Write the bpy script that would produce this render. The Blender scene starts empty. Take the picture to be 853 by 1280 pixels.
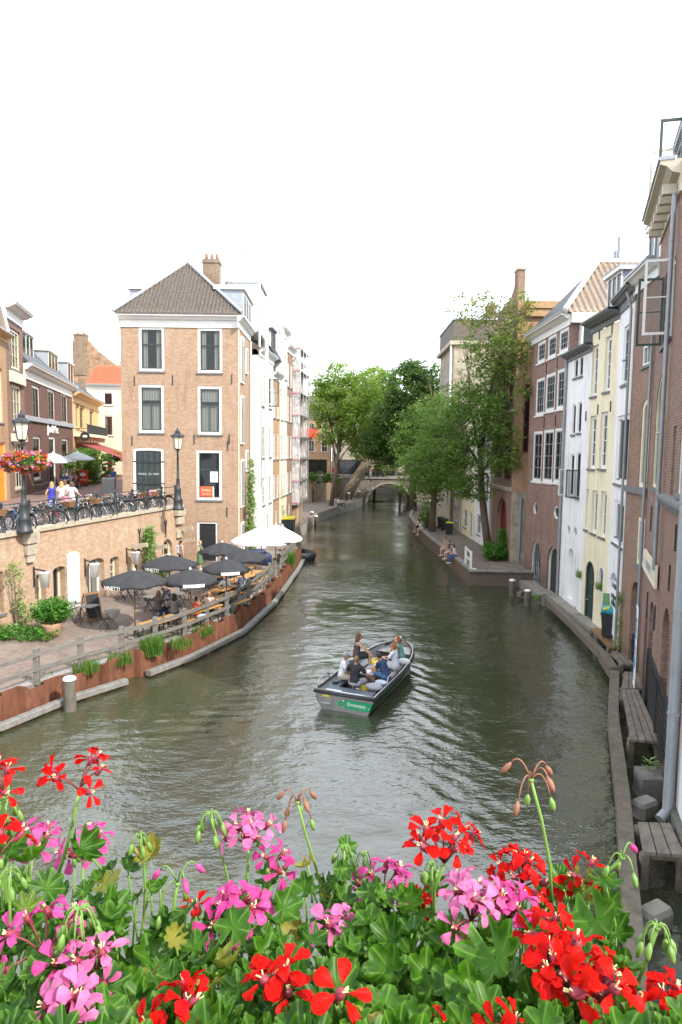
import bpy, bmesh, math, random
import numpy as np
from mathutils import Vector, Matrix
random.seed(11)
rad = math.radians
SC = bpy.context.scene
COL = SC.collection
# ------------------------------------------------------------------ camera model (metres, water at z = 0)
CAM_H, FPX = 8.2, 853.0
PITCH, ROLL = rad(5.2), rad(.7)
_f = Vector((0, math.cos(PITCH), -math.sin(PITCH)))
_u0 = Vector((0, math.sin(PITCH), math.cos(PITCH)))
_r0 = Vector((1, 0, 0))
_r = _r0*math.cos(ROLL) + _u0*math.sin(ROLL)
_u = _u0*math.cos(ROLL) - _r0*math.sin(ROLL)
CAMP = Vector((0, 0, CAM_H))

def ray(px, py):
    return _f + _r*((px-426.5)/FPX) + _u*((640-py)/FPX)
def Pz(px, py, z):
    d = ray(px, py); return CAMP + d*((z-CAM_H)/d.z)
def Py(px, py, y):
    d = ray(px, py); return CAMP + d*(y/d.y)
def Pl(px, py, A, B):
    """survey a point on the vertical plane over A-B: distance along it and height"""
    d = ray(px, py)
    e = Vector((B[0]-A[0], B[1]-A[1])).normalized()
    n = Vector((-e.y, e.x))
    t = (A[0]*n.x+A[1]*n.y)/(d.x*n.x+d.y*n.y)
    p = CAMP + d*t
    return (p.x-A[0])*e.x+(p.y-A[1])*e.y, p.z

# ------------------------------------------------------------------ materials
def _nt(name):
    m = bpy.data.materials.new(name); m.use_nodes = True
    nt = m.node_tree; b = nt.nodes['Principled BSDF']
    return m, nt, b
def N(nt, typ, **kw):
    n = nt.nodes.new(typ)
    for k, v in kw.items():
        if k in n.inputs: n.inputs[k].default_value = v
        else: setattr(n, k, v)
    return n
def mixc(nt, fac, a, b, blend='MIX'):
    n = nt.nodes.new('ShaderNodeMix'); n.data_type = 'RGBA'; n.blend_type = blend
    for i, v in ((0, fac), (6, a), (7, b)):
        if isinstance(v, bpy.types.NodeSocket): nt.links.new(v, n.inputs[i])
        elif i == 0: n.inputs[0].default_value = v
        else: n.inputs[i].default_value = (*v[:3], 1)
    return n.outputs[2]
def ramp(nt, src, p0, p1):
    n = nt.nodes.new('ShaderNodeMapRange'); n.inputs[1].default_value = p0; n.inputs[2].default_value = p1
    nt.links.new(src, n.inputs[0]); return n.outputs[0]
def sc(c, k): return tuple(min(1, x*k) for x in c[:3])

def mat(name, col, rough=.6, metal=0.0, ns=3.0, na=.18, bump=0.0, bs=20.0, spec=.5, stretch=None, stain=None, streak=None):
    """plain procedural surface: mottled colour, optional grain direction, optional stains"""
    m, nt, b = _nt(name)
    tc = N(nt, 'ShaderNodeTexCoord'); src = tc.outputs['Object']
    if stretch:
        mp = N(nt, 'ShaderNodeMapping'); mp.inputs['Scale'].default_value = stretch
        nt.links.new(src, mp.inputs[0]); src = mp.outputs[0]
    n1 = N(nt, 'ShaderNodeTexNoise', Scale=ns, Detail=5.0, Roughness=.65); nt.links.new(src, n1.inputs['Vector'])
    c = mixc(nt, ramp(nt, n1.outputs[0], .3, .7), sc(col, 1-na), sc(col, 1+na))
    if stain:
        n3 = N(nt, 'ShaderNodeTexNoise', Scale=stain[1], Detail=6.0, Roughness=.7); nt.links.new(tc.outputs['Object'], n3.inputs['Vector'])
        c = mixc(nt, ramp(nt, n3.outputs[0], stain[2], stain[2]+.18), c, stain[0])
    if streak:                      # rain-washed vertical streaks and grime
        mp2 = N(nt, 'ShaderNodeMapping'); mp2.inputs['Scale'].default_value = (2.6, 2.6, .22); nt.links.new(tc.outputs['Object'], mp2.inputs[0])
        n4 = N(nt, 'ShaderNodeTexNoise', Scale=1.0, Detail=6.0, Roughness=.72); nt.links.new(mp2.outputs[0], n4.inputs['Vector'])
        n5 = N(nt, 'ShaderNodeTexNoise', Scale=.35, Detail=3.0); nt.links.new(tc.outputs['Object'], n5.inputs['Vector'])
        ml = N(nt, 'ShaderNodeMath', operation='MULTIPLY'); nt.links.new(ramp(nt, n4.outputs[0], .48, .72), ml.inputs[0]); nt.links.new(ramp(nt, n5.outputs[0], .38, .62), ml.inputs[1])
        c = mixc(nt, ml.outputs[0], c, streak)
    nt.links.new(c, b.inputs['Base Color'])
    b.inputs['Roughness'].default_value = rough; b.inputs['Metallic'].default_value = metal
    b.inputs['Specular IOR Level'].default_value = spec
    if bump:
        n2 = N(nt, 'ShaderNodeTexNoise', Scale=bs, Detail=4.0); nt.links.new(src, n2.inputs['Vector'])
        bp = N(nt, 'ShaderNodeBump', Strength=bump, Distance=.02); nt.links.new(n2.outputs[0], bp.inputs['Height'])
        nt.links.new(bp.outputs[0], b.inputs['Normal'])
    return m

def brick(name, c1, c2, mortar=(.36, .33, .29), blotch=None, bw=.23, bh=.075, flat=False, damp=True):
    m, nt, b = _nt(name)
    tc = N(nt, 'ShaderNodeTexCoord')
    sp = N(nt, 'ShaderNodeSeparateXYZ'); nt.links.new(tc.outputs['Object'], sp.inputs[0])
    ad = N(nt, 'ShaderNodeMath', operation='ADD'); nt.links.new(sp.outputs[0], ad.inputs[0]); nt.links.new(sp.outputs[1], ad.inputs[1])
    cb = N(nt, 'ShaderNodeCombineXYZ')
    if flat:
        nt.links.new(sp.outputs[0], cb.inputs[0]); nt.links.new(sp.outputs[1], cb.inputs[1])
    else:
        nt.links.new(ad.outputs[0], cb.inputs[0]); nt.links.new(sp.outputs[2], cb.inputs[1])
    br = N(nt, 'ShaderNodeTexBrick', Scale=1.0)
    br.inputs['Brick Width'].default_value = bw; br.inputs['Row Height'].default_value = bh
    br.inputs['Mortar Size'].default_value = bh*.13; br.inputs['Mortar Smooth'].default_value = .3; br.inputs['Bias'].default_value = 0
    br.inputs['Color1'].default_value = (*c1, 1); br.inputs['Color2'].default_value = (*c2, 1); br.inputs['Mortar'].default_value = (*mortar, 1)
    nt.links.new(cb.outputs[0], br.inputs['Vector'])
    n1 = N(nt, 'ShaderNodeTexNoise', Scale=.9, Detail=7.0, Roughness=.7); nt.links.new(tc.outputs['Object'], n1.inputs['Vector'])
    n2 = N(nt, 'ShaderNodeTexNoise', Scale=7.0, Detail=3.0, Roughness=.6); nt.links.new(tc.outputs['Object'], n2.inputs['Vector'])
    c = mixc(nt, ramp(nt, n2.outputs[0], .32, .68), mixc(nt, .55, br.outputs[0], sc(c1, .7)), br.outputs[0])
    c = mixc(nt, ramp(nt, n1.outputs[0], .5, .75), c, blotch or sc(c2, 1.25))
    mp2 = N(nt, 'ShaderNodeMapping'); mp2.inputs['Scale'].default_value = (1.8, 1.8, .3); nt.links.new(tc.outputs['Object'], mp2.inputs[0])
    n4 = N(nt, 'ShaderNodeTexNoise', Scale=1.0, Detail=7.0, Roughness=.75); nt.links.new(mp2.outputs[0], n4.inputs['Vector'])
    c = mixc(nt, ramp(nt, n4.outputs[0], .53, .8), c, sc(c1, .5)); c = mixc(nt, ramp(nt, n4.outputs[0], .42, .25), c, sc(mortar, 1.05))
    if damp:   # the green-black tide mark and damp at the foot of old quay walls
        mr = N(nt, 'ShaderNodeMapRange'); mr.inputs[1].default_value = .1; mr.inputs[2].default_value = 1.0; mr.inputs[3].default_value = .55; mr.inputs[4].default_value = 0
        am = N(nt, 'ShaderNodeMath', operation='MULTIPLY_ADD'); nt.links.new(n1.outputs[0], am.inputs[0]); am.inputs[1].default_value = -1.6; nt.links.new(sp.outputs[2], am.inputs[2])
        nt.links.new(am.outputs[0], mr.inputs[0])
        c = mixc(nt, mr.outputs[0], c, (.07, .07, .05))
    nt.links.new(c, b.inputs['Base Color']); b.inputs['Roughness'].default_value = .88; b.inputs['Specular IOR Level'].default_value = .25
    bp = N(nt, 'ShaderNodeBump', Strength=.5, Distance=.012); nt.links.new(br.outputs['Fac'], bp.inputs['Height']); bp.invert = True
    nt.links.new(bp.outputs[0], b.inputs['Normal'])
    return m

def leafmat(name, c1, c2, rough=.5, trans=.35, c3=None):
    m, nt, b = _nt(name)
    g = N(nt, 'ShaderNodeNewGeometry')
    c = mixc(nt, g.outputs['Random Per Island'], c1, c2)
    if c3:
        tc = N(nt, 'ShaderNodeTexCoord'); n1 = N(nt, 'ShaderNodeTexNoise', Scale=.6, Detail=3.0); nt.links.new(tc.outputs['Object'], n1.inputs['Vector'])
        c = mixc(nt, ramp(nt, n1.outputs[0], .42, .62), c, c3)
    nt.links.new(c, b.inputs['Base Color']); b.inputs['Roughness'].default_value = rough
    b.inputs['Specular IOR Level'].default_value = .35
    t = N(nt, 'ShaderNodeBsdfTranslucent'); nt.links.new(c, t.inputs[0])
    mx = N(nt, 'ShaderNodeMixShader'); mx.inputs[0].default_value = trans
    nt.links.new(b.outputs[0], mx.inputs[1]); nt.links.new(t.outputs[0], mx.inputs[2])
    nt.links.new(mx.outputs[0], nt.nodes['Material Output'].inputs[0])
    return m

def glassmat(name, tint=(.75, .78, .78), clear=.55):
    m, nt, b = _nt(name)
    b.inputs['Base Color'].default_value = (.03, .035, .04, 1); b.inputs['Roughness'].default_value = .04
    b.inputs['Specular IOR Level'].default_value = 1.0
    tc = N(nt, 'ShaderNodeTexCoord'); n1 = N(nt, 'ShaderNodeTexNoise', Scale=1.1, Detail=1.0); nt.links.new(tc.outputs['Object'], n1.inputs['Vector'])
    bp = N(nt, 'ShaderNodeBump', Strength=.25, Distance=.02); nt.links.new(n1.outputs[0], bp.inputs['Height']); nt.links.new(bp.outputs[0], b.inputs['Normal'])
    t = N(nt, 'ShaderNodeBsdfTransparent'); t.inputs[0].default_value = (*tint, 1)
    mx = N(nt, 'ShaderNodeMixShader'); mx.inputs[0].default_value = clear
    nt.links.new(b.outputs[0], mx.inputs[1]); nt.links.new(t.outputs[0], mx.inputs[2])
    nt.links.new(mx.outputs[0], nt.nodes['Material Output'].inputs[0])
    return m

M = {}
M['glass'] = glassmat('window glass')
M['white'] = mat('white paint', (.74, .74, .71), .45, ns=2, na=.06)
M['cream'] = mat('cream paint', (.72, .66, .50), .5, ns=2, na=.07)
M['darkstone'] = mat('dark wet stone', (.12, .115, .10), .8, ns=4, na=.3, bump=.4, stain=((.05, .055, .035), 1.5, .52))
M['drab'] = mat('drab cornice paint', (.50, .45, .35), .55, ns=2, na=.12, stain=((.32, .28, .21), 2.0, .56))
M['black'] = mat('black paint', (.022, .024, .026), .4, ns=6, na=.3)
M['dgreen'] = mat('dark green paint', (.03, .05, .045), .4, na=.2)
M['grey'] = mat('grey paint', (.30, .31, .32), .55, na=.1)
M['lead'] = mat('lead flashing', (.33, .36, .40), .5, na=.15)
M['zinc'] = mat('zinc pipe', (.27, .29, .31), .5, metal=.3, na=.12)
M['curtain'] = mat('curtain cloth', (.78, .76, .70), .9, ns=9, na=.15, stretch=(6, 1, .4))
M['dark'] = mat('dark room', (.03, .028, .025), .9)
M['stone'] = mat('sandstone', (.42, .37, .29), .85, ns=4, na=.2, bump=.4, bs=14, stain=((.17, .15, .12), 1.5, .55))
M['bluestone'] = mat('bluestone', (.15, .155, .16), .7, ns=5, na=.2, bump=.2)
M['concrete'] = mat('quay stone', (.27, .25, .22), .85, ns=5, na=.25, bump=.4, stain=((.11, .11, .085), 1.2, .52))
M['oldwood'] = mat('weathered timber', (.17, .16, .145), .8, ns=3, na=.35, bump=.5, bs=10, stretch=(1.0, 1.0, 8.0))
M['beam'] = mat('wet canal timber', (.145, .122, .092), .75, ns=4, na=.4, bump=.5, bs=18, stain=((.055, .062, .03), 2.0, .55))
M['postwood'] = mat('old mooring timber', (.14, .12, .095), .85, ns=4, na=.4, bump=.5, bs=14, stretch=(1, 1, .3), stain=((.09, .09, .055), 2.0, .55))
M['deckwood'] = mat('brown weathered planks', (.185, .155, .125), .8, ns=4, na=.4, bump=.5, bs=12, stretch=(1, 1, 1), stain=((.10, .085, .06), 2.5, .52))
M['greybeam'] = mat('grey fender timber', (.205, .197, .185), .8, ns=5, na=.32, bump=.5, bs=16, stain=((.17, .165, .14), 3.0, .58))
M['rust'] = mat('rusted steel', (.155, .06, .031), .85, ns=5, na=.4, bump=.4, stain=((.07, .028, .018), 2.2, .56), stretch=(1, 1, .3))
M['skin'] = mat('skin', (.58, .34, .24), .55, ns=8, na=.06)
M['skin2'] = mat('tanned skin', (.40, .21, .13), .55, ns=8, na=.06)
M['eye'] = mat('eyes', (.03, .02, .015), .3)
M['lip'] = mat('lips', (.36, .12, .10), .5)
M['tblack'] = mat('tyre rubber', (.018, .018, .018), .8)
M['steel'] = mat('bare steel', (.55, .56, .57), .35, metal=.85, na=.08)
M['iron'] = mat('cast iron paint', (.03, .036, .04), .45, ns=8, na=.3)
M['bark'] = mat('tree bark', (.16, .125, .085), .9, ns=8, na=.4, bump=.7, bs=24, stretch=(1, 1, .25))
M['soil'] = mat('potting soil', (.05, .035, .025), .95, bump=.6)
M['terracotta'] = mat('terracotta', (.40, .24, .16), .85, ns=6, na=.2)
M['orangewood'] = mat('varnished pine', (.47, .265, .095), .5, ns=3, na=.2, stretch=(8, 1, 1), bump=.15)
M['brownwood'] = mat('brown wood', (.20, .105, .05), .55, ns=4, na=.3, stretch=(1, 1, .2))
M['canvasblack'] = mat('black canvas', (.028, .03, .033), .8, ns=4, na=.25, bump=.15)
M['canvaswhite'] = mat('white canvas', (.82, .82, .80), .8, ns=4, na=.04)
M['canvasgrey'] = mat('pale grey canvas', (.45, .49, .53), .8, na=.06)
M['awning'] = mat('dark red awning cloth', (.25, .045, .04), .8, na=.15)
M['redawning'] = mat('bright red awning cloth', (.60, .05, .03), .8, na=.15)

def colmat(name, c, rough=.75, **k):
    key = 'c_'+name
    if key not in M: M[key] = mat(name, c, rough, **k)
    return M[key]

# ------------------------------------------------------------------ mesh builder
class MB:
    def __init__(s): s.v = []; s.f = []; s.m = []
    def add(s, vs, fs, m=0):
        o = len(s.v); s.v += [tuple(p) for p in vs]
        s.f += [tuple(i+o for i in f) for f in fs]; s.m += [m]*len(fs); return s
    def poly(s, pts, m=0): return s.add(pts, [tuple(range(len(pts)))], m)
    def box(s, x0, x1, y0, y1, z0, z1, m=0):
        return s.add([(x0,y0,z0),(x1,y0,z0),(x1,y1,z0),(x0,y1,z0),(x0,y0,z1),(x1,y0,z1),(x1,y1,z1),(x0,y1,z1)],
                     [(0,3,2,1),(4,5,6,7),(0,1,5,4),(1,2,6,5),(2,3,7,6),(3,0,4,7)], m)
    def bbox(s, x0, x1, y0, y1, z0, z1, b=.015, m=0):
        """box with chamfered vertical edges and top"""
        def ring(i, z): return [(x0+i,y0+b,z),(x0+b,y0+i,z),(x1-b,y0+i,z),(x1-i,y0+b,z),(x1-i,y1-b,z),(x1-b,y1-i,z),(x0+b,y1-i,z),(x0+i,y1-b,z)]
        return s.rings([ring(0, z0), ring(0, z1-b), ring(b*.7, z1)], m, cap=True)
    def rings(s, rs, m=0, cap=True, close=True):
        n = len(rs[0]); o = len(s.v)
        for r in rs: s.v += [tuple(p) for p in r]
        k = n if close else n-1
        for a in range(len(rs)-1):
            for i in range(k):
                j = (i+1) % n
                s.f.append((o+a*n+i, o+a*n+j, o+(a+1)*n+j, o+(a+1)*n+i)); s.m.append(m)
        if cap and close:
            s.f.append(tuple(o+i for i in reversed(range(n)))); s.m.append(m)
            s.f.append(tuple(o+(len(rs)-1)*n+i for i in range(n))); s.m.append(m)
        return s
    def tube(s, pts, r, n=6, m=0, cap=True, up=None):
        pts = [Vector(p) for p in pts]; rs = []
        if not isinstance(r, (list, tuple)): r = [r]*len(pts)
        ref = Vector(up) if up else None
        for i, p in enumerate(pts):
            t = (pts[min(i+1, len(pts)-1)]-pts[max(i-1, 0)])
            t = t.normalized() if t.length > 1e-9 else Vector((0, 0, 1))
            if ref is None: ref = Vector((1, 0, 0)) if abs(t.x) < .8 else Vector((0, 1, 0))
            a = ref - t*ref.dot(t)
            if a.length < 1e-6: a = t.orthogonal()
            a.normalize(); b = t.cross(a); ref = a
            ra, rb = r[i] if isinstance(r[i], (list, tuple)) else (r[i], r[i])
            rs.append([p+a*(ra*math.cos(2*math.pi*k/n))+b*(rb*math.sin(2*math.pi*k/n)) for k in range(n)])
        return s.rings(rs, m, cap)
    def bar(s, p, q, w, h, m=0, up=(0, 0, 1)):
        p = Vector(p); q = Vector(q); t = (q-p).normalized(); u = Vector(up)
        a = t.cross(u)
        if a.length < 1e-5: a = t.orthogonal()
        a.normalize(); b = a.cross(t)
        def ring(c): return [c+a*(w/2*i)+b*(h/2*j) for i, j in ((-1,-1),(1,-1),(1,1),(-1,1))]
        return s.rings([ring(p), ring(q)], m)
    def ell(s, c, rx, ry=None, rz=None, nu=10, nv=7, m=0, rot=None):
        ry = rx if ry is None else ry; rz = rx if rz is None else rz; c = Vector(c)
        rs = []
        for j in range(1, nv):
            a = math.pi*j/nv; rs.append([(rx*math.sin(a)*math.cos(2*math.pi*i/nu), ry*math.sin(a)*math.sin(2*math.pi*i/nu), -rz*math.cos(a)) for i in range(nu)])
        R = rot or Matrix.Identity(3)
        return s.rings([[c+R@Vector(p) for p in r] for r in rs], m)
    def lathe(s, prof, n=12, c=(0, 0, 0), m=0, cap=True):
        return s.rings([[(c[0]+r*math.cos(2*math.pi*i/n), c[1]+r*math.sin(2*math.pi*i/n), c[2]+z) for i in range(n)] for r, z in prof], m, cap)
    def prism(s, poly, z0, z1, m=0, sm=None):
        n = len(poly); o = len(s.v)
        s.v += [(p[0], p[1], z0) for p in poly]+[(p[0], p[1], z1) for p in poly]
        s.f += [tuple(o+i for i in reversed(range(n))), tuple(o+n+i for i in range(n))]; s.m += [m, m]
        for i in range(n):
            j = (i+1) % n; s.f.append((o+i, o+j, o+n+j, o+n+i)); s.m.append(m if sm is None else sm)
        return s
    def xf(s, mx):
        s.v = [tuple(mx@Vector(p)) for p in s.v]; return s
    def join(s, o, mx=None, m=None):
        vs = o.v if mx is None else [tuple(mx@Vector(p)) for p in o.v]
        k = len(s.v); s.v += vs; s.f += [tuple(i+k for i in f) for f in o.f]; s.m += (o.m if m is None else [m]*len(o.f)); return s
    def mesh(s, name, mats, smooth=False):
        me = bpy.data.meshes.new(name); me.from_pydata(s.v, [], s.f); 
        if not isinstance(mats, (list, tuple)): mats = [mats]
        for k in mats: me.materials.append(M[k] if isinstance(k, str) else k)
        if len(mats) > 1: me.polygons.foreach_set('material_index', s.m)
        if smooth: me.polygons.foreach_set('use_smooth', [True]*len(s.f))
        me.update(); return me
    def build(s, name, mats, parent=None, smooth=False, loc=None, rz=0):
        return link(name, s.mesh(name, mats, smooth), parent, loc, rz)

def link(name, me, parent=None, loc=None, rz=0):
    o = bpy.data.objects.new(name, me); COL.objects.link(o)
    if parent: o.parent = parent
    if loc is not None: o.location = loc
    o.rotation_euler = (0, 0, rz); return o
def smooth_by_angle(o, deg=40):
    me = o.data; me.polygons.foreach_set('use_smooth', [True]*len(me.polygons)); me.set_sharp_from_angle(angle=rad(deg)); return o
def tag(o, label, cat, group=None):
    o['label'] = label; o['category'] = cat
    if group: o['group'] = group
    return o
def thing(name, label, cat, loc=(0, 0, 0), rz=0, group=None):
    o = bpy.data.objects.new(name, None); COL.objects.link(o); o.empty_display_size = .2
    o.location = loc; o.rotation_euler = (0, 0, rz); return tag(o, label, cat, group)
def structure(o, kind='structure'):
    o['kind'] = kind; return o
def dup(root, loc=None, rz=None, label=None, group=None, scale=None):
    def cp(o, par):
        c = o.copy(); COL.objects.link(c); c.parent = par
        for k in list(o.children): cp(k, c)
        return c
    r = cp(root, None)
    if loc is not None: r.location = loc
    if rz is not None: r.rotation_euler = (0, 0, rz)
    if scale is not None: r.scale = (scale,)*3 if not isinstance(scale, tuple) else scale
    if label: r['label'] = label
    if group: r['group'] = group
    return r
def text(parent, body, size, loc, rot, m, name='lettering', ext=.004, align='CENTER', sx=1.0):
    cu = bpy.data.curves.new(name, 'FONT'); cu.body = body; cu.size = size; cu.extrude = ext; cu.align_x = align; cu.align_y = 'CENTER'; cu.resolution_u = 2
    o = bpy.data.objects.new(name, cu); COL.objects.link(o)
    me = bpy.data.meshes.new_from_object(o.evaluated_get(bpy.context.evaluated_depsgraph_get()))
    COL.objects.unlink(o); bpy.data.objects.remove(o); bpy.data.curves.remove(cu)
    me.materials.clear(); me.materials.append(M[m] if isinstance(m, str) else m)
    o = link(name, me, parent, loc); o.rotation_euler = rot; o.scale = (sx, 1, 1); return o
# ------------------------------------------------------------------ people
def ik(a, tgt, l1, l2, pole):
    a = Vector(a); v = Vector(tgt)-a; d = min(max(v.length, abs(l1-l2)+.01), l1+l2-.003); v.normalize()
    x = (l1*l1-l2*l2+d*d)/(2*d); h = math.sqrt(max(0, l1*l1-x*x))
    p = Vector(pole); p = p - v*p.dot(v); p = p.normalized() if p.length > 1e-5 else v.orthogonal().normalized()
    return a+v*x+p*h, a+v*d
def remeshed(mb, name, vox, mats, it=2):
    me = mb.mesh(name, mats, True)
    o = bpy.data.objects.new(name, me); COL.objects.link(o)
    r = o.modifiers.new('r', 'REMESH'); r.mode = 'VOXEL'; r.voxel_size = vox; r.use_smooth_shade = True
    s = o.modifiers.new('s', 'SMOOTH'); s.iterations = it; s.factor = .5
    out = bpy.data.meshes.new_from_object(o.evaluated_get(bpy.context.evaluated_depsgraph_get()))
    COL.objects.unlink(o); bpy.data.objects.remove(o); bpy.data.meshes.remove(me)
    out.materials.clear()
    for k in mats: out.materials.append(M[k] if isinstance(k, str) else k)
    out.polygons.foreach_set('use_smooth', [True]*len(out.polygons)); return out
def limb(mb, pts, rr, side, grow=0.0, n=10):
    """tapered limb with rounded ends, elliptical sections"""
    pts = [Vector(p) for p in pts]; rr = [(r if isinstance(r, tuple) else (r, r)) for r in rr]
    rr = [(a+grow, b+grow) for a, b in rr]
    d0 = (pts[0]-pts[1]).normalized(); d1 = (pts[-1]-pts[-2]).normalized()
    P = [pts[0]+d0*min(rr[0])*.55]+pts+[pts[-1]+d1*min(rr[-1])*.55]
    Rr = [(rr[0][0]*.6, rr[0][1]*.6)]+rr+[(rr[-1][0]*.6, rr[-1][1]*.6)]
    mb.tube(P, Rr, n, up=side)

def person(loc, face, label, sit=None, lean=0., side_lean=0., hands=None, feet=None, shirt=None, sleeves='short', legs='trousers',
           hair=('short', (.05, .03, .02)), head=(0, 0), skin='skin', twist=0., scale=1., shoes=(.6, .6, .58), female=False, cap=None, glasses=False, group=None, extra=None):
    """face: degrees, heading of the figure (0 = +Y, away from the bridge). Local frame: +Y forward, +X the figure's right."""
    R = thing('person', label, 'person', loc, -rad(face), group); R.scale = (scale,)*3
    hz = .93 if sit is None else sit+.10
    hip = Vector((0, 0, hz)); L = rad(lean); S = rad(side_lean)
    td = Vector((math.sin(S), math.sin(L)*math.cos(S), math.cos(L)*math.cos(S))).normalized()
    tw = Matrix.Rotation(rad(twist), 3, 'Z'); sx = tw@Vector((1, 0, 0)); sx = (sx-td*sx.dot(td)).normalized(); fw = td.cross(sx)
    wd = .9 if female else 1.0
    at = lambda k: hip+td*k
    sh = [at(.455)+sx*(s*.185*wd) for s in (-1, 1)]
    hp = [hip+Vector((s*.09, 0, -.02)) for s in (-1, 1)]
    yaw, pit = rad(head[0]), rad(head[1])
    hf = (Matrix.Rotation(-yaw, 3, td)@fw); hs = hf.cross(td).normalized(); hf = Matrix.Rotation(pit, 3, hs)@hf; hu = hs.cross(hf)
    neck = at(.52); hc = neck+td*.06+hu*.075+hf*.025
    Rh = Matrix((hs, hf, hu)).transposed()
    hands = hands or [(-.22, .05, hz-.1), (.22, .05, hz-.1)]
    feet = feet or ([(-.1, 0, .07), (.1, .05, .07)] if sit is None else [(-.13, .42, sit-.38), (.13, .46, sit-.38)])
    el, wr = [], []
    for k, s in enumerate((-1, 1)):
        e, w = ik(sh[k], hands[k], .285, .255, (s*.7, -.6, -.5)); el.append(e); wr.append(w)
    kn, an = [], []
    for k, s in enumerate((-1, 1)):
        e, w = ik(hp[k], feet[k], .43, .42, (s*.12, 1, .3)); kn.append(e); an.append(w)
    body = MB()
    limb(body, [hip+td*-.03, at(.08), at(.2), at(.35), at(.44)], [(.15, .105), (.148, .105), (.125*wd, .092), (.15*wd, .105), (.135*wd, .085)], sx)
    limb(body, [at(.42), neck, neck+td*.07], [.062, .052, .05], sx)
    body.ell(hc, .076, .095, .118, 14, 10, rot=Rh)
    body.ell(hc+Rh@Vector((0, .05, -.07)), .05, .045, .045, 10, 7, rot=Rh)            # jaw
    body.ell(hc+Rh@Vector((0, .1, -.018)), .014, .02, .026, 8, 6, rot=Rh)             # nose
    for s in (-1, 1): body.ell(hc+Rh@Vector((s*.08, -.005, -.015)), .012, .022, .032, 8, 6, rot=Rh)   # ears
    for k, s in enumerate((-1, 1)):
        limb(body, [sh[k]-sx*(s*.03), sh[k]*.5+el[k]*.5, el[k]], [.053*wd, .046*wd, .04*wd], fw)
        limb(body, [el[k], el[k]*.6+wr[k]*.4, wr[k]], [.04*wd, .039*wd, .027], fw)
        fd = (wr[k]-el[k]).normalized()
        limb(body, [wr[k], wr[k]+fd*.05, wr[k]+fd*.09], [(.03, .02), (.042, .02), (.038, .017)], Vector((0, 0, 1)).cross(fd) if abs(fd.z) < .9 else sx)
        limb(body, [hp[k], hp[k]*.55+kn[k]*.45, kn[k]], [.09, .078, .054], sx)
        limb(body, [kn[k], kn[k]*.65+an[k]*.35, an[k]], [.054, .053, .036], sx)
        ff = Vector((0, 1, 0)); 
        if sit is not None and an[k].z > .15: ff = Vector((0, .8, -.6))
        limb(body, [an[k]+Vector((0, 0, -.03))-ff*.03, an[k]+ff*.08+Vector((0, 0, -.035)), an[k]+ff*.15+Vector((0, 0, -.04))], [(.035, .035), (.042, .03), (.036, .02)], sx)
    me = remeshed(body, 'body', .016, [skin, 'eye', 'lip'])
    ex = MB()                                                         # fingers, eyes and mouth join the one body mesh
    for k, s in enumerate((-1, 1)):
        fd = (wr[k]-el[k]).normalized(); ax = Vector((0, 0, 1)).cross(fd); ax = ax.normalized() if ax.length > .3 else sx; dn = fd.cross(ax); 
        if dn.z > 0: dn = -dn
        p0 = wr[k]+fd*.08
        for q, (o, ln) in enumerate(((-.03, .062), (-.01, .078), (.01, .074), (.03, .056))):
            b = p0+ax*o
            ex.tube([b, b+fd*ln*.5+dn*.006, b+fd*ln*.8+dn*.024, b+fd*ln*.9+dn*.04], [.0095, .009, .008, .005], 5)
        b = wr[k]+fd*.03-ax*(s*.03)
        ex.tube([b, b-ax*(s*.028)+fd*.025+dn*.01, b-ax*(s*.03)+fd*.055+dn*.02], [.012, .01, .007], 5)
    for s in (-1, 1): ex.ell(hc+Rh@Vector((s*.032, .082, .008)), .011, .012, .008, 6, 5, 1, rot=Rh)
    ex.ell(hc+Rh@Vector((0, .093, -.062)), .022, .008, .007, 8, 5, 2, rot=Rh)
    bm = bmesh.new(); bm.from_mesh(me); em = ex.mesh('e', [skin, 'eye', 'lip'], True); bm.from_mesh(em); bm.to_mesh(me); bm.free(); bpy.data.meshes.remove(em)
    me.polygons.foreach_set('use_smooth', [True]*len(me.polygons))
    link('body', me, R)
    G = .014
    if shirt is not None:
        sm = shirt if isinstance(shirt, bpy.types.Material) else colmat('shirt %.2f %.2f %.2f' % tuple(shirt), shirt, .85, ns=9, na=.14, bump=.3, bs=30)
        c = MB(); top = .44 if sleeves != 'strap' else .36
        pts = [hip+td*-.02, at(.08), at(.2), at(.35)]; rr = [(.158, .115), (.155, .112), (.135*wd, .1), (.152*wd, .108)]
        if sleeves != 'strap': pts.append(at(.44)); rr.append((.137*wd, .088))
        limb(c, pts, rr, sx, G)
        if sleeves == 'strap':
            for s in (-1, 1): limb(c, [at(.34)+sx*(s*.09)+fw*.1, at(.47)+sx*(s*.09), at(.34)+sx*(s*.09)-fw*.1], [.016]*3, sx)
        else:
            limb(c, [at(.42), at(.49)], [.085, .066], sx, .006)
            fr = {'short': .62, 'long': 1.0, 'none': .08}[sleeves]
            for k, s in enumerate((-1, 1)):
                limb(c, [sh[k]-sx*(s*.05), sh[k]-sx*(s*.0), sh[k].lerp(el[k], fr)], [.06*wd, .056*wd, .05*wd+(.006 if sleeves == 'short' else 0)], fw, G)
                if sleeves == 'long': limb(c, [el[k], wr[k].lerp(el[k], .06)], [.046, .034], fw, G)
        link('shirt', remeshed(c, 'shirt', .016, [sm]), R)
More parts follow.
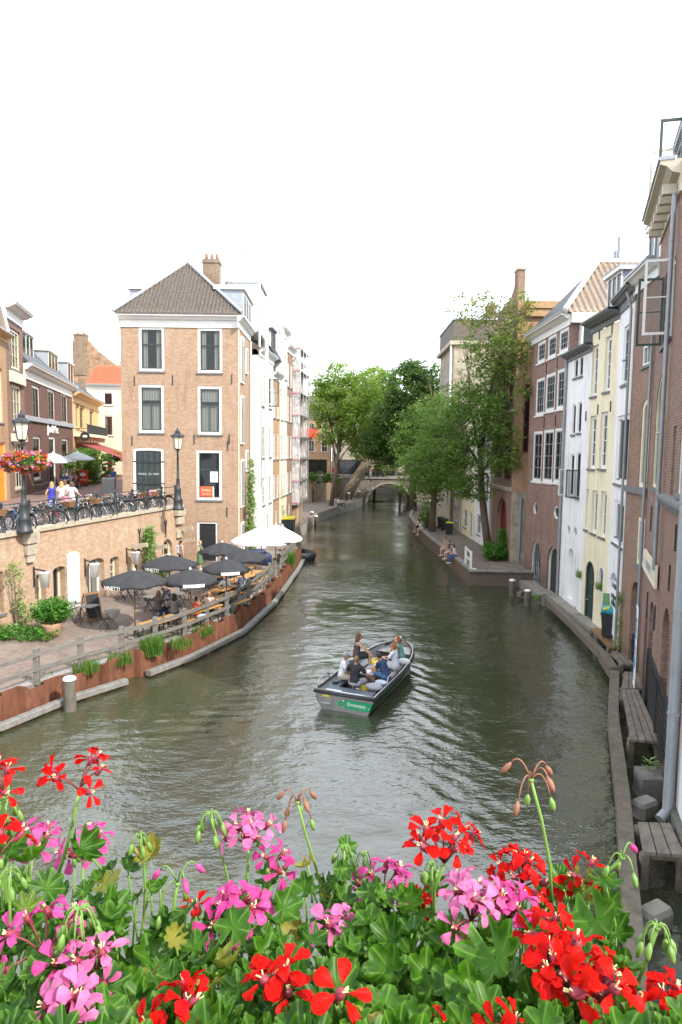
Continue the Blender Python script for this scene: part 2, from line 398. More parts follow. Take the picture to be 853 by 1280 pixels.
    if legs:
        kind, lc = legs if isinstance(legs, tuple) else (legs, (.05, .06, .09))
        lm = colmat('cloth %.2f %.2f %.2f' % tuple(lc), lc, .85, ns=9, na=.16, bump=.3, bs=30)
        c = MB()
        if kind in ('trousers', 'shorts'):
            limb(c, [at(.06), hip+td*-.02, hip+Vector((0, 0, -.05))], [(.15, .108), (.155, .115), (.14, .11)], sx, G)
            for k in (0, 1):
                if kind == 'shorts': limb(c, [hp[k], hp[k].lerp(kn[k], .45), hp[k].lerp(kn[k], .85)], [.095, .086, .07], sx, G+.004)
                else:
                    limb(c, [hp[k], hp[k].lerp(kn[k], .5), kn[k]], [.095, .082, .058], sx, G)
                    limb(c, [kn[k], kn[k].lerp(an[k], .5), kn[k].lerp(an[k], .93)], [.058, .055, .048], sx, G)
            nm = kind
        else:
            dz = {'skirt': .52, 'dress': .55}[kind]
            if sit is None: limb(c, [at(.1), hip, hip+Vector((0, .02, -dz))], [(.14, .105), (.165, .13), (.21, .17)], sx, G, 14)
            else:
                limb(c, [at(.08), hip+td*-.02], [(.15, .11), (.16, .12)], sx, G)
                limb(c, [hip+Vector((0, .02, 0)), hip.lerp((kn[0]+kn[1])/2, .9)], [(.17, .1), (.16, .075)], sx, G)
            nm = 'skirt'
        link(nm, remeshed(c, nm, .018, [lm]), R)
    if shoes:
        c = MB()
        for k in (0, 1):
            ff = Vector((0, 1, 0)) if not (sit is not None and an[k].z > .15) else Vector((0, .8, -.6))
            limb(c, [an[k]+Vector((0, 0, -.035))-ff*.045, an[k]+ff*.08+Vector((0, 0, -.04)), an[k]+ff*.17+Vector((0, 0, -.045))], [(.042, .036), (.047, .033), (.04, .024)], sx, .004)
        link('shoes', c.mesh('shoes', [colmat('shoe %.2f %.2f %.2f' % tuple(shoes), shoes, .6)], True), R)
    st, hcx = hair
    if st:
        hm = colmat('hair %.2f %.2f %.2f' % tuple(hcx), hcx, .5, ns=30, na=.4, bump=.6, bs=60, stretch=(3, 3, .6))
        c = MB()
        c.ell(hc+Rh@Vector((0, -.022, .024)), .088, .092, .108, 14, 9, rot=Rh)
        if st in ('long', 'pony', 'curly'):
            c.ell(hc+Rh@Vector((0, -.045, -.02)), .09, .075, .11, 12, 8, rot=Rh)
        if st == 'long':
            b0 = hc+Rh@Vector((0, -.05, -.03)); limb(c, [b0, b0-td*.11-fw*.03, b0-td*.25-fw*.035], [(.092, .058), (.095, .05), (.06, .026)], sx)
            for s in (-1, 1): limb(c, [hc+Rh@Vector((s*.07, 0, .03)), hc+Rh@Vector((s*.085, -.01, -.07)), hc+Rh@Vector((s*.09, -.03, -.2))], [.026, .028, .016], fw)
        if st == 'pony':
            b0 = hc+Rh@Vector((0, -.11, .03)); limb(c, [b0, b0-hf*.05-hu*.03, b0-hf*.07-hu*.17], [.03, .038, .016], sx)
        if st == 'bun': c.ell(hc+Rh@Vector((0, -.09, .09)), .05, .05, .045, 9, 6, rot=Rh)
        if st == 'curly':
            rg = random.Random(sum(map(ord, label)))
            for q in range(26):
                a = rg.uniform(0, 6.28); z = rg.uniform(-.12, .12); y = -.03+.09*math.sin(a)
                if y > .03 and z < .06: continue
                c.ell(hc+Rh@Vector((.1*math.cos(a), y-.01, z)), .035, .035, .032, 7, 5)
        link('hair', remeshed(c, 'hair', .014, [hm]), R)
    if cap:
        c = MB(); c.ell(hc+Rh@Vector((0, -.01, .045)), .092, .104, .09, 14, 8, rot=Rh)
        b = [hc+Rh@Vector((.075*math.cos(a), .07+.095*math.sin(a), .045-.02*math.sin(a))) for a in [math.pi*i/8 for i in range(9)]]
        c.rings([[p-hu*.008 for p in b], [p+hu*.008 for p in b]])
        link('hat', c.mesh('hat', [colmat('cap', cap)], True), R)
    if glasses:
        c = MB()
        for s in (-1, 1): c.ell(hc+Rh@Vector((s*.034, .098, .01)), .028, .008, .02, 9, 6, rot=Rh)
        c.bar(hc+Rh@Vector((-.08, .095, .018)), hc+Rh@Vector((.08, .095, .018)), .006, .006)
        for s in (-1, 1): c.bar(hc+Rh@Vector((s*.08, .095, .018)), hc+Rh@Vector((s*.085, 0, .012)), .005, .006)
        c.build('sunglasses', ['black'], R, True)
    return R
# ------------------------------------------------------------------ houses
# house frame: x runs along the facade from A to B, +y is outward (towards the viewer), z up
def outline(o, n=9):
    """outline of an opening, counter-clockwise seen from outside (x, z)"""
    x0, x1, z0, z1 = o['x0'], o['x1'], o['z0'], o['z1']; cx, w = (x0+x1)/2, (x1-x0)/2
    if o.get('round'):
        cz, h = (z0+z1)/2, (z1-z0)/2
        return [(cx+w*math.cos(a), cz+h*math.sin(a)) for a in [2*math.pi*i/20 for i in range(20)]]
    r = o.get('arch', 0)*w
    if r <= 0: return [(x0, z0), (x1, z0), (x1, z1), (x0, z1)]
    arc = [(cx+w*math.cos(a), z1-r+r*math.sin(a)) for a in [math.pi*i/(2*n) for i in range(2*n+1)]]
    return [(x0, z0), (x1, z0)]+arc
def facade(mb, L, z0, z1, ops, m=0, mrev=None, rev=.16, x_0=0.0):
    mrev = m if mrev is None else mrev
    xs = sorted({x_0, L, *[v for o in ops for v in (o['x0'], o['x1'])]}); zs = sorted({z0, z1, *[v for o in ops for v in (o['z0'], o['z1'])]})
    for i in range(len(xs)-1):
        for j in range(len(zs)-1):
            cx, cz = (xs[i]+xs[i+1])/2, (zs[j]+zs[j+1])/2
            if any(o['x0'] < cx < o['x1'] and o['z0'] < cz < o['z1'] for o in ops): continue
            mb.poly([(xs[i], 0, zs[j]), (xs[i], 0, zs[j+1]), (xs[i+1], 0, zs[j+1]), (xs[i+1], 0, zs[j])], m)
    for o in ops:
        P = outline(o); x0, x1, oz0, oz1 = o['x0'], o['x1'], o['z0'], o['z1']; cx = (x0+x1)/2
        def fan(c, pts):
            for a, b in zip(pts, pts[1:]): mb.poly([(c[0], 0, c[1]), (a[0], 0, a[1]), (b[0], 0, b[1])], m)
        if o.get('round'):
            n = len(P); q = n//4
            for k, c in enumerate([(x1, oz1), (x0, oz1), (x0, oz0), (x1, oz0)]): fan(c, [P[(k*q+i) % n] for i in range(q+1)])
        elif o.get('arch', 0) > 0:
            arc = P[2:]; h = len(arc)//2
            fan((x1, oz1), arc[:h+1]); fan((x0, oz1), arc[h:])
        d = o.get('depth', rev)
        for a, b in zip(P, P[1:]+P[:1]): mb.poly([(a[0], 0, a[1]), (b[0], 0, b[1]), (b[0], -d, b[1]), (a[0], -d, a[1])], mrev)
def inset(P, k):
    xs = [p[0] for p in P]; zs = [p[1] for p in P]; cx, cz = (min(xs)+max(xs))/2, (min(zs)+max(zs))/2; w, h = (max(xs)-min(xs))/2, (max(zs)-min(zs))/2
    return [(cx+(x-cx)*(w-k)/w, cz+(z-cz)*(h-k)/h) for x, z in P]
def ringbar(mb, P, Q, y0, y1, m=0):
    n = len(P)
    for i in range(n):
        j = (i+1) % n; a, b, c, d = P[i], P[j], Q[j], Q[i]
        mb.poly([(a[0], y1, a[1]), (d[0], y1, d[1]), (c[0], y1, c[1]), (b[0], y1, b[1])], m)
        mb.poly([(d[0], y1, d[1]), (d[0], y0, d[1]), (c[0], y0, c[1]), (c[0], y1, c[1])], m)
        mb.poly([(a[0], y0, a[1]), (a[0], y1, a[1]), (b[0], y1, b[1]), (b[0], y0, b[1])], m)
def top_at(o, x):
    cx, w = (o['x0']+o['x1'])/2, (o['x1']-o['x0'])/2; r = o.get('arch', 0)*w
    return o['z1'] - r + r*math.sqrt(max(0, 1-((x-cx)/w)**2)) if r else o['z1']
def add_window(root, o):
    """one opening's joinery: window > pane, sill, curtain; door > door_leaf"""
    st = o.get('style', 'sash')
    if st == 'none': return None
    d = o.get('depth', .16); P = outline(o); fw = o.get('fw', .09); y1 = -d+.10; y0 = -d+.005
    fm = o.get('fm', 'white')
    w = MB(); Q = inset(P, fw); ringbar(w, P, Q, y0, y1)
    qx0, qx1 = min(p[0] for p in Q), max(p[0] for p in Q); qz0, qz1 = min(p[1] for p in Q), max(p[1] for p in Q)
    yb = -d+.055; bw = o.get('bar', .035)
    def vbar(x, za, zb, t=bw, mm=0): w.box(x-t/2, x+t/2, yb-.02, yb+.025, za, zb, mm)
    def hbar(z, xa, xb, t=bw, mm=0): w.box(xa, xb, yb-.022, yb+.027, z-t/2, z+t/2, mm)
    mats = [fm, o.get('sm', fm)]
    nx, nz = o.get('grid', (2, 2))
    if st in ('sash', 'french'):
        if o.get('sm'):                                   # darker sash inside the white frame
            Q2 = inset(Q, .06); ringbar(w, Q, Q2, yb-.025, yb+.03, 1)
        tr = o.get('transom')
        for i in range(1, nx):
            x = qx0+(qx1-qx0)*i/nx; zt = top_at(o, x)-fw*.8
            if tr and o.get('open_top'): zt = qz0+(qz1-qz0)*tr
            vbar(x, qz0, zt, mm=1)
        for j in range(1, nz): hbar(qz0+(qz1-qz0)*j/nz, qx0, qx1, mm=1)
        if tr: hbar(qz0+(qz1-qz0)*tr, qx0, qx1, .07, 1)
    name = 'door' if st in ('door', 'shutter') else 'window'
    f = w.build(name, mats, root)
    if st == 'door' or st == 'shutter':
        p = MB(); pl = [(x, -d+.03, z) for x, z in Q]
        p.poly(list(reversed(pl)))
        p2 = [(x, -d+.0, z) for x, z in Q]
        n = max(2, int((qx1-qx0)/.22)) if st == 'door' else 0
        for i in range(1, n): p.box(qx0+(qx1-qx0)*i/n-.008, qx0+(qx1-qx0)*i/n+.008, -d+.03, -d+.042, qz0+.05, top_at(o, qx0+(qx1-qx0)*i/n)-fw-.03)
        p.box(qx0+.04, qx1-.04, -d+.03, -d+.05, qz0+(qz1-qz0)*.42, qz0+(qz1-qz0)*.42+.12)
        p.build('door_leaf', [o.get('dm', 'dgreen')], f)
        h = MB(); h.ell((qx1-.12, -d+.07, qz0+1.0), .035); h.build('handle', ['steel'], f)
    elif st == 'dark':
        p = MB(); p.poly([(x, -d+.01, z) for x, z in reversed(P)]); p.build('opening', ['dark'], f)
    else:
        p = MB(); p.poly([(x, -d+.045, z) for x, z in reversed(Q)]); p.build('pane', ['glass'], f)
        c = o.get('curtain', random.random() < .55)
        if c:
            cu = MB(); yy = -d-.03; ww = qx1-qx0
            def drape(xa, xb, za, zb):
                n = max(6, int((xb-xa)/.05)); fr = [(xa+(xb-xa)*i/n, yy+.025*math.sin(i*1.9)) for i in range(n+1)]
                cu.rings([[(x, y, za) for x, y in fr], [(x, y, zb) for x, y in fr]], close=False)
            if c is not True and o.get('blind'): drape(qx0, qx1, qz0+(qz1-qz0)*.7, qz1)
            if c == 'blind': drape(qx0-.05, qx1+.05, qz0+(qz1-qz0)*.55, qz1)
            elif c == 'net': drape(qx0-.05, qx1+.05, qz0, qz0+(qz1-qz0)*.62)
            else: drape(qx0-.05, qx0+ww*.28, qz0, qz1); drape(qx1-ww*.28, qx1+.05, qz0, qz1)
            cu.build('curtain', ['curtain'], f)
    if o.get('sill', st not in ('door', 'shutter', 'dark')) and not o.get('round'):
        s = MB(); s.box(o['x0']-.07, o['x1']+.07, -d+.02, .07, o['z0']-.10, o['z0']-.002); s.build('sill', [o.get('sillm', 'bluestone')], f)
    return f

def house(name, label, A, B, z0, z1, depth, wm, ops, group='canal houses', back=True, rev=.16, side_ops=None, cat='house', sidem=None, top=True):
    A = Vector(A); B = Vector(B); L = (B-A).length
    rt = thing(name, label, cat, (A.x, A.y, 0), math.atan2(B.y-A.y, B.x-A.x), group)
    O = []
    for o in ops:
        o = dict(o)
        if 'px' in o:
            xl, xr, yt, yb = o['px']
            a, _ = Pl(xl, (yt+yb)/2, A, B); b, _ = Pl(xr, (yt+yb)/2, A, B); _, zt = Pl((xl+xr)/2, yt, A, B); _, zb = Pl((xl+xr)/2, yb, A, B)
            o['x0'], o['x1'] = sorted((a, b)); o['z0'], o['z1'] = zb, zt
        if o.get('foot'): o['z0'] = z0+.02
        o['x0'] = max(.06, o['x0']); o['x1'] = min(L-.06, o['x1']); o['z1'] = min(o['z1'], z1-.05); o['z0'] = max(o['z0'], z0+.02)
        if o['x1']-o['x0'] < .15 or o['z1']-o['z0'] < .15: print('SKIP opening', name, o); continue
        for q in O:
            if o['x0'] < q['x1']+.02 and q['x0'] < o['x1']+.02 and o['z0'] < q['z1'] and q['z0'] < o['z1']:
                print('CLASH', name, [round(o[k], 2) for k in ('x0', 'x1', 'z0', 'z1')], [round(q[k], 2) for k in ('x0', 'x1', 'z0', 'z1')])
        O.append(o)
    w = MB(); facade(w, L, z0, z1, O, 0, 0, rev)
    sm = 1 if sidem else 0
    w.poly([(0, 0, z0), (0, -depth, z0), (0, -depth, z1), (0, 0, z1)][::1], sm)
    w.poly([(L, 0, z0), (L, 0, z1), (L, -depth, z1), (L, -depth, z0)], sm)
    w.poly([(0, -depth, z0), (L, -depth, z0), (L, -depth, z1), (0, -depth, z1)], sm)
    if top: w.poly([(0, -.02, z1-.01), (L, -.02, z1-.01), (L, -depth+.02, z1-.01), (0, -depth+.02, z1-.01)], sm)
    w.build('wall', [wm]+([sidem] if sidem else []), rt)
    for o in O: o['part'] = add_window(rt, o)
    return rt, L, O
def cornice(rt, L, z, h=.45, out=.4, m='white', x0=-.1, gutter='lead', ret=None):
    """moulded eave: frieze board, bed mould, projecting gutter box"""
    c = MB(); x1 = L+.1
    pr = [(.0, z-h), (.06, z-h), (.06, z-h*.45), (out*.45, z-h*.38), (out*.7, z-h*.2), (out, z-h*.12), (out, z), (0, z)]
    c.rings([[(x, y+.003, zz) for y, zz in pr] for x in (x0, x1)])
    o = c.build('cornice', [m], rt)
    g = MB(); g.box(x0-.02, x1+.02, out*.35, out+.05, z+.002, z+.09); g.build('gutter', [gutter], o)
    return o
def pipe(rt, pts, r=.055, m='zinc', name='downpipe'):
    p = MB(); p.tube(pts, r, 8)
    zs = sorted((pts[0][2], pts[-1][2]))
    for i in range(1, int((zs[1]-zs[0])/2.2)+1):
        z = zs[0]+i*2.2; 
        if z < zs[1]-.3: p.lathe([(r*1.2, 0), (r*1.2, .06)], 8, (pts[0][0], pts[0][1], z))
    return smooth_by_angle(p.build(name, [m], rt), 50)
def anchors(rt, spots, h=.7):
    for x, z in spots:
        a = MB(); a.bar((x, .025, z-h/2), (x, .025, z+h/2), .05, .035, up=(0, 1, 0)); a.build('wall_anchor', ['iron'], rt)
def pantiles(bl, br, tl, tr, tile=.24, row=.32, amp=.035, step=.03):
    """real pantile relief on a sloped quad or triangle bl-br (eave), tl-tr (ridge)"""
    bl, br, tl, tr = map(Vector, (bl, br, tl, tr)); U = (br-bl); Lu = U.length; U.normalize()
    V = (tl-bl) - U*(tl-bl).dot(U); H = V.length; V.normalize(); Nn = U.cross(V)
    aL = (tl-bl).dot(U); aR = (tr-bl).dot(U)
    mb = MB(); nr = max(2, int(H/row)); S = 6; nu = int(Lu/tile)*S; rows = []
    for j in range(nr):
        for e, k in ((0, step), (1, 0)):
            v = H*(j+e)/nr; lo = aL*v/H; hi = Lu+(aR-Lu)*v/H; r = []
            for i in range(nu+1):
                u = Lu*i/nu; uc = min(max(u, lo), hi); ph = (u/tile) % 1
                z = amp*(math.sin(ph*2*math.pi)+.5*math.sin(ph*4*math.pi+.6)) + (step*1.6 if e == 0 else 0)
                r.append(bl+U*uc+V*v+Nn*z)
            rows.append(r)
    return mb.rings(rows, close=False, cap=False)
def chimney(rt, x, y, z0, z1, w=.7, d=.6, m=None, pots=2, name='chimney'):
    c = MB(); c.box(x-w/2, x+w/2, y-d/2, y+d/2, z0, z1-.25); c.box(x-w/2-.06, x+w/2+.06, y-d/2-.06, y+d/2+.06, z1-.25, z1-.1); c.box(x-w/2-.02, x+w/2+.02, y-d/2-.02, y+d/2+.02, z1-.1, z1)
    o = c.build(name, [m or M['bk_grey']], rt)
    for i in range(pots):
        p = MB(); p.lathe([(.12, 0), (.1, .3), (.12, .34), (.11, .42)], 10, (x-w/2+w*(i+.5)/pots, y, z1)); p.build('chimney_pot', ['terracotta'], o, True)
    return o
def dormer(rt, x, y, z, w, d, h, front='white', side='lead', nx=2, roof='lead', over=.15, facing=1, name='dormer'):
    """boxed dormer: x centre, front plane at y (outward +y), base z"""
    b = MB(); b.box(x-w/2, x+w/2, y-d, y-.01, z, z+h); o = b.build(name, [side], rt)
    r = MB(); r.box(x-w/2-over, x+w/2+over, y-d-.05, y+over, z+h+.002, z+h+.16); r.build('dormer_roof', [roof], o)
    r = MB(); r.box(x-w/2-over-.01, x+w/2+over+.01, y-d, y+over+.02, z+h+.165, z+h+.2); r.build('roof_edge', ['lead'], o)
    f = MB(); t = .09
    f.box(x-w/2, x+w/2, y, y+.05, z, z+t); f.box(x-w/2, x+w/2, y, y+.05, z+h-t, z+h-.003)
    for i in range(nx+1): xx = x-w/2+t/2+(w-t)*i/nx; f.box(xx-t/2, xx+t/2, y, y+.047, z+t, z+h-t)
    f.build('window', [front], o)
    g = MB(); g.box(x-w/2+t, x+w/2-t, y, y+.012, z+t, z+h-t); g.build('pane', ['glass'], o)
    return o
def open_sash(win, hinge, ang, w, z0, z1, m='white', bars=1, name='open_sash', dirx=1, fw=.07):
    """a casement swung outward: hinge (x, y), closed direction dirx along x, swung by ang degrees"""
    a = rad(ang); d = Vector((math.cos(a)*dirx, math.sin(a), 0)); h = Vector((hinge[0], hinge[1], 0)); f = MB()
    P = lambda s, z: (h+d*s)+Vector((0, 0, z))
    up = d.cross(Vector((0, 0, 1)))
    for s in (fw/2, w-fw/2): f.bar(P(s, z0), P(s, z1), fw, .05, up=up)
    for z in [z0+fw/2, z1-fw/2]: f.bar(P(fw, z), P(w-fw, z), .046, fw)
    for i in range(1, bars+1): z = z0+(z1-z0)*i/(bars+1); f.bar(P(fw, z), P(w-fw, z), .035, .03)
    o = f.build(name, [m], win)
    g = MB(); g.poly([P(fw, z0+fw), P(w-fw, z0+fw), P(w-fw, z1-fw), P(fw, z1-fw)]); g.build('sash_pane', ['clear'], win)
    return o

M['clear'] = glassmat('clear sash glass', (.93, .95, .95), .88)
M['bk_corner'] = brick('brown orange brick', (.36, .225, .145), (.49, .335, .23), (.45, .38, .30), (.43, .32, .23), damp=False)
M['bk_quay'] = brick('quay brick', (.43, .26, .165), (.56, .39, .265), (.50, .44, .35), (.50, .43, .33))
M['bk_pink'] = brick('pink worn brick', (.47, .25, .18), (.56, .35, .27), (.50, .40, .34), (.40, .27, .22))
M['bk_red'] = brick('old red brick', (.215, .118, .092), (.31, .185, .15), (.34, .29, .26), (.32, .25, .22))
M['bk_purple'] = brick('dark red brown brick', (.20, .112, .082), (.295, .18, .135), (.33, .29, .26), (.20, .145, .125))
M['bk_brown'] = brick('brown brick', (.24, .14, .098), (.335, .21, .15), (.33, .28, .23), (.19, .13, .105))
M['bk_grey'] = brick('smoked chimney brick', (.22, .16, .11), (.30, .22, .15), (.30, .26, .2), (.16, .12, .09), damp=False)
M['bk_dark'] = brick('dark street brick', (.15, .075, .06), (.21, .11, .085), (.2, .15, .13), (.18, .09, .07), damp=False)
M['bk_tan'] = brick('tan brick', (.42, .25, .14), (.50, .32, .19), (.42, .34, .25), (.5, .3, .18), damp=False)
M['paving'] = brick('clinker paving', (.215, .165, .14), (.30, .24, .205), (.16, .14, .12), (.26, .235, .2), .21, .09, flat=True, damp=False)
M['paving2'] = brick('street clinkers', (.24, .155, .135), (.31, .20, .175), (.2, .16, .15), (.27, .22, .2), .21, .09, flat=True, damp=False)
M['plwhite'] = mat('white plaster', (.78, .785, .79), .85, ns=1.6, na=.07, bump=.15, bs=6, stain=((.60, .60, .59), .9, .58), streak=(.40, .40, .38))
M['plcream'] = mat('pale yellow plaster', (.76, .69, .50), .85, ns=1.3, na=.06, bump=.15, bs=6, stain=((.64, .57, .41), .9, .58), streak=(.47, .41, .29))
M['plstone'] = mat('cream street plaster', (.76, .70, .54), .85, ns=1.6, na=.06, streak=(.5, .45, .34))
M['plyellow'] = mat('yellow stone front', (.60, .42, .22), .85, ns=2.5, na=.12)
M['plgrey'] = mat('old grey render', (.36, .32, .25), .9, ns=1.5, na=.25, bump=.3, stain=((.19, .15, .11), 1.0, .5))
M['tile'] = mat('weathered brown pantile', (.12, .098, .080), .75, ns=9, na=.55)
M['tile2'] = mat('grey brown pantile', (.30, .235, .18), .75, ns=9, na=.4)
M['tilered'] = mat('orange red pantile', (.38, .125, .055), .75, ns=7, na=.4)
M['slate'] = mat('dark slate', (.055, .06, .07), .6, ns=5, na=.3, bump=.4, bs=8)
# ------------------------------------------------------------------ canal, quays, streets
def water():
    xs = list(np.arange(-11, 12.01, .11)); ys = list(np.arange(6.5, 46, .11))
    xs = [-160, -80, -40, -20] + xs + [20, 40, 80, 160]; ys = [-60, -20, 0, 4] + ys + list(np.arange(47, 112, 1.0)) + [130, 180, 260]
    X, Y = np.meshgrid(np.array(xs, float), np.array(ys, float))
    S = np.array([.15, 20.9]); Dv = np.array([.385, .923]); Nv = np.array([.923, -.385])
    bow = S + Dv*5.6
    s = -((X-bow[0])*Dv[0]+(Y-bow[1])*Dv[1]); n = (X-bow[0])*Nv[0]+(Y-bow[1])*Nv[1]
    Z = np.zeros_like(X)
    for sg in (1, -1):                      # diverging bow waves left and right of the boat's track
        m = n*sg
        ph = 2*np.pi/.56*(m*.58 - s*.81)
        env = np.exp(-((m-(.36*s+.75))/(.30+.11*np.maximum(s, 0)))**2)*(s > -.2)*np.exp(-np.maximum(s, 0)/11)
        Z += .027*env*(.65+.5*np.sin(1.9*m+2.3*s+sg)*np.sin(1.1*s-2.7*m))*np.sin(ph+.9*np.sin(s*.9+m*.7)+.7*np.sin(2.1*m-.6*s))
        ph2 = 2*np.pi/.4*(m*.3 - s*.95)
        Z += .010*np.exp(-((m-.26*s-.6)/(.4+.08*np.maximum(s, 0)))**2)*(s > 0)*np.exp(-np.maximum(s, 0)/9)*np.sin(ph2)
    # stern wash and transverse waves
    Z += .010*np.exp(-(n/(.7+.14*np.maximum(s-5, 0)))**2)*(s > 5.4)*np.exp(-np.maximum(s-5.4, 0)/6)*np.sin(2*np.pi/.8*s)
    rg = np.random.RandomState(5)
    for k in range(26):                     # small crossing ripples
        a = rg.uniform(0, 2*np.pi); l = rg.uniform(.35, 1.6); Z += .0015*l*np.sin(2*np.pi/l*(X*np.cos(a)+Y*np.sin(a))+rg.uniform(0, 6))
    Z *= np.clip((46-Y)/8, 0, 1)*np.clip((12-np.abs(X))/1.5, 0, 1)
    ny, nx = X.shape
    vs = np.stack([X, Y, Z], -1).reshape(-1, 3); idx = np.arange(ny*nx).reshape(ny, nx)
    fs = np.stack([idx[:-1, :-1], idx[:-1, 1:], idx[1:, 1:], idx[1:, :-1]], -1).reshape(-1, 4)
    me = bpy.data.meshes.new('water'); me.from_pydata(vs.tolist(), [], fs.tolist()); me.polygons.foreach_set('use_smooth', [True]*len(fs))
    m, nt, b = _nt('canal water')
    tc = N(nt, 'ShaderNodeTexCoord')
    n0 = N(nt, 'ShaderNodeTexNoise', Scale=.12, Detail=3.0); nt.links.new(tc.outputs['Object'], n0.inputs['Vector'])
    c = mixc(nt, n0.outputs[0], (.036, .044, .022), (.056, .060, .032)); nt.links.new(c, b.inputs['Base Color'])
    b.inputs['Roughness'].default_value = .035; b.inputs['IOR'].default_value = 1.55; b.inputs['Specular IOR Level'].default_value = 1.0
    mp = N(nt, 'ShaderNodeMapping'); mp.inputs['Scale'].default_value = (1.0, 1.7, 1); nt.links.new(tc.outputs['Object'], mp.inputs[0])
    h = None
    for scl, amp in ((1.1, .5), (2.6, .34), (6.5, .16), (14, .05)):
        q = N(nt, 'ShaderNodeTexNoise', Scale=scl, Detail=2.0, Roughness=.5, Distortion=.4); nt.links.new(mp.outputs[0], q.inputs['Vector'])
        ml = N(nt, 'ShaderNodeMath', operation='MULTIPLY'); ml.inputs[1].default_value = amp; nt.links.new(q.outputs[0], ml.inputs[0])
        if h is None: h = ml.outputs[0]
        else:
            ad = N(nt, 'ShaderNodeMath', operation='ADD'); nt.links.new(h, ad.inputs[0]); nt.links.new(ml.outputs[0], ad.inputs[1]); h = ad.outputs[0]
    # gusts: patches where the surface is rougher
    gu = N(nt, 'ShaderNodeTexNoise', Scale=.16, Detail=2.0); nt.links.new(tc.outputs['Object'], gu.inputs['Vector'])
    mr = N(nt, 'ShaderNodeMapRange'); mr.inputs[1].default_value = .35; mr.inputs[2].default_value = .65; mr.inputs[3].default_value = .3; mr.inputs[4].default_value = 1.35
    nt.links.new(gu.outputs[0], mr.inputs[0])
    hm = N(nt, 'ShaderNodeMath', operation='MULTIPLY'); nt.links.new(h, hm.inputs[0]); nt.links.new(mr.outputs[0], hm.inputs[1])
    bp = N(nt, 'ShaderNodeBump', Strength=1.0, Distance=.07); nt.links.new(hm.outputs[0], bp.inputs['Height'])
    nt.links.new(bp.outputs[0], b.inputs['Normal'])
    me.materials.append(m); structure(link('water', me))
water()

# left bank: edge of the steel sheet piling, then the old quays further on
EDGE = [(-13.2, 13.6), (-11.2, 16.9), (-9.75, 19.1), (-8.75, 21.2), (-7.35, 23.1), (-5.75, 25.9), (-4.4, 29.5), (-3.6, 35.2), (-3.05, 44), (-2.85, 49.2)]
FAR = [(-4.3, 50.2), (-4.35, 56), (-4.1, 62), (-3.4, 66.5), (-3.4, 71), (-2.8, 76.7), (-.65, 85.6), (2.2, 95.4), (3.2, 101), (3.4, 108)]
WZ = 1.2       # wharf level
SZ = 4.8       # street level
def poly_slab(name, pts, z0, z1, mats):
    m = MB(); m.prism(pts, z0, z1, 0, 1 if len(mats) > 1 else 0); return structure(m.build(name, mats))
def offs(path, d):
    """path moved sideways (positive = to the right of its direction)"""
    out = []
    for i, p in enumerate(path):
        a = Vector(path[max(0, i-1)]); b = Vector(path[min(len(path)-1, i+1)]); t = (b-a).normalized(); out.append((p[0]+t.y*d, p[1]-t.x*d))
    return out
def resample(path, step):
    P = [Vector(p) for p in path]; out = []; t = 0.0
    for a, b in zip(P, P[1:]):
        L = (b-a).length
        while t < L: out.append(a.lerp(b, t/L)); t += step
        t -= L
    return out
inner = offs(EDGE, -.32)
def edge_dist(x, y):
    best = 99; p = Vector((x, y))
    for a, b in zip(EDGE, EDGE[1:]):
        a = Vector(a); b = Vector(b); e = b-a; t = max(0, min(1, (p-a).dot(e)/e.length_squared)); best = min(best, (p-a-e*t).length)
    return best
def wz(x, y):
    """terrace level: low at the water, rising to the quay wall"""
    t = max(0, min(1, (edge_dist(x, y)-.95)/4)); return .8+.42*t*t*(3-2*t)
def G(px, py, h=0.0):
    z = 1.0
    for _ in range(8): p = Pz(px, py, z+h); z = wz(p.x, p.y)
    return Vector((p.x, p.y, z))
m = MB(); rows = []
for p, q in zip(resample(EDGE, .8), resample(offs(EDGE, -.32), .8)): pass
es = resample(EDGE, .8)
for i, p in enumerate(es):
    t = (es[min(i+1, len(es)-1)]-es[max(i-1, 0)]).normalized(); n = Vector((-t.y, t.x)); row = []
    for d in (.52, .95, 1.6, 2.3, 3.0, 3.8, 4.6, 5.4, 9): q = p+Vector((-1, .12)).normalized()*d; row.append((q.x, q.y, wz(q.x, q.y)))
    row.insert(0, (row[0][0], row[0][1], -1)); rows.append(row)
m.rings(rows, close=False, cap=False); structure(m.build('wharf', ['paving']))
poly_slab('canal_wharf', [(-3.2, 49.25), (-3.2, 50.2)]+FAR[:7]+[(-14, 86), (-14, 49.25)], -1, 1.0, [M['paving'], M['concrete']])
poly_slab('far_wharf', FAR[6:]+[(3.4, 110), (-14, 110), (-14, 85.8), (-.65, 85.8)][0:3], -1, 1.0, [M['paving'], M['concrete']])
m = MB(); pv = offs(EDGE, -.95); qv = offs(EDGE, -.5)       # pale paved strip behind the railing
for i in range(len(pv)-1): m.poly([(*qv[i], .806), (*qv[i+1], .806), (*pv[i+1], .806), (*pv[i], .806)][::-1])
structure(m.build('edge_paving', [mat('pale paving slabs', (.30, .29, .275), .85, ns=4, na=.15, bump=.2)]))
QA, QB = (-9.2, 39.2), (-14.6, 15.9)     # the upper quay wall
poly_slab('street', [(QA[0]-.7, QA[1]+.1), (-10.3, 42.1), (-13.6, 42.1), (-13.6, 72), (-13.6, 100), (-120, 100), (-120, 15.9), (QB[0]-.7, QB[1])][::-1], .5, SZ, [M['paving2'], M['concrete']])
poly_slab('far_ground', [(-120, 110.5), (-13, 110.5), (3.0, 110.5), (3.0, 240), (-120, 240)][::-1], -1, 4.2, [M['paving2']])
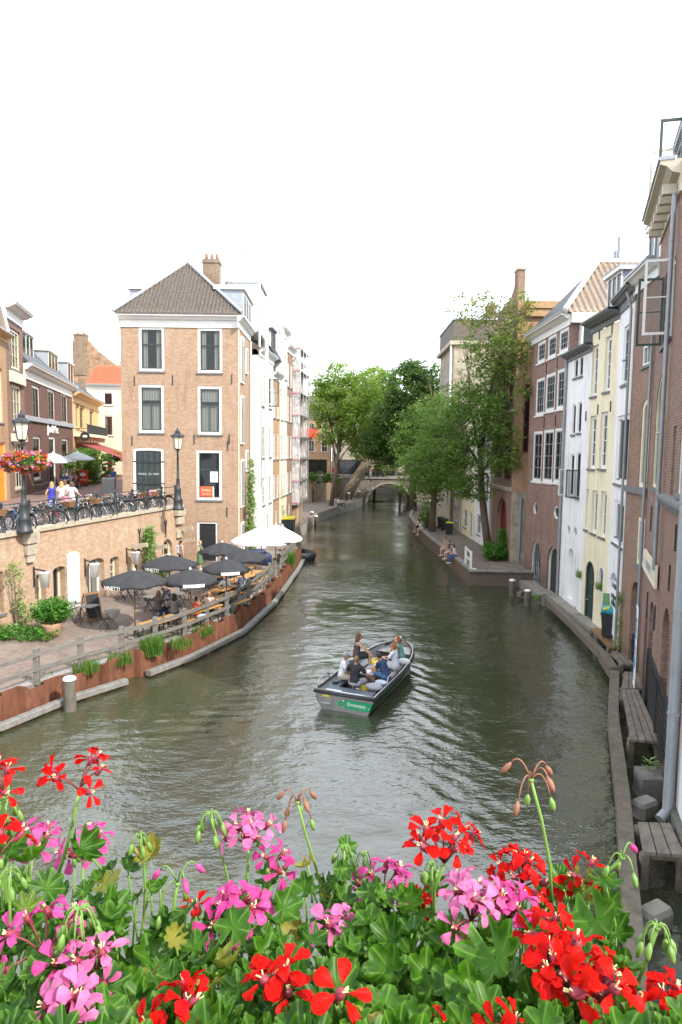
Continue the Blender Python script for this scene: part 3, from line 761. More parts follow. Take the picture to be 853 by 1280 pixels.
poly_slab('far_street', [(-13.6, 100.02), (-13.6, 88), (-4, 93), (-1.5, 101), (-1.0, 110.4), (-120, 110.4), (-120, 100.02)][::-1], 1.02, 4.0, [M['paving2'], M['bk_tan']])
# right bank
RQ = [(7.9, 41.2), (7.75, 49), (7.45, 57), (7.3, 65), (7.6, 76), (9.5, 90), (10.6, 101)]
poly_slab('right_quay', RQ+[(11.4, 108), (30, 108), (30, 43.2), (11.9, 43.2), (11.85, 41.0)], -1, .9, [M['paving'], M['bk_purple']])
m = MB()
for a, b in zip(RQ, RQ[1:]): m.bar((a[0]+.17, a[1], .955), (b[0]+.17, b[1], .955), .34, .11)
m.bar((7.9, 41.2, .953), (11.8, 41.05, .953), .34, .107)
structure(m.build('quay_kerb', ['concrete']))
poly_slab('right_bank', [(13, -4), (13, 43), (30.2, 43), (30.2, 111), (11.4, 111), (11.4, 240), (220, 240), (220, -4)][::-1], -1, 3.9, [M['paving2']])

# ------------------------------------------------------------------ sheet piling with planters, fender timbers, railing
def sheet_piling():
    P = resample(offs(EDGE, -.2), .09); top = []; bot = []
    r = []
    per = 1.5; rg = random.Random(3)
    step = [rg.uniform(-.10, .12) for _ in range(60)]
    for i, p in enumerate(P):
        a = P[max(0, i-1)]; b = P[min(len(P)-1, i+1)]; t = (b-a).normalized(); n = Vector((t.y, -t.x))
        u = (i*.09/per); fr = u % 1; k = int(u)
        w = .30*(1 if fr < .42 else (1-(fr-.42)/.08 if fr < .5 else (0 if fr < .92 else (fr-.92)/.08)))
        q = p+n*(w-.2); r.append((q, .92+step[k]*(1 if .03 < fr < .97 else .6)))
    m = MB(); m.rings([[(q.x, q.y, -.6) for q, z in r], [(q.x, q.y, z) for q, z in r],
                       [(q.x-.0, q.y, z) for q, z in r]], close=False, cap=False)
    k = MB(); rim = [(Vector((q.x, q.y, z))) for q, z in r]
    rt = thing('sheet_piling', 'rusty corrugated steel piling edging the café terrace', 'piling', (0, 0, 0))
    o = m.build('piles', ['rust'], rt); md = o.modifiers.new('t', 'SOLIDIFY'); md.thickness = .025; md.offset = 0
    # end return to the quay
    e = MB(); e.box(-4.4, -2.85, 49.16, 49.24, -.6, .95); e.build('end_plate', ['rust'], rt)
    return r
PILE = sheet_piling()
fp = offs(EDGE, .16)
def fender(name, pts, label):
    m = MB(); sec = []
    P = [Vector((*p, 0)) for p in pts]
    for i, p in enumerate(P):
        t = (P[min(i+1, len(P)-1)]-P[max(0, i-1)]).normalized(); n = Vector((t.y, -t.x, 0)); z = Vector((0, 0, 1))
        sec.append([p+n*a+z*(.17+b) for a, b in ((-.12, -.1), (.1, -.1), (.12, -.07), (.12, .08), (.1, .1), (-.12, .1))])
    m.rings(sec); return tag(m.build(name, ['greybeam']), label, 'fender beam', 'timber fenders along the piling')
s1 = resample(fp, .5); cut = min(range(len(s1)), key=lambda i: (s1[i]-Vector((-7.15, 23.25))).length)
fender('fender_beam', s1[:cut], 'grey fender timber left of the gap in the piling, behind the mooring post')
fender('fender_beam', s1[cut+1:], 'long grey fender timber curving along the terrace to its far end')
rail_path = resample(offs(EDGE, -.46), 1.62)
rt = thing('wooden_railing', 'weathered timber post and rail fence along the terrace edge', 'railing', (rail_path[0].x, rail_path[0].y, .76))
R0 = rail_path[0]
for p in rail_path:
    m = MB(); t = Vector((p.x-R0.x, p.y-R0.y)); m.bbox(t.x-.08, t.x+.08, t.y-.08, t.y+.08, 0, 1.18, .012); m.build('post', ['oldwood'], rt)
for z in (.54, 1.0):
    m = MB()
    for a, b in zip(rail_path, rail_path[1:]):
        n = Vector(((b-a).y, -(b-a).x)).normalized()*.09; m.bar((a.x-R0.x+n.x, a.y-R0.y+n.y, z), (b.x-R0.x+n.x, b.y-R0.y+n.y, z), .05, .13)
    m.build('rail', ['oldwood'], rt)

# grass and weeds growing in the bays of the piling
def blades(mb, cx, cy, z, n, r, h, rg, flow=.5):
    for _ in range(n):
        a = rg.uniform(0, 6.28); d = r*math.sqrt(rg.random()); x, y = cx+d*math.cos(a), cy+d*math.sin(a); hh = h*rg.uniform(.5, 1.1); b = rg.uniform(0, 6.28); k = hh*rg.uniform(.1, flow); w = rg.uniform(.006, .014)
        dx, dy = math.cos(b), math.sin(b); nx_, ny_ = -dy*w, dx*w
        mb.add([(x-nx_, y-ny_, z), (x+nx_, y+ny_, z), (x+dx*k*.35+nx_, y+dy*k*.35+ny_, z+hh*.6), (x+dx*k*.35-nx_, y+dy*k*.35-ny_, z+hh*.6), (x+dx*k, y+dy*k, z+hh)], [(0, 1, 2, 3), (3, 2, 4)])
M['grass'] = leafmat('long grass', (.07, .16, .02), (.16, .30, .05), .6, .4)
rgg = random.Random(8)
for px, py, n, h, lab in ((50, 830, 90, .25, 'sparse dry weeds behind the first bay of piling'), (108, 822, 330, .5, 'clump of weeds in the piling left of the gap'), (150, 812, 300, .45, 'green tuft of grass in the piling at the gap'),
                          (190, 800, 900, .75, 'big bright green clump of long grass by the railing'), (226, 792, 160, .5, 'small yellowish tuft in the piling'), (254, 776, 420, .4, 'low grey green herbs in the piling below the red top'),
                          (362, 690, 420, 1.0, 'tall grass in the last planter of the piling')):
    p = Pz(px, py+13, .85); m = MB(); blades(m, 0, 0, 0, int(n*.8), .42, h*.95, rgg)
    tag(m.build('grass_clump', ['grass'], None, False, (p.x, p.y, .72)), lab, 'grass', 'plants in the sheet piling')

# mooring posts
def post(px, py, h, label, cap='white', r=.17, z=0):
    p = Pz(px, py, z); t = thing('mooring_post', label, 'mooring post', (p.x, p.y, -.8), group='mooring posts in the water')
    m = MB(); m.lathe([(r, 0), (r*1.02, .8), (r*.97, .8+h*.6), (r, .8+h)], 10); smooth_by_angle(m.build('pile', ['beam' if r < .16 else 'postwood'], t))
    m = MB(); m.lathe([(r*1.08, .8+h-.02), (r*1.1, .8+h+.02), (r*.9, .8+h+.07), (r*.3, .8+h+.1)], 12); m.build('cap', [cap], t, True)
post(88, 888, 1.0, 'thick mooring post with pale cap beside the left fender timber', 'canvaswhite', .19)
post(640, 744, .85, 'mooring post with white dome cap in front of the quay end')
post(659, 757, .8, 'white capped mooring post beside the timber jetty stub')
post(592, 731, .95, 'white capped mooring post at the corner of the right quay')
post(390, 655, 1.3, 'taller of the two far posts by the left wharf', 'canvaswhite', .2)
post(395, 657, 1.0, 'shorter of the two far posts by the left wharf', 'canvaswhite', .2)
for q, (x, y, lab) in enumerate(((449, 631, 'dark post left of the bridge arch'), (468, 627, 'post standing in front of the bridge arch on its left'), (500, 630, 'post at the right foot of the bridge arch'), (436, 634, 'pale capped post before the bridge abutment'))):
    post(x, y, 2.0, lab, 'canvaswhite', .22)

# ------------------------------------------------------------------ upper quay wall with cellar doors
D = dict
QL = (Vector(QB)-Vector(QA)).length
wb = dict(fm='cream', curtain=False, grid=(2, 3), sillm='stone')
ops = [D(px=(0, 5, 714, 767), style='sash', fm='dgreen', grid=(2, 4), foot=0, depth=.3), D(px=(47, 58, 716, 772), style='sash', fm='cream', grid=(1, 1), arch=.25, depth=.35, foot=1),
       D(px=(67, 83, 708, 775), style='sash', fm='cream', grid=(2, 1), arch=.4, depth=.4, foot=1, curtain=False), D(px=(110, 131, 698, 765), style='sash', fm='canvaswhite', grid=(2, 1), arch=.4, depth=.4, foot=1),
       D(px=(138, 149, 696, 727), style='sash', fm='cream', grid=(2, 3), arch=.35, depth=.35), D(px=(168.5, 178, 686, 722), style='door', fm='dgreen', dm='dgreen', arch=.8, depth=.4, foot=1),
       D(px=(203, 216, 674, 716), style='sash', fm='cream', grid=(2, 3), arch=1, depth=.3, foot=1)]
QW, QLen, qo = house('quay_wall', 'long brick quay wall with arched cellar doors below the street', QA, QB, .5, SZ+.02, .6, M['bk_quay'], ops, group=None, cat='quay wall', top=False)
m = MB(); m.box(-.1, QLen, -.45, .10, SZ+.021, SZ+.17); 
for i in range(18): pass
m.build('coping', ['stone'], QW)
t0, _ = Pl(36, 690, QA, QB)
for lo, hi, za, zb in ((t0-.35, t0+.35, SZ-.35, SZ+.175), (t0-.28, t0+.28, SZ-.8, SZ-.36), (t0-.2, t0+.2, SZ-1.1, SZ-.81)):
    m = MB(); m.bbox(lo, hi, .004, .34-(SZ-za)*.16, za, zb, .03); m.build('stone_corbel', ['stone'], QW)
for px in (226,):
    tt, _ = Pl(px, 640, QA, QB)
    for k, (a, b) in enumerate(((-.1, -.42), (-.5, -.9), (-1.3, -1.7))): m = MB(); m.bbox(.05, .95-.1*k, .004, .32-.08*k, SZ+b, SZ+a, .04); m.build('stone_corbel', ['stone'], QW)
for px, py in ((174, 671), (207, 660)):
    tt, z = Pl(px, py, QA, QB); a = MB(); a.bar((tt, .03, z-.5), (tt, .03, z+.1), .05, .04, up=(0, 1, 0)); a.bar((tt, .03, z+.1), (tt-.13, .03, z+.42), .045, .04, up=(0, 1, 0)); a.bar((tt, .03, z+.1), (tt+.13, .03, z+.42), .045, .04, up=(0, 1, 0)); a.build('wall_anchor', ['iron'], QW)
for px, py in ((165, 683), (190, 685), (224, 662), (226, 676)):
    tt, z = Pl(px, py, QA, QB); a = MB(); a.bar((tt, 0, z), (tt, .85, z+.12), .16, .2); a.build('stone_spout', ['stone'], QW)
# open white shutter door leaning on the wall
ta, za = Pl(83, 712, QA, QB); tb, _ = Pl(98, 712, QA, QB); lo, hi = sorted((ta, tb))
m = MB(); P = outline(D(x0=lo+.03, x1=hi, z0=WZ+.08, z1=WZ+2.5, arch=.35)); m.rings([[(x, y, z) for x, z in P] for y in (.03, .09)]); 
for z in (WZ+.9, WZ+1.8): m.box(lo+.1, hi-.08, .09, .115, z, z+.14)
m.build('door_leaf', ['canvaswhite'], QW)

# iron railing on the quay
rl = thing('iron_railing', 'black iron post railing on top of the quay wall', 'railing', (QA[0], QA[1], SZ+.17), math.atan2(QB[1]-QA[1], QB[0]-QA[0]))
ni = 16
for i in range(ni):
    x = .35+i*(QLen-.6)/(ni-1)
    m = MB(); m.lathe([(.085, 0), (.085, .06), (.055, .09), (.05, .55), (.062, .57), (.062, .62), (.048, .65), (.045, 1.02), (.062, 1.05), (.062, 1.1), (.03, 1.15)], 9, (x, -.22, 0)); m.build('post', ['iron'], rl, True)
for z in (.6, 1.02):
    m = MB(); m.tube([(0.1, -.22, z), (QLen, -.22, z)], .022, 6); m.build('rail', ['iron'], rl)

def street_lamp(px, py, h, label):
    p = Pz(px, py, SZ+.17); t = thing('street_lamp', label, 'street lamp', (p.x, p.y, SZ+.1), group='cast iron street lamps'); k = h/4.4
    m = MB(); m.lathe([(.3, 0), (.3, .12), (.25, .16), (.23, .5), (.25, .55), (.17, .65), (.15, 1.05), (.17, 1.1), (.1, 1.2), (.085, 1.6), (.1, 1.63), (.065, 1.7), (.05, 3.1*k+.2), (.09, 3.14*k+.2), (.05, 3.2*k+.2)], 14); m.build('pole', ['iron'], t, True)
    z = 3.2*k+.2; m = MB()
    m.lathe([(.1, 0), (.17, .04), (.2, .08)], 6, (0, 0, z)); m.build('lantern_base', ['iron'], t)
    m = MB(); m.lathe([(.17, .08), (.27, .68)], 6, (0, 0, z)); m.build('lantern_glass', [mat('frosted lantern glass', (.78, .72, .55), .35, na=.1)], t)
    m = MB(); m.lathe([(.36, .68), (.37, .72), (.2, .86), (.14, .9), (.15, .98), (.05, 1.06), (.03, 1.16)], 6, (0, 0, z))
    for i in range(6): a = math.pi/3*i; m.bar((.172*math.cos(a), .172*math.sin(a), z+.08), (.275*math.cos(a), .275*math.sin(a), z+.69), .025, .025); m.ell((.33*math.cos(a), .33*math.sin(a), z+.77), .035, nu=6, nv=5)
    m.build('lantern_roof', ['iron'], t); return t, p
L1, l1p = street_lamp(31, 664, 4.5, 'cast iron lamp post carrying a hanging flower basket')
L2, l2p = street_lamp(223, 636, 4.1, 'slim cast iron lamp post in front of the corner house')
# ------------------------------------------------------------------ right bank houses, nearest first
V = [(4.9, 6.2), (7.15, 13.8), (8.78, 18.55), (10.25, 22.8), (10.7, 25.6), (11.3, 28.5), (11.45, 31.9), (11.7, 36.0), (11.7, 43.0)]
# white plastered house at the bridge foot
h, L, O = house('white_house', 'white plastered wall with a thick grey pipe at the right edge', V[0], V[1], .2, 11.5, 8, M['plwhite'], [], None)
m = MB(); m.box(-.2, L-.02, .004, .14, -.8, .8); m.build('plinth', ['darkstone'], h)
pipe(h, [(L-.1, .17, 9), (L-.1, .17, .75), (L-.3, .35, .6)], .11, 'zinc')
# dark brown brick house
h, L, O = house('brick_house', 'dark brown brick house with stone string course at the right edge', V[1], V[2], .2, 14.6, 9, M['bk_purple'], [
    D(px=(849.5, 866, 531, 621), fm='white', grid=(2, 3), depth=.12), D(px=(840.2, 843.6, 533, 621), fm='white', grid=(1, 2), depth=.3, sill=False),
    D(px=(827.5, 837, 757, 850), style='none', arch=1, depth=.35, foot=1), D(px=(843, 858, 790, 870), style='dark', arch=1, depth=.35, foot=1)])
o2 = O[2]; m = MB(); m.poly([(x, -.34, z) for x, z in reversed(outline(o2))]); m.build('niche_back', ['bk_grey'], h)
_, zs = Pl(840, 626, V[1], V[2]); m = MB(); m.rings([[(x, y, z) for y, z in ((.003, zs-.28), (.1, zs-.22), (.2, zs-.02), (.2, zs+.06), (.003, zs+.12))] for x in (0.05, L-.12)]); m.build('string_course', ['bluestone'], h)
for px, py, pt in ((846, 655, 690), (838, 705, 740), (847, 713, 755)):
    a, z = Pl(px, (py+pt)/2, V[1], V[2]); _, za = Pl(px, py, V[1], V[2]); _, zb = Pl(px, pt, V[1], V[2]); anchors(h, [(a, (za+zb)/2)], za-zb)
# tall brick house with the big cornice
h, L, O = house('brick_house', 'tall red brown brick house with cream cornice and casements flung open', V[2], V[3], .2, 15.0, 9, M['bk_red'], [
    D(x0=.2, x1=2.6, z0=11.35, z1=13.5, fm='white', style='sash', grid=(2, 1), curtain='net'),
    D(px=(818.5, 829, 472, 612), arch=1, depth=.13, fm='cream', grid=(2, 2)), D(px=(811, 816.5, 748, 838), style='door', dm='dgreen', fm='dgreen', arch=.8, depth=.25, foot=1)])
cw = O[0]['part']
open_sash(cw, (.25, .02), 88, .72, 11.42, 13.42, 'white', 1); open_sash(cw, (2.55, .02), 92, .72, 11.45, 13.45, 'dgreen', 1, dirx=1)
c = cornice(h, L, 15.75, .8, .55, 'drab', x0=-.35)
for i in range(6): m = MB(); m.box(.1+i*.75, .3+i*.75, .07, .42, 15.05, 15.3); m.build('bracket', ['drab'], c)
for i in range(3): m = MB(); m.box(-.34, -.004, -.75-i*.6, -.55-i*.6, 15.1, 15.32); m.build('bracket', ['drab'], c)
m = MB(); m.box(-.55, -.003, -3, -.02, 15.33, 15.75); m.build('cornice_return', ['drab'], c)
dm = dormer(h, 1.25, -.15, 15.76, 2.1, 3, 1.15, 'white', 'white', 2)
open_sash(dm, (.25, -.05), 95, .6, 15.8, 17.0, 'dgreen', 0); open_sash(dm, (2.25, -.05), 88, .66, 15.85, 17.05, 'cream', 0)
m = MB(); m.poly([(0, .2, 15.8), (L, .2, 15.8), (L-.6, -4, 18.6), (.6, -4, 18.6)]); m.poly([(L, .2, 15.8), (L, -8, 15.8), (L-.6, -4, 18.6)]); m.build('roof', ['tile2'], h)
pipe(h, [(.02, .14, 15.0), (.02, .14, 5.0)], .06)
for px, py, pt in ((815, 632, 665), (820, 634, 670), (833.5, 440, 470), (810, 738, 775), (819.5, 755, 790)):
    a, z = Pl(px, (py+pt)/2, V[2], V[3]); _, za = Pl(px, py, V[2], V[3]); _, zb = Pl(px, pt, V[2], V[3]); anchors(h, [(a, (za+zb)/2)], za-zb)
# painted name board on the wall
a0, zt = Pl(810, 686, V[2], V[3]); _, zb = Pl(810, 713, V[2], V[3]); a1, _ = Pl(824.5, 725, V[2], V[3]); lo, hi = sorted((a0, a1))
sg = thing('wall_sign', 'cream board with faded lettering fixed above a narrow door', 'sign', h.location, h.rotation_euler.z)
m = MB(); m.box(lo, hi, .05, .12, zb, zt); m.build('board', ['cream'], sg)
m = MB(); m.box(lo+.12, hi-.12, .121, .124, zb+.18, zt-.18); m.build('faded_field', [mat('faded lettering field', (.52, .50, .46), .8, ns=14, na=.35)], sg)
text(sg, 'WERFKELDER', .30, ((lo+hi)/2, .127, (zt+zb)/2), (rad(90), 0, rad(180)), 'grey', sx=.7)
# narrow brown brick house
h, L, O = house('brick_house', 'narrow brown brick house with a tall round arched window', V[3], V[4], .3, 14.2, 9, M['bk_brown'], [
    D(px=(801, 811, 500, 610), arch=.8, depth=.12, fm='cream', grid=(2, 1), curtain=True, fw=.15), D(px=(796.5, 805.5, 647, 707), depth=.12, fm='cream', grid=(1, 1), fw=.14),
    D(px=(803.5, 816, 430, 456), depth=.12, fm='white', grid=(3, 1)), D(px=(787.5, 799.5, 726, 824), style='none', arch=1, depth=.5, foot=1)])
o2 = O[3]; m = MB(); m.poly([(x, -.49, z) for x, z in reversed(outline(o2))]); m.build('niche_back', ['bk_brown'], h)
gt = MB()
for i in range(7):
    for s in (-1, 1): x = o2['x0']+(o2['x1']-o2['x0'])*(i+.5)/7; gt.bar((x-.2*s, -.1+.01*s, .75), (x+.2*s, -.1+.01*s, 1.75), .03, .02, up=(0, 1, 0))
gt.build('lattice_gate', ['black'], h)
cornice(h, L, 14.5, .55, .4, 'white'); dormer(h, L*.62, -.3, 14.55, 1.5, 3, 1.5, 'white', 'lead', 2, 'white')
m = MB(); m.poly([(0, .1, 14.5), (L, .1, 14.5), (L, -4, 18), (0, -4, 18)]); m.build('roof', ['tile2'], h)
pipe(h, [(.05, .1, 12.2), (.05, .1, .6)], .05)
_, zs = Pl(800, 613, V[3], V[4]); m = MB(); m.box(.05, L-.05, .003, .12, zs-.12, zs+.1); m.build('string_course', ['bluestone'], h)
# white plastered house
h, L, O = house('white_house', 'white plastered canal house beside the pale yellow one', V[4], V[5], .3, 13.9, 9, M['plwhite'], [
    D(px=(779, 788, 407, 479), fm='white', grid=(2, 4), fw=.12, sm='grey'), D(px=(770.5, 786, 519, 606), fm='white', grid=(2, 1), fw=.14, sm='white'),
    D(px=(767.5, 779.5, 626, 682), fm='white', grid=(2, 1), fw=.15), D(px=(762, 773.5, 716, 729.5), style='none', arch=1, depth=.2)])
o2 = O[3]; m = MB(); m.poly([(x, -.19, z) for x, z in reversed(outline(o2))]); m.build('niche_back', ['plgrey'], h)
cornice(h, L, 14.35, .55, .35, 'bluestone', gutter='black'); pipe(h, [(.08, .3, 14.1), (.08, .12, 13.5), (.08, .12, .6)], .05)
m = MB(); m.poly([(0, .1, 14.4), (L, .1, 14.4), (L, -4.5, 18.2), (0, -4.5, 18.2)]); m.build('roof', ['tile2'], h)
hw = h; wA, wB = V[4], V[5]
# pale yellow house
yw = dict(fm='white', depth=.2, sm='white')
h, L, O = house('yellow_house', 'pale yellow plastered canal house with arched cellar doors', V[5], V[6], .3, 13.6, 9, M['plcream'], [
    D(px=(740, 747.3, 432, 495), grid=(2, 4), **yw), D(px=(756, 763.7, 421, 489), grid=(2, 4), **yw), D(px=(737, 745, 520, 586), grid=(2, 4), curtain=False, **yw), D(px=(750, 759, 515, 586), grid=(2, 4), curtain=False, **yw),
    D(px=(730.7, 736, 611, 662), grid=(1, 2), **yw), D(px=(739.7, 746.3, 613, 667), grid=(1, 2), **yw), D(px=(750.7, 757.6, 614, 672), grid=(1, 2), **yw),
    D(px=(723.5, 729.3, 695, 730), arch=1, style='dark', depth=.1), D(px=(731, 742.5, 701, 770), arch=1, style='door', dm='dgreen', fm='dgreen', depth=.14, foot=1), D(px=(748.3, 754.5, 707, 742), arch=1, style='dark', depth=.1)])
cornice(h, L, 14.05, .4, .5, 'bluestone', gutter='black')
m = MB(); m.poly([(-.1, .3, 14.1), (L+.1, .3, 14.1), (L+.1, -4.5, 17.4), (-.1, -4.5, 17.4)]); m.build('roof', ['slate'], h)
dormer(h, L*.52, -.35, 14.15, 1.75, 3.2, 1.7, 'white', mat('blue grey boards', (.25, .29, .36), .6), 3, 'white', .2)
for px, py in ((750, 418), (766, 411), (748, 512), (764, 508), (733, 520)): a, z = Pl(px, py, V[5], V[6]); anchors(h, [(a, z)], .45)
# narrow white house
nw = dict(fm='white', depth=.15, grid=(1, 2), sm='dgreen', fw=.06, curtain=False)
h, L, O = house('white_house', 'narrow low white canal house between brown and yellow fronts', V[6], V[7], .3, 12.9, 9, M['plwhite'], [
    D(px=(718, 722.6, 449, 472), **nw), D(px=(724.3, 729, 445, 470), **nw), D(px=(715.6, 719.6, 506, 543), **nw), D(px=(722.4, 727, 503, 541), **nw),
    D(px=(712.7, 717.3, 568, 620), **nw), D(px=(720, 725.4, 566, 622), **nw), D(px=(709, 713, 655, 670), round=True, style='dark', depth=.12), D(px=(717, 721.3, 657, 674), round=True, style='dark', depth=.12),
    D(px=(709.3, 717, 685, 750), arch=1, style='none', depth=.25)])
o2 = O[8]; m = MB(); m.poly([(x, -.24, z) for x, z in reversed(outline(o2))]); m.build('niche_back', ['plwhite'], h)
if O[5].get('part'):
    o2 = O[5]; zb, zt = o2['z0'], o2['z0']+1.35
    open_sash(o2['part'], (o2['x0'], .02), 80, .62, zb, zt, 'black', 0, fw=.05); open_sash(o2['part'], (o2['x1'], .02), 100, .5, zb, zt, 'white', 0, fw=.06)
    o2 = O[4]; open_sash(o2['part'], (o2['x1'], .02), 95, .55, zb, zt, 'white', 0, fw=.06)
cornice(h, L, 13.15, .3, .35, 'bluestone', gutter='black')
m = MB(); m.poly([(0, .2, 13.2), (L, .2, 13.2), (L, -4, 15.2), (0, -4, 15.2)]); m.build('roof', ['slate'], h)
# red brick house with the tiled hip roof
rw = dict(fm='white', fw=.16, depth=.12, sm='grey', sillm='white', curtain=False)
ops = []
for r, (x, ) in ((0, ((672.3, 681.8, 427, 453),)), (0, ((685.3, 695.6, 419, 447),)), (0, ((699.5, 710.7, 411, 440),)),
                 (1, ((670.2, 680.4, 473, 519),)), (1, ((682.3, 693.8, 467, 514),)), (1, ((696.3, 708.6, 461, 511),)),
                 (2, ((666.5, 677.4, 539, 602),)), (2, ((679.2, 691.3, 537, 603),)), (2, ((692.7, 705.2, 535, 604),))):
    ops.append(D(px=x, grid=((3, 3), (3, 4), (2, 4))[r], transom=(None, None, .5)[r], **rw))
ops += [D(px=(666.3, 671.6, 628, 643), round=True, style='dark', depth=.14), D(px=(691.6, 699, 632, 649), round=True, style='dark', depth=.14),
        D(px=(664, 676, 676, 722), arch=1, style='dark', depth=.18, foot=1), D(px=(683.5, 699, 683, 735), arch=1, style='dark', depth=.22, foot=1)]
h, L, O = house('red_brick_house', 'old red brick house with nine white windows and a steep hipped roof', V[7], V[8], .2, 14.9, 12, M['bk_red'], ops)
cornice(h, L, 15.35, .6, .5, 'white', gutter='grey')
m = MB(); m.box(-.35, -.003, -10, -.01, 14.85, 15.35); m.build('eave_board', ['white'], h)
ap = L/2; ax_, az = -2.6, 18.9
m = MB(); m.poly([(-.1, .35, 15.42), (L+.1, .35, 15.42), (ap, ax_, az)]); m.poly([(L+.1, .35, 15.42), (L+.1, -12, 15.42), (ap, -12, az), (ap, ax_, az)]); m.build('roof', ['slate'], h)
pt = pantiles((-.3, -12, 15.4), (-.3, .35, 15.4), (ap, -12, az), (ap, ax_, az), .33, .42, .05, .03); pt.build('tiled_roof', ['tile2'], h, True)
m = MB(); m.tube([(-.25, .36, 15.5), (ap, ax_, az+.08)], .13, 8); m.tube([(ap, ax_, az+.07), (ap, -12, az+.07)], .13, 8); m.build('ridge', ['canvaswhite'], h)
b = MB(); b.box(-.4, -.003, -1.7, -.5, 13.1, 14.8); o = b.build('bay_window', ['white'], h); g = MB(); g.box(-.42, -.4, -1.6, -.6, 13.25, 14.65); g.build('pane', ['glass'], o)
chimney(h, L-1.2, -4.5, 14.5, 19.1, 1.1, .8, None, 0)
m = MB(); m.tube([(L-1.5, -4.5, 19.1), (L-1.5, -4.5, 20.9)], .1, 8); m.tube([(L-1.0, -4.5, 19.1), (L-1.0, -4.5, 20.2)], .12, 8); m.build('flue', ['zinc'], h)
pipe(h, [(.0, .1, 13), (.0, .1, .5)], .07)
a, z = Pl(682, 640, V[7], V[8]); 
gr = MB()
for o2 in (O[11],):
    cx = (o2['x0']+o2['x1'])/2
    for i in range(5): x = o2['x0']+(o2['x1']-o2['x0'])*(i+.5)/5; gr.tube([(x, -.08, .4), (x, -.08, top_at(o2, x)-.05)], .018, 5)
    for r in (.35, .65): gr.tube([(cx+r*math.cos(t), -.07, 1.0+r*math.sin(t)) for t in [math.pi*k/10 for k in range(21)]], .016, 5)
gr.build('iron_grille', ['grey'], h)
for o2 in O[:3]+O[3:6]+O[6:9]:
    if o2['x0'] > .8: anchors(h, [(o2['x0']-.28, o2['z1']+.45)], .6)
# ornate brick house behind the tree
Cc, Cd = (11.25, 45.0), (11.2, 50.6)
bw_ = dict(fm='redawning', fw=.1, depth=.2, curtain=False)
M['dred'] = mat('oxblood paint', (.16, .02, .02), .4)
ops = [D(x0=1.1, x1=3.9, z0=.9, z1=5.0, arch=1, style='door', dm='dred', fm='dred', depth=.4), D(x0=.5, x1=2.4, z0=6.3, z1=10.2, fm='dred', grid=(3, 2), depth=.2), D(x0=2.9, x1=5.0, z0=6.3, z1=10.2, fm='dred', grid=(3, 2), depth=.2),
       D(x0=.5, x1=1.6, z0=11.4, z1=14.0, fm='dred', grid=(2, 2)), D(x0=1.9, x1=3.4, z0=11.4, z1=14.0, fm='dred', grid=(2, 2)), D(x0=3.7, x1=5.0, z0=11.4, z1=14.0, fm='dred', grid=(2, 2)), D(x0=1.8, x1=4.0, z0=15.4, z1=17.4, fm='white', grid=(3, 1))]
h, L, O = house('ornate_brick_house', 'tall brown brick house with oxblood arched door behind the tree', Cc, Cd, .9, 17.9, 7, M['bk_brown'], ops, sidem=M['bk_tan'])  # lighter tan on the side wall: sunlight on the brown brick put into colour
for q, za, zb in ((.15, 5.6, 5.85), (.12, 10.8, 11.0), (.2, 14.6, 14.9)): m = MB(); m.box(-.12, L+.1, .003, q, za, zb); m.build('string_course', ['stone'], h)
pr = [(L+.02, 17.9), (.0, 17.9), (.0, 18.2), (.15, 18.4), (.2, 19.9), (1.1, 19.9), (1.2, 19.0), (2.0, 18.5), (3.2, 18.3), (4.0, 18.25), (4.8, 18.2), (L+.02, 18.2)]
m = MB(); m.rings([[(x, y, z) for x, z in pr] for y in (-.45, .0)]); m.build('gable', ['bk_brown'], h)
m = MB(); m.box(.12, 1.18, -.5, .05, 19.902, 20.05); m.build('gable_cap', ['stone'], h)
c = MB(); c.box(-.25, -.003, -7, -.5, 16.9, 17.4); c.box(-.35, -.003, -7, -.5, 17.4, 17.85); o = c.build('side_cornice', [mat('orange glazed brick', (.40, .25, .12), .6)], h)
w = MB(); w.box(-.09, -.003, -2.6, -1.3, 14.9, 16.4); o = w.build('side_window', ['dred'], h); g = MB(); g.box(-.1, -.09, -2.5, -1.4, 15.0, 16.3); g.build('pane', ['glass'], o)
w = MB(); w.box(-.09, -.003, -.95, -.6, 8.2, 12.6); o = w.build('side_window', ['dred'], h); g = MB(); g.box(-.1, -.09, -.9, -.65, 8.3, 12.5); g.build('pane', ['glass'], o)
m = MB(); m.box(-.16, -.003, -5, -.02, .9, 5.6); m.build('rendered_base', ['plgrey'], h)
pipe(h, [(-.28, -.55, 5.2), (-.28, -.55, .9)], .07)
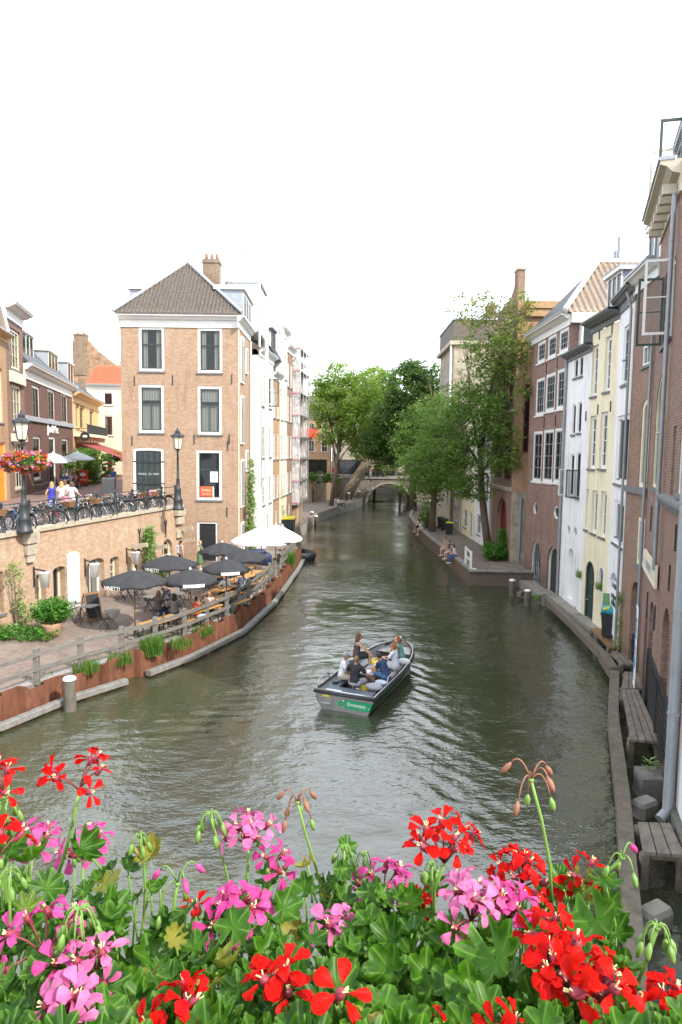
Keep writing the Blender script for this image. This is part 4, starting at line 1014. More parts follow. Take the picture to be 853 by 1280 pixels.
# low white houses further along
xs = [(11.1, 50.9), (10.95, 56.0), (10.8, 61.0), (10.9, 66.0)]
labs = ['white plastered cottage front behind the leaning tree', 'cream house with grey door behind the wheelie bins', 'pale house beyond the bins, half hidden by trees']
for i in range(3):
    wm = (M['plwhite'], M['plstone'], M['plgrey'])[i]
    ops = [D(x0=.6+k*1.45, x1=1.45+k*1.45, z0=4.6, z1=6.6, grid=(2, 2)) for k in range(3)]+[D(x0=.6, x1=1.6, z0=.9, z1=3.1, style='door', dm='grey', foot=1), D(x0=2.6, x1=3.9, z0=1.6, z1=3.2, grid=(2, 2))]+[D(x0=.6+k*1.45, x1=1.45+k*1.45, z0=8, z1=9.8, grid=(2, 2)) for k in range(3)]
    h, L, O = house('canal_house', labs[i], xs[i], xs[i+1], .9, 10.9+i*.6, 8, wm, ops)
    zt = 10.9+i*.6; m = MB(); m.poly([(0, .15, zt), (L, .15, zt), (L, -4, zt+4), (0, -4, zt+4)]); m.poly([(0, .15, zt), (0, -4, zt+4), (0, -8, zt)]); m.poly([(L, .15, zt), (L, -8, zt), (L, -4, zt+4)]); m.poly([(0, -8, zt), (0, -4, zt+4), (L, -4, zt+4), (L, -8, zt)]); m.build('roof', ['tile2'], h)
    cornice(h, L, zt+.05, .35, .3, 'white')
# tall flat roofed grey house
h, L, O = house('tall_house', 'tall grey rendered house with flat brown roof above the trees', (10.6, 66.2), (10.7, 76), .9, 18.3, 9, M['plgrey'], [D(x0=1+k*2.2, x1=2.2+k*2.2, z0=z, z1=z+2, grid=(2, 2)) for k in range(4) for z in (5, 8.5, 12, 15)])
m = MB(); m.box(-.3, L+.3, -9.3, .45, 18.3, 18.65); m.build('cornice', ['stone'], h)
m = MB(); m.prism([(-.1, -9), (L+.1, -9), (L+.1, .1), (-.1, .1)], 18.66, 20.6); m.build('roof', ['tile'], h)
m = MB(); m.box(-.2, L+.2, -9.1, .2, 20.602, 20.75); m.build('roof_edge', ['lead'], h)
m = MB(); m.tube([(.0, .3, 18.3), (.0, .3, 3)], .1, 8); m.build('downpipe', ['white'], h)
chimney(h, 1.0, -3.6, 18.3, 22.2, .9, .9, M['bk_grey'], 1)
for i, (y0, zt, wm) in enumerate(((76.2, 12, 'bk_tan'), (84.5, 13, 'plstone'))):
    h, L, O = house('canal_house', ['tan brick house among the trees near the far bridge', 'cream house beside the far bridge'][i], (10.9+i*1.2, y0), (12+i*1.2, y0+8), .9, zt, 8, M[wm], [D(x0=.8+k*2.3, x1=2+k*2.3, z0=z, z1=z+1.9, grid=(2, 2)) for k in range(3) for z in (2, 5.2, 8.6)])
    m = MB(); m.poly([(0, .1, zt), (L, .1, zt), (L, -4, zt+4), (0, -4, zt+4)]); m.poly([(0, .1, zt), (0, -4, zt+4), (0, -8, zt)]); m.build('roof', ['tile'], h)

# ------------------------------------------------------------------ timber guard beams and jetties along the right wall
def beam(name, label, pts, w=.3, h_=.34, z=.4, m='beam', grp='timber guard beams on the right'):
    b = MB()
    P = [Vector((*p, z)) for p in pts]
    for i, (a, c) in enumerate(zip(P, P[1:])):
        b.bar(a, c, w, h_)
    return tag(b.build(name, [m]), label, 'beam', grp)
beam('guard_beam', 'long straight guard beam running towards the flowers', [(9.73, 23.5), (8.05, 19.4), (6.45, 14.8), (4.0, 8.2), (2.9, 5.2)])
beam('guard_beam', 'short guard beam from the kink to the bin platform', [(9.8, 23.75), (10.18, 25.8)], .3, .4)
beam('guard_beam', 'mossy guard beam from the bin platform to the white house', [(10.2, 25.95), (10.62, 30.6), (10.95, 35.5)], .28, .3)
beam('jetty_beam', 'mossy timber stub joining the quay end', [(10.2, 36.2), (11.6, 36.6)], .3, .3, .35)
beam('jetty_beam', 'low cross beam beside the two white capped posts', [(9.95, 37.4), (11.7, 39.8)], .25, .25, .3)
def deck(label, pts, z, n, th=.07, m='deckwood'):
    """plank platform: quad pts near-left, near-right, far-right, far-left"""
    a, b, c, d = [Vector((*p, z)) for p in pts]; cen = (a+b+c+d)/4
    t = thing('plank_platform', label, 'platform', (cen.x, cen.y, z-th), group='plank platforms along the right wall'); o = Vector((cen.x, cen.y, z-th))
    w = MB(); e = .012/(b-a).length
    for i in range(n):
        u, v = i/n+e, (i+1)/n-e
        q = [a.lerp(b, u), a.lerp(b, v), d.lerp(c, v), d.lerp(c, u)]; j = random.uniform(-.008, .008)
        w.rings([[p-o+Vector((0, 0, k+j)) for p in q] for k in (-th, 0)])
    w.build('planks', [m], t)
    for s in (.12, .88): f = MB(); f.bar(a.lerp(d, s)-o-Vector((0, 0, th+.06)), b.lerp(c, s)-o-Vector((0, 0, th+.06)), .1, .11); f.build('joist', ['beam'], t)
    for p in (a, b, c, d): f = MB(); p2 = p.lerp(cen, .1); f.bar(p2-o-Vector((0, 0, th)), p2-o-Vector((0, 0, 1.3)), .14, .14, up=(0, 1, 0)); f.build('leg', ['beam'], t)
    return t
deck('large plank platform under the lattice screen', [(7.55, 17.05), (8.3, 16.9), (9.35, 20.75), (8.85, 20.8)], .85, 4)
deck('small three plank step nearest to the bridge', [(5.75, 12.2), (6.5, 12.1), (6.75, 13.2), (6.1, 13.25)], .75, 3)
deck('middle plank platform below the banner', [(9.1, 21.4), (10.0, 21.2), (10.45, 22.9), (9.85, 23.0)], .7, 4)
deck('mossy plank platform behind the kink of the beam', [(10.0, 23.7), (10.5, 23.6), (10.75, 25.0), (10.2, 25.1)], .75, 3)
deck('brown board platform carrying the black wheelie bin', [(10.3, 25.5), (10.85, 25.4), (11.45, 28.4), (10.6, 28.4)], .8, 2, m='brownwood')
# stones in the water behind the beam
for k, (x, y, lab) in enumerate(((7.0, 14.9, 'stone block in the water behind the beam, far one'), (5.55, 11.2, 'stone block in the water behind the beam, under the small step'))):
    m = MB(); m.bbox(-.3, .3, -.2, .2, -.6, .35, .08); tag(m.build('stone_block', ['concrete'], None, False, (x, y, 0), .5), lab, 'stone', 'stones behind the beam')
# wharf ground strip at the foot of the far right houses
poly_slab('house_footing', [(10.95, 28.4), (10.95, 31), (11.05, 36), (11.9, 36), (11.9, 28.4)], -.6, .62, [M['concrete']])
poly_slab('footing_step', [(10.85, 36.02), (10.9, 41), (11.9, 41), (11.9, 36.02)], -.6, .45, [M['concrete']])
# planter under the large platform
t = thing('planter', 'old wooden planter box with a young seedling beside the platform', 'planter', (7.45, 15.75, 0)); 
m = MB(); m.rings([[(-.26, -.3, -.5), (.26, -.3, -.5), (.3, .3, -.5), (-.22, .3, -.5)], [(-.26, -.3, .55), (.26, -.3, .55), (.3, .3, .6), (-.22, .3, .6)]]); m.build('box', ['oldwood'], t)
m = MB(); 
for k in range(26):
    a = random.uniform(0, 6.28); r = random.uniform(.02, .2); c0 = Vector((.08+r*math.cos(a), .12+r*math.sin(a), .62+random.uniform(0, .25))); d = Vector((math.cos(a), math.sin(a), .3))*.07; s = Vector((-d.y, d.x, 0))*.4
    m.add([c0-d, c0+s, c0+d, c0-s], [(0, 1, 2, 3)])
M['lime'] = leafmat('young leaves', (.16, .30, .06), (.26, .42, .12), .5, .4); m.build('foliage', ['lime'], t)
# lattice screen against the dark wall
e = (Vector(V[2])-Vector(V[1])).normalized(); ang = math.atan2(e.y, e.x)
t = thing('lattice_screen', 'black lattice screen standing on the large plank platform', 'trellis', (7.75, 14.9, .86), ang); m = MB(); Ls = 5.2
for i in range(19):
    for s in (-1, 1):
        x = i*Ls/18; x0, x1 = x, x+s*.85; 
        if not 0 <= x1 <= Ls: continue
        m.bar((x0, .24+.012*s, .02), (x1, .24+.012*s, 1.5), .035, .015, up=(0, 1, 0))
m.build('lattice', ['black'], t)
m = MB(); 
for x in (0, Ls/2, Ls): m.box(x-.03, x+.03, .2, .28, -.2, 1.54)
m.box(-.03, Ls+.03, .205, .275, 1.5, 1.56); m.build('frame', ['black'], t)
# banner on a pole
bA = Pl(822, 795, V[2], V[3]); 
t = thing('banner', 'tall white and blue banner sign leaning at the brick wall', 'banner', (9.35, 20.85, .85), math.atan2(V[3][1]-V[2][1], V[3][0]-V[2][0]))
m = MB(); m.box(-.02, .62, .06, .075, 0, 2.55); m.build('cloth', ['canvaswhite'], t)
m = MB(); m.box(.38, .6, .0755, .078, .1, 2.45); m.box(.1, .3, .0755, .078, 1.5, 1.62); m.box(.06, .36, .0755, .0775, .6, .95); m.build('blue_print', [mat('blue print', (.10, .25, .55), .6)], t)
m = MB(); m.box(.1, .34, .0785, .08, 1.02, 1.3); m.build('red_print', [mat('pink print', (.6, .2, .32), .6)], t)
text(t, 'OPEN', .24, (.22, .082, 1.9), (rad(90), rad(90), rad(180)), 'black')
# poster wall of the white house
t = thing('poster_panel', 'white poster panel with a black bar behind the wheelie bin', 'poster', hw.location, hw.rotation_euler.z)
a0, zt = Pl(768, 731, wA, wB); a1, _ = Pl(776, 760, wA, wB); m = MB(); m.box(.35, 2.0, .02, .06, 1.0, zt-.02); m.build('panel', ['canvaswhite'], t)
m = MB(); m.box(.5, 1.55, .061, .066, 2.15, 2.6); m.build('black_bar', ['black'], t)
text(t, 'DE WERF', .3, (1.1, .068, 2.95), (rad(90), 0, rad(180)), 'black', sx=.8); text(t, 'IN', .2, (.78, .07, 2.38), (rad(90), 0, rad(180)), 'canvaswhite'); text(t, 'UIT', .2, (1.28, .07, 2.38), (rad(90), 0, rad(180)), 'canvaswhite')
# climbing plant by the pipe
t = thing('climbing_plant', 'leafy climber on a wooden stake by the white house pipe', 'plant', (10.55, 25.3, .8)); m = MB(); m.tube([(0, 0, -.1), (.04, .05, 1.2), (.0, .1, 2.2)], .025, 6); m.build('stem', ['orangewood'], t)
m = MB()
for k in range(240):
    z = random.choice((.15, 1.0, 1.9))+random.gauss(0, .2); a = random.uniform(0, 6.28); r = abs(random.gauss(0, .14)); c0 = Vector((r*math.cos(a), .05+r*math.sin(a), max(.02, z))); d = Vector((math.cos(a), math.sin(a), random.uniform(-.4, .6)))*.07; s = Vector((-d.y, d.x, .02))*.5
    m.add([c0-d, c0+s, c0+d, c0-s], [(0, 1, 2, 3)])
m.build('foliage', ['lime'], t)
# fern tufts in the arches of the yellow house
for px, py, lab in ((726, 722, 'fern tuft in the small left arch of the yellow house'), (751, 737, 'fern tuft in the small right arch of the yellow house'), (671, 750, 'green weed by the mossy timber stub'), (722, 765, 'weeds on the footing under the yellow house')):
    if py < 745: aa, z = Pl(px, py, V[5], V[6]); e = (Vector(V[6])-Vector(V[5])).normalized(); p = Vector(V[5])+e*aa; loc = (p.x-.05, p.y, z)
    else: q = Pz(px, py, .45); loc = (q.x, q.y, .42)
    m = MB(); blades(m, 0, 0, 0, 90, .16, .42, rgg, 1.2); tag(m.build('fern', ['lime'], None, False, loc), lab, 'fern', 'small ferns on the right walls')
# white gate on the right quay
p0, p1 = Pz(582, 705, .95), Pz(588.5, 712, .95)
t = thing('white_gate', 'small white two rail gate on the right quay edge', 'gate', (p1.x, p1.y, .95)); q = p0-p1
for k, d in enumerate((Vector((0, 0, 0)), q)): m = MB(); m.box(d.x-.06, d.x+.06, d.y-.06, d.y+.06, 0, 1.15); m.build('post', ['white'], t)
for z in (.55, 1.05): m = MB(); m.bar((0, 0, z), (q.x, q.y, z), .05, .13); m.build('rail', ['white'], t)

# wheelie bins
def bin_(loc, rz, label, lid, openlid=False, band=None):
    t = thing('wheelie_bin', label, 'bin', loc, rz, 'wheelie bins')
    m = MB(); m.rings([[(-.22, -.25, .08), (.22, -.25, .08), (.22, .22, .08), (-.22, .22, .08)], [(-.29, -.33, 1.0), (.29, -.33, 1.0), (.29, .32, 1.0), (-.29, .32, 1.0)]]); m.box(-.31, .31, -.35, .34, .96, 1.02); m.build('body', [mat('bin plastic', (.018, .02, .022), .5)], t)
    for s in (-1, 1): m = MB(); m.tube([(s*.2, .25, .1), (s*.27, .25, .1)], .1, 12); m.build('wheel', ['tblack'], t)
    m = MB()
    if openlid: m.rings([[(-.31, .34, 1.02), (.31, .34, 1.02), (.31, .4, 1.04), (-.31, .4, 1.04)], [(-.3, .52, 1.68), (.3, .52, 1.68), (.3, .56, 1.68), (-.3, .56, 1.68)]])
    else: m.rings([[(-.31, -.35, 1.021), (.31, -.35, 1.021), (.31, .34, 1.021), (-.31, .34, 1.021)], [(-.26, -.3, 1.09), (.26, -.3, 1.09), (.26, .3, 1.11), (-.26, .3, 1.11)]])
    m.build('lid', [lid], t); return t
gl = mat('green bin lid', (.075, .19, .075), .5); yl = mat('yellow bin lid', (.65, .55, .03), .5)
bin_((10.85, 27.0, .8), rad(-25), 'black wheelie bin overflowing with bags, green lid thrown open', gl, True)
for k, (c, dx, s, lab, cc) in enumerate((((-.08, -.12), .0, (.24, .3, .2), 'turquoise rubbish bag stuffed in the open bin', (.02, .28, .36)), ((-.14, -.22), 0, (.26, .08, .08), 'yellow rubbish bag lying across the open bin', (.75, .68, .03)))):
    m = MB(); m.ell((0, 0, 0), *s, nu=14, nv=9)
    m.v = [(x*(1+.18*math.sin(9*y+7*z)), y*(1+.18*math.sin(11*x+5*z)), z*(1+.2*math.sin(8*x+9*y))) for x, y, z in m.v]
    tag(m.build('rubbish_bag', [colmat('bag%d' % k, cc, .35)], None, True, (10.82+c[0], 26.98+c[1], 1.93+.1*k), .6), lab, 'rubbish bag', 'rubbish bags')
for px, py, lid, lab in ((562, 668, yl, 'wheelie bin with yellow lid on the right quay'), (556, 663, M['black'], 'plain black wheelie bin beside the yellow lidded one'), (551, 660, gl, 'green lidded wheelie bin furthest along the right quay')):
    p = Pz(px, py, .9); bin_((p.x, p.y, .9), rad(80), lab, lid)
# wall lantern
t = thing('wall_lantern', 'square lantern on the white cottage wall', 'lantern', (11.0, 52.4, 4.3)); m = MB(); m.box(-.3, -.04, -.2, .2, -.35, .35); m.build('frame', ['iron'], t); m = MB(); m.box(-.31, -.3, -.14, .14, -.28, .28); m.build('glass', ['cream'], t)
# ------------------------------------------------------------------ corner house (facade towards the bridge)
CA, CB = (-6.34, 42.0), (-13.47, 42.0)
cw = dict(fm='white', fw=.15, sm='dgreen', grid=(2, 1), transom=.62, sillm='bluestone', depth=.12, open_top=True)
h, L, O = house('corner_house', 'brown brick corner house with pyramid tiled roof and six tall windows', CA, CB, .9, 15.5, 16, M['bk_corner'], [
    D(px=(174, 205.5, 408, 464), curtain=True, blind=1, **cw), D(px=(247.5, 278, 410, 466), curtain=True, blind=1, **cw), D(px=(174, 205, 481, 541), curtain='net', blind=1, **cw), D(px=(247.5, 277.5, 483, 543), curtain='net', blind=1, **cw),
    D(px=(167, 205, 560, 628), style='shutter', fm='white', dm='dgreen', fw=.15, arch=.08, depth=.12), D(px=(246, 277.5, 563, 625), curtain=False, **cw), D(px=(246.5, 272.5, 652, 708), style='door', dm='black', fm='white', fw=.13, foot=1)],
    group=None)
# black iron shutter bars on the street door
o2 = O[4]; m = MB()
for k in range(5): x = o2['x0']+.2+(o2['x1']-o2['x0']-.4)*k/4; m.box(x-.03, x+.03, -.06, -.03, o2['z0']+.15, o2['z1']-.22)
for z in (.35, .75): zz = o2['z0']+(o2['z1']-o2['z0'])*z; m.box(o2['x0']-.05, o2['x1']+.05, -.025, .0, zz-.035, zz+.035)
m.build('shutter_bars', ['iron'], o2['part'])
text(o2['part'], 'WINKEL  EN  WERF', .2, ((o2['x0']+o2['x1'])/2, -.022, o2['z0']+(o2['z1']-o2['z0'])*.52), (rad(90), 0, rad(180)), 'canvasgrey', sx=.75)
c = cornice(h, L, 16.15, .72, .42, 'white', x0=-.1, gutter='tile')
m = MB(); pr = [(.003, 15.45), (.06, 15.45), (.06, 15.8), (.2, 15.85), (.3, 16.0), (.42, 16.05), (.42, 16.15), (.003, 16.15)]
m.rings([[(-y-.0, x, z) for y, z in pr] for x in (.42, -5.3)]); m.build('side_cornice', ['white'], h)
m = MB(); m.rings([[(L+y, x, z) for y, z in pr] for x in (.42, -5.3)]); m.build('side_cornice', ['white'], h)
ap = (3.75, -3.3, 20.15)
pt = pantiles((-.25, .35, 16.25), (L+.25, .35, 16.25), ap, ap, .235, .31, .04, .035); pt.build('tiled_roof', ['tile'], h, True)
m = MB(); m.poly([(-.25, .35, 16.25), ap, (3.75, -16, 20.15), (-.25, -16, 16.25)][::-1]); m.poly([(L+.25, .35, 16.25), (L+.25, -16, 16.25), (3.75, -16, 20.15), ap][::-1]); m.build('roof', ['tile'], h)
m = MB(); m.tube([(-.3, .4, 16.3), ap], .1, 8); m.tube([(L+.3, .4, 16.3), ap], .1, 8); m.tube([ap, (3.75, -16, 20.2)], .1, 8); m.build('ridge', ['lead'], h)
chimney(h, 2.35, -4.2, 17, 20.5, 1.05, .8, None, 3)
dl = MB(); dl.box(5.6, 7.05, -5.5, -1.75, 16.2, 18.05); o = dl.build('dormer', ['lead'], h); r = MB(); r.box(5.4, 7.2, -5.6, -1.6, 18.052, 18.2); r.build('dormer_roof', ['white'], o); r = MB(); r.tube([(6.2, -1.72, 16.3), (6.2, -1.72, 18.0)], .05, 6); r.build('downpipe', ['zinc'], o)
dl = MB(); dl.box(-.1, 1.5, -5.5, -1.3, 16.2, 18.0); o = dl.build('dormer', ['lead'], h); r = MB(); r.box(-.25, 1.7, -5.6, -1.15, 18.002, 18.25); r.build('dormer_roof', ['white'], o)
r = MB(); r.box(-.105, -.1, -5.2, -1.5, 16.4, 17.9); o3 = r.build('window', ['white'], o); g = MB()
for k in range(3): g.box(-.12, -.106, -2.6-k*1.15, -1.75-k*1.15, 16.6, 17.8)
g.build('pane', ['glass'], o)
m = MB(); m.box(-.6, 1.6, -9.5, -5.6, 16.2, 19.4); o = m.build('roof_extension', ['plwhite'], h); m = MB(); m.box(-.75, 1.75, -9.6, -5.5, 19.402, 19.55); m.build('roof_edge', ['lead'], o)
m = MB(); m.tube([(-.5, -.2, 19.9), (-.5, -3.5, 19.9)], .04, 6); m.tube([(-.62, -5.55, 19.6), (-.62, -5.55, 6)], .07, 8); m.build('flue', ['canvaswhite'], h)
for px, py in ((168.5, 476), (216, 475), (290, 474), (165.5, 551), (243, 549), (287, 549), (284, 640), (285, 557)): a, z = Pl(px, py, CA, CB); anchors(h, [(a, z)], .6)
# windows on the canal side (local x < 0 face)
for y0, z0_, z1_, w_ in ((-1.0, 12.4, 15.0, 1.0), (-1.0, 8.6, 11.4, 1.0), (-1.0, 4.6, 7.4, 1.0), (-3.2, 13.2, 14.6, .5), (-3.2, 6.8, 8.0, .5), (-1.0, 1.6, 3.4, 1.0)):
    f = MB(); f.box(-.1, -.003, y0-w_-.12, y0+.12, z0_-.12, z1_+.12); f.box(-.14, -.1, y0-w_/2-.03, y0-w_/2+.03, z0_, z1_); o = f.build('window', ['white'], h)
    g = MB(); g.box(-.115, -.1005, y0-w_, y0, z0_, z1_); g.build('pane', ['glass'], o)
m = MB(); m.box(-.04, -.003, -.22, .0, .9, 15.4); m.build('corner_board', ['cream'], h)
pipe(h, [(-.12, -4.9, 15.4), (-.12, -4.9, 1.0)], .06, 'white')
# notices in the street window
o2 = O[5]; x0, x1, z0_ = o2['x0'], o2['x1'], o2['z0']
t = thing('notice', 'orange red notice in the lowest window of the corner house', 'notice', (CA[0], CA[1], 0), rad(180)); nm = mat('orange red card', (.75, .12, .04), .6, na=.05)
m = MB(); m.box(x1-.98, x1-.19, -.045, -.035, z0_+.17, z0_+.83); m.build('card', [nm], t); m = MB(); m.box(x1-1.06, x1-.983, -.045, -.034, z0_+.17, z0_+.83); m.build('border', ['canvaswhite'], t)
text(t, 'Te Huur', .17, (x1-.58, -.032, z0_+.6), (rad(90), 0, rad(180)), 'canvaswhite'); text(t, '030 231 45 45', .085, (x1-.58, -.032, z0_+.37), (rad(90), 0, rad(180)), 'canvaswhite')
t = thing('notice', 'white sheet taped in the lowest window of the corner house', 'notice', (CA[0], CA[1], 0), rad(180)); m = MB(); m.box(x0+.25, x0+.72, -.045, -.035, z0_+1.1, z0_+1.75); m.build('card', ['canvaswhite'], t); m = MB(); m.box(x0+.35, x0+.6, -.0345, -.033, z0_+1.3, z0_+1.55); m.build('picture', [mat('blue chart', (.35, .5, .7), .7)], t)

# ------------------------------------------------------------------ canal houses behind it, facing the water (A = far end)
def cx(y): return -6.34+.08*(y-42)
def lhouse(name, label, y0, y1, zt, wm, rows, cols, fm='white', out=0., top='cornice', group='canal houses', roof=None):
    A, B = (cx(y1)+out, y1), (cx(y0)+out, y0); L = math.hypot(A[0]-B[0], A[1]-B[1]); wv = min(1.0, L/cols*.55)
    ops = [D(x0=L*(k+.5)/cols-wv/2, x1=L*(k+.5)/cols+wv/2, z0=z, z1=z+hh, grid=(2, 3), fm=fm, depth=.12) for k in range(cols) for z, hh in rows]
    ops.append(D(x0=L*.3, x1=L*.3+.95, z0=1.2, z1=3.4, style='door', dm='dgreen', foot=1))
    h, L, O = house(name, label, A, B, .9, zt, 8, M[wm], ops)
    if top == 'cornice': cornice(h, L, zt+.4, .5, .35, 'white')
    if roof: m = MB(); m.poly([(0, .15, zt+.4), (L, .15, zt+.4), (L, -4, zt+.4+roof), (0, -4, zt+.4+roof)]); m.poly([(L, .15, zt+.4), (L, -8, zt+.4), (L, -4, zt+.4+roof)]); m.build('roof', ['tile'], h)
    return h, L, O
h, L, O = lhouse('white_house', 'white canal house next to the corner house, window open', 47.4, 52.4, 14.6, 'plwhite', [(4.2, 2.0), (7.6, 2.2), (11.2, 2.2)], 2, 'white', .25, 'cornice', roof=3)
open_sash(O[2]['part'], (O[2]['x1'], .02), 90, .7, 11.3, 13.3, 'dgreen', 1); open_sash(O[5]['part'], (O[5]['x1'], .02), 95, .7, 11.3, 13.3, 'white', 1)
m = MB(); m.tube([(L-.2, .4, 16.5), (L-.2, .4, 6.2), (L-.2, .2, 5.7)], .13, 8); m.build('downpipe', ['white'], h)
h, L, O = lhouse('brick_house', 'light brick canal house with tiled dormer, third from the corner', 52.4, 55.6, 13.6, 'bk_tan', [(4.3, 1.9), (7.4, 2.0), (10.6, 2.2)], 2, 'white', .2, roof=4)
dormer(h, L*.6, -.2, 14.2, 1.6, 3, 3.0, 'dgreen', 'white', 2, 'slate')
pt = pantiles((0, .2, 15.2), (L, .2, 15.2), (0, -2.2, 19.2), (L, -2.2, 19.2), .3, .4); pt.build('tiled_roof', ['slate'], h, True)
m = MB(); m.box(-.35, -.003, -3, .3, 13, 19.6); m.build('fire_wall', ['plwhite'], h)
lhouse('cream_house', 'cream canal house, taller than the brick one beside it', 55.6, 59, 17.5, 'plstone', [(4.3, 1.9), (7.4, 2.0), (10.6, 2.2), (14, 2)], 2, 'white', .25)
lhouse('brick_house', 'brown canal house between the cream one and the scaffolding', 59, 62.4, 16.6, 'bk_brown', [(4.3, 1.9), (7.4, 2.0), (10.6, 2.2), (13.6, 2)], 2, 'white', .2)
lhouse('brick_house', 'tan brick canal house right behind the scaffolding', 62.4, 70, 16.0, 'bk_tan', [(4.3, 1.9), (7.4, 2.0), (10.6, 2.2), (13.4, 2)], 3, 'white', .1)
# scaffolding wrapped in white netting
t = thing('scaffolding', 'steel scaffolding wrapped in white netting with red bands', 'scaffolding', (-4.62, 62.6, .9), math.atan2(5.4, .43)+rad(0))
sx_, sy_, sz_ = 6.0, .8, 16.6
m = MB()
for i in range(4):
    for j in (0, 1): m.tube([(i*2, -j*sy_, 0), (i*2, -j*sy_, sz_)], .035, 6)
for k in range(9):
    for j in (0, 1): m.tube([(0, -j*sy_, k*2+.4), (sx_, -j*sy_, k*2+.4)], .03, 5)
    for i in range(4): m.tube([(i*2, 0, k*2+.4), (i*2, -sy_, k*2+.4)], .03, 5)
m.build('tube_frame', ['steel'], t)
for k in range(1, 9): b = MB(); b.box(0, sx_, -sy_+.05, -.05, k*2+.44, k*2+.5); b.build('deck', ['oldwood'], t)
nm, nt, b = _nt('scaffold netting'); b.inputs['Base Color'].default_value = (.75, .76, .78, 1); b.inputs['Roughness'].default_value = .9
tc = N(nt, 'ShaderNodeTexCoord'); n1 = N(nt, 'ShaderNodeTexNoise', Scale=2.2, Detail=4.0); nt.links.new(tc.outputs['Object'], n1.inputs['Vector'])
mr = N(nt, 'ShaderNodeMapRange'); mr.inputs[1].default_value = .3; mr.inputs[2].default_value = .7; mr.inputs[3].default_value = .35; mr.inputs[4].default_value = .95; nt.links.new(n1.outputs[0], mr.inputs[0]); nt.links.new(mr.outputs[0], b.inputs['Alpha'])
def netsheet(x0, y0, x1, y1, za, zb):
    n = 24; mb = MB(); rs = []
    for z in [za+(zb-za)*k/12 for k in range(13)]: rs.append([(x0+(x1-x0)*i/n+.03*math.sin(i*2.1+z), y0+(y1-y0)*i/n+.05*math.sin(i*1.3+z*1.7), z) for i in range(n+1)])
    return mb.rings(rs, close=False)
netsheet(0, .06, sx_, .06, 2.2, sz_).build('netting', [nm], t, True); netsheet(-.06, .05, -.06, -sy_, 2.2, sz_).build('netting', [nm], t, True); netsheet(sx_+.06, .05, sx_+.06, -sy_, 2.2, sz_).build('netting', [nm], t, True)
rb = mat('faded red band', (.60, .34, .36), .8)
for k in range(1, 9): m = MB(); m.box(-.12, -.1, -sy_, .0, k*2+.35, k*2+.5); m.build('toe_board', [rb], t)
# tarps, bin and rubbish on the wharf near the scaffolding
t = thing('skip_bin', 'dark container with yellow rim by the scaffolding', 'container', (-4.7, 57.5, WZ)); m = MB(); m.rings([[(-.7, -1, 0), (.7, -1, 0), (.7, 1, 0), (-.7, 1, 0)], [(-.8, -1.2, 1.2), (.8, -1.2, 1.2), (.8, 1.2, 1.2), (-.8, 1.2, 1.2)]]); m.build('body', ['iron'], t)
m = MB(); m.box(-.84, .84, -1.24, 1.24, 1.201, 1.28); m.build('rim', [yl], t)
bin_((-4.75, 61, WZ), rad(10), 'black wheelie bin on the wharf below the scaffolding', M['black'])
t = thing('tarpaulin_heap', 'heap of crumpled grey tarpaulin on the wharf end', 'tarpaulin', (-4.95, 54.6, WZ)); m = MB(); m.ell((0, 0, .1), .7, 1.2, .7, 22, 14); rg = random.Random(4)
m.v = [(x*(1+.15*math.sin(5*y+9*z)), y*(1+.1*math.sin(7*x)), max(0, z*(1+.35*math.sin(6*x+7*y)))) for x, y, z in m.v]; m.build('cloth', [mat('grey tarpaulin', (.30, .31, .32), .5)], t, True)
# small black dinghy at the end of the piling
t = thing('dinghy', 'small dark dinghy moored at the end of the piling', 'boat', (-2.75, 51.3, 0), rad(10)); m = MB()
sec = []
for k in range(7):
    u = k/6; w = .75*math.sin(math.pi*min(1, .35+u*.65))**.7; y = -1.5+3*u; sec.append([(-w, y, .5), (-w*.8, y, 0), (0, y, -.2), (w*.8, y, 0), (w, y, .5)])
m.rings(sec, close=False); m.poly([sec[0][i] for i in range(5)]); o = m.build('hull', ['iron'], t, True); o.modifiers.new('t', 'SOLIDIFY').thickness = .05
m = MB(); m.box(-.6, .6, -.15, .15, .25, .3); m.build('thwart', ['oldwood'], t)

# ------------------------------------------------------------------ street row on the left (A = far end), facing the street
def srow(y): return -22.1-.215*(y-48.1)
def shouse(name, label, y0, y1, zt, wm, ops, depth=9):
    A, B = (srow(y1), y1), (srow(y0), y0); return house(name, label, A, B, SZ-.3, zt, depth, M[wm], ops, 'street houses')+((A, B),)
A1, B1 = (srow(66.4), 66.4), (srow(47.8), 47.8)
dk = dict(fm='white', fw=.2, depth=.2, sm='black', grid=(2, 3), curtain=False)
h, L, O, _ = shouse('cafe_house', 'dark brick street house with white cornice and café front', 47.8, 66.4, 13.0, 'bk_dark', [
    D(px=(40.5, 50.5, 482, 525), **dk), D(px=(59.8, 69.3, 487, 527), **dk), D(px=(76.8, 85, 492, 530), **dk), D(px=(42, 52, 545, 600), **dk), D(px=(62, 70, 546, 603), style='door', dm='black', fm='white', fw=.2, foot=1), D(px=(78, 86, 548, 595), **dk)])
m = MB(); m.box(.02, L-.02, .003, .14, 10.0, 10.35); m.build('string_course', ['lead'], h)
cornice(h, L, 13.9, 1.0, .6, 'white', gutter='lead'); m = MB(); m.poly([(-.1, .4, 14), (L+.1, .4, 14), (L+.1, -5, 19), (-.1, -5, 19)]); m.poly([(L+.1, .4, 14), (L+.1, -10, 14), (L+.1, -5, 19)]); m.build('roof', ['slate'], h)
dormer(h, L-5, -.8, 14.3, 3.6, 4, 2.3, 'white', 'lead', 3, 'white'); dormer(h, 4.5, -.8, 14.3, 4.2, 4, 2.1, 'cream', 'lead', 3, 'cream')
chimney(h, 7, -5.2, 17, 20, .8, .8, None, 1)
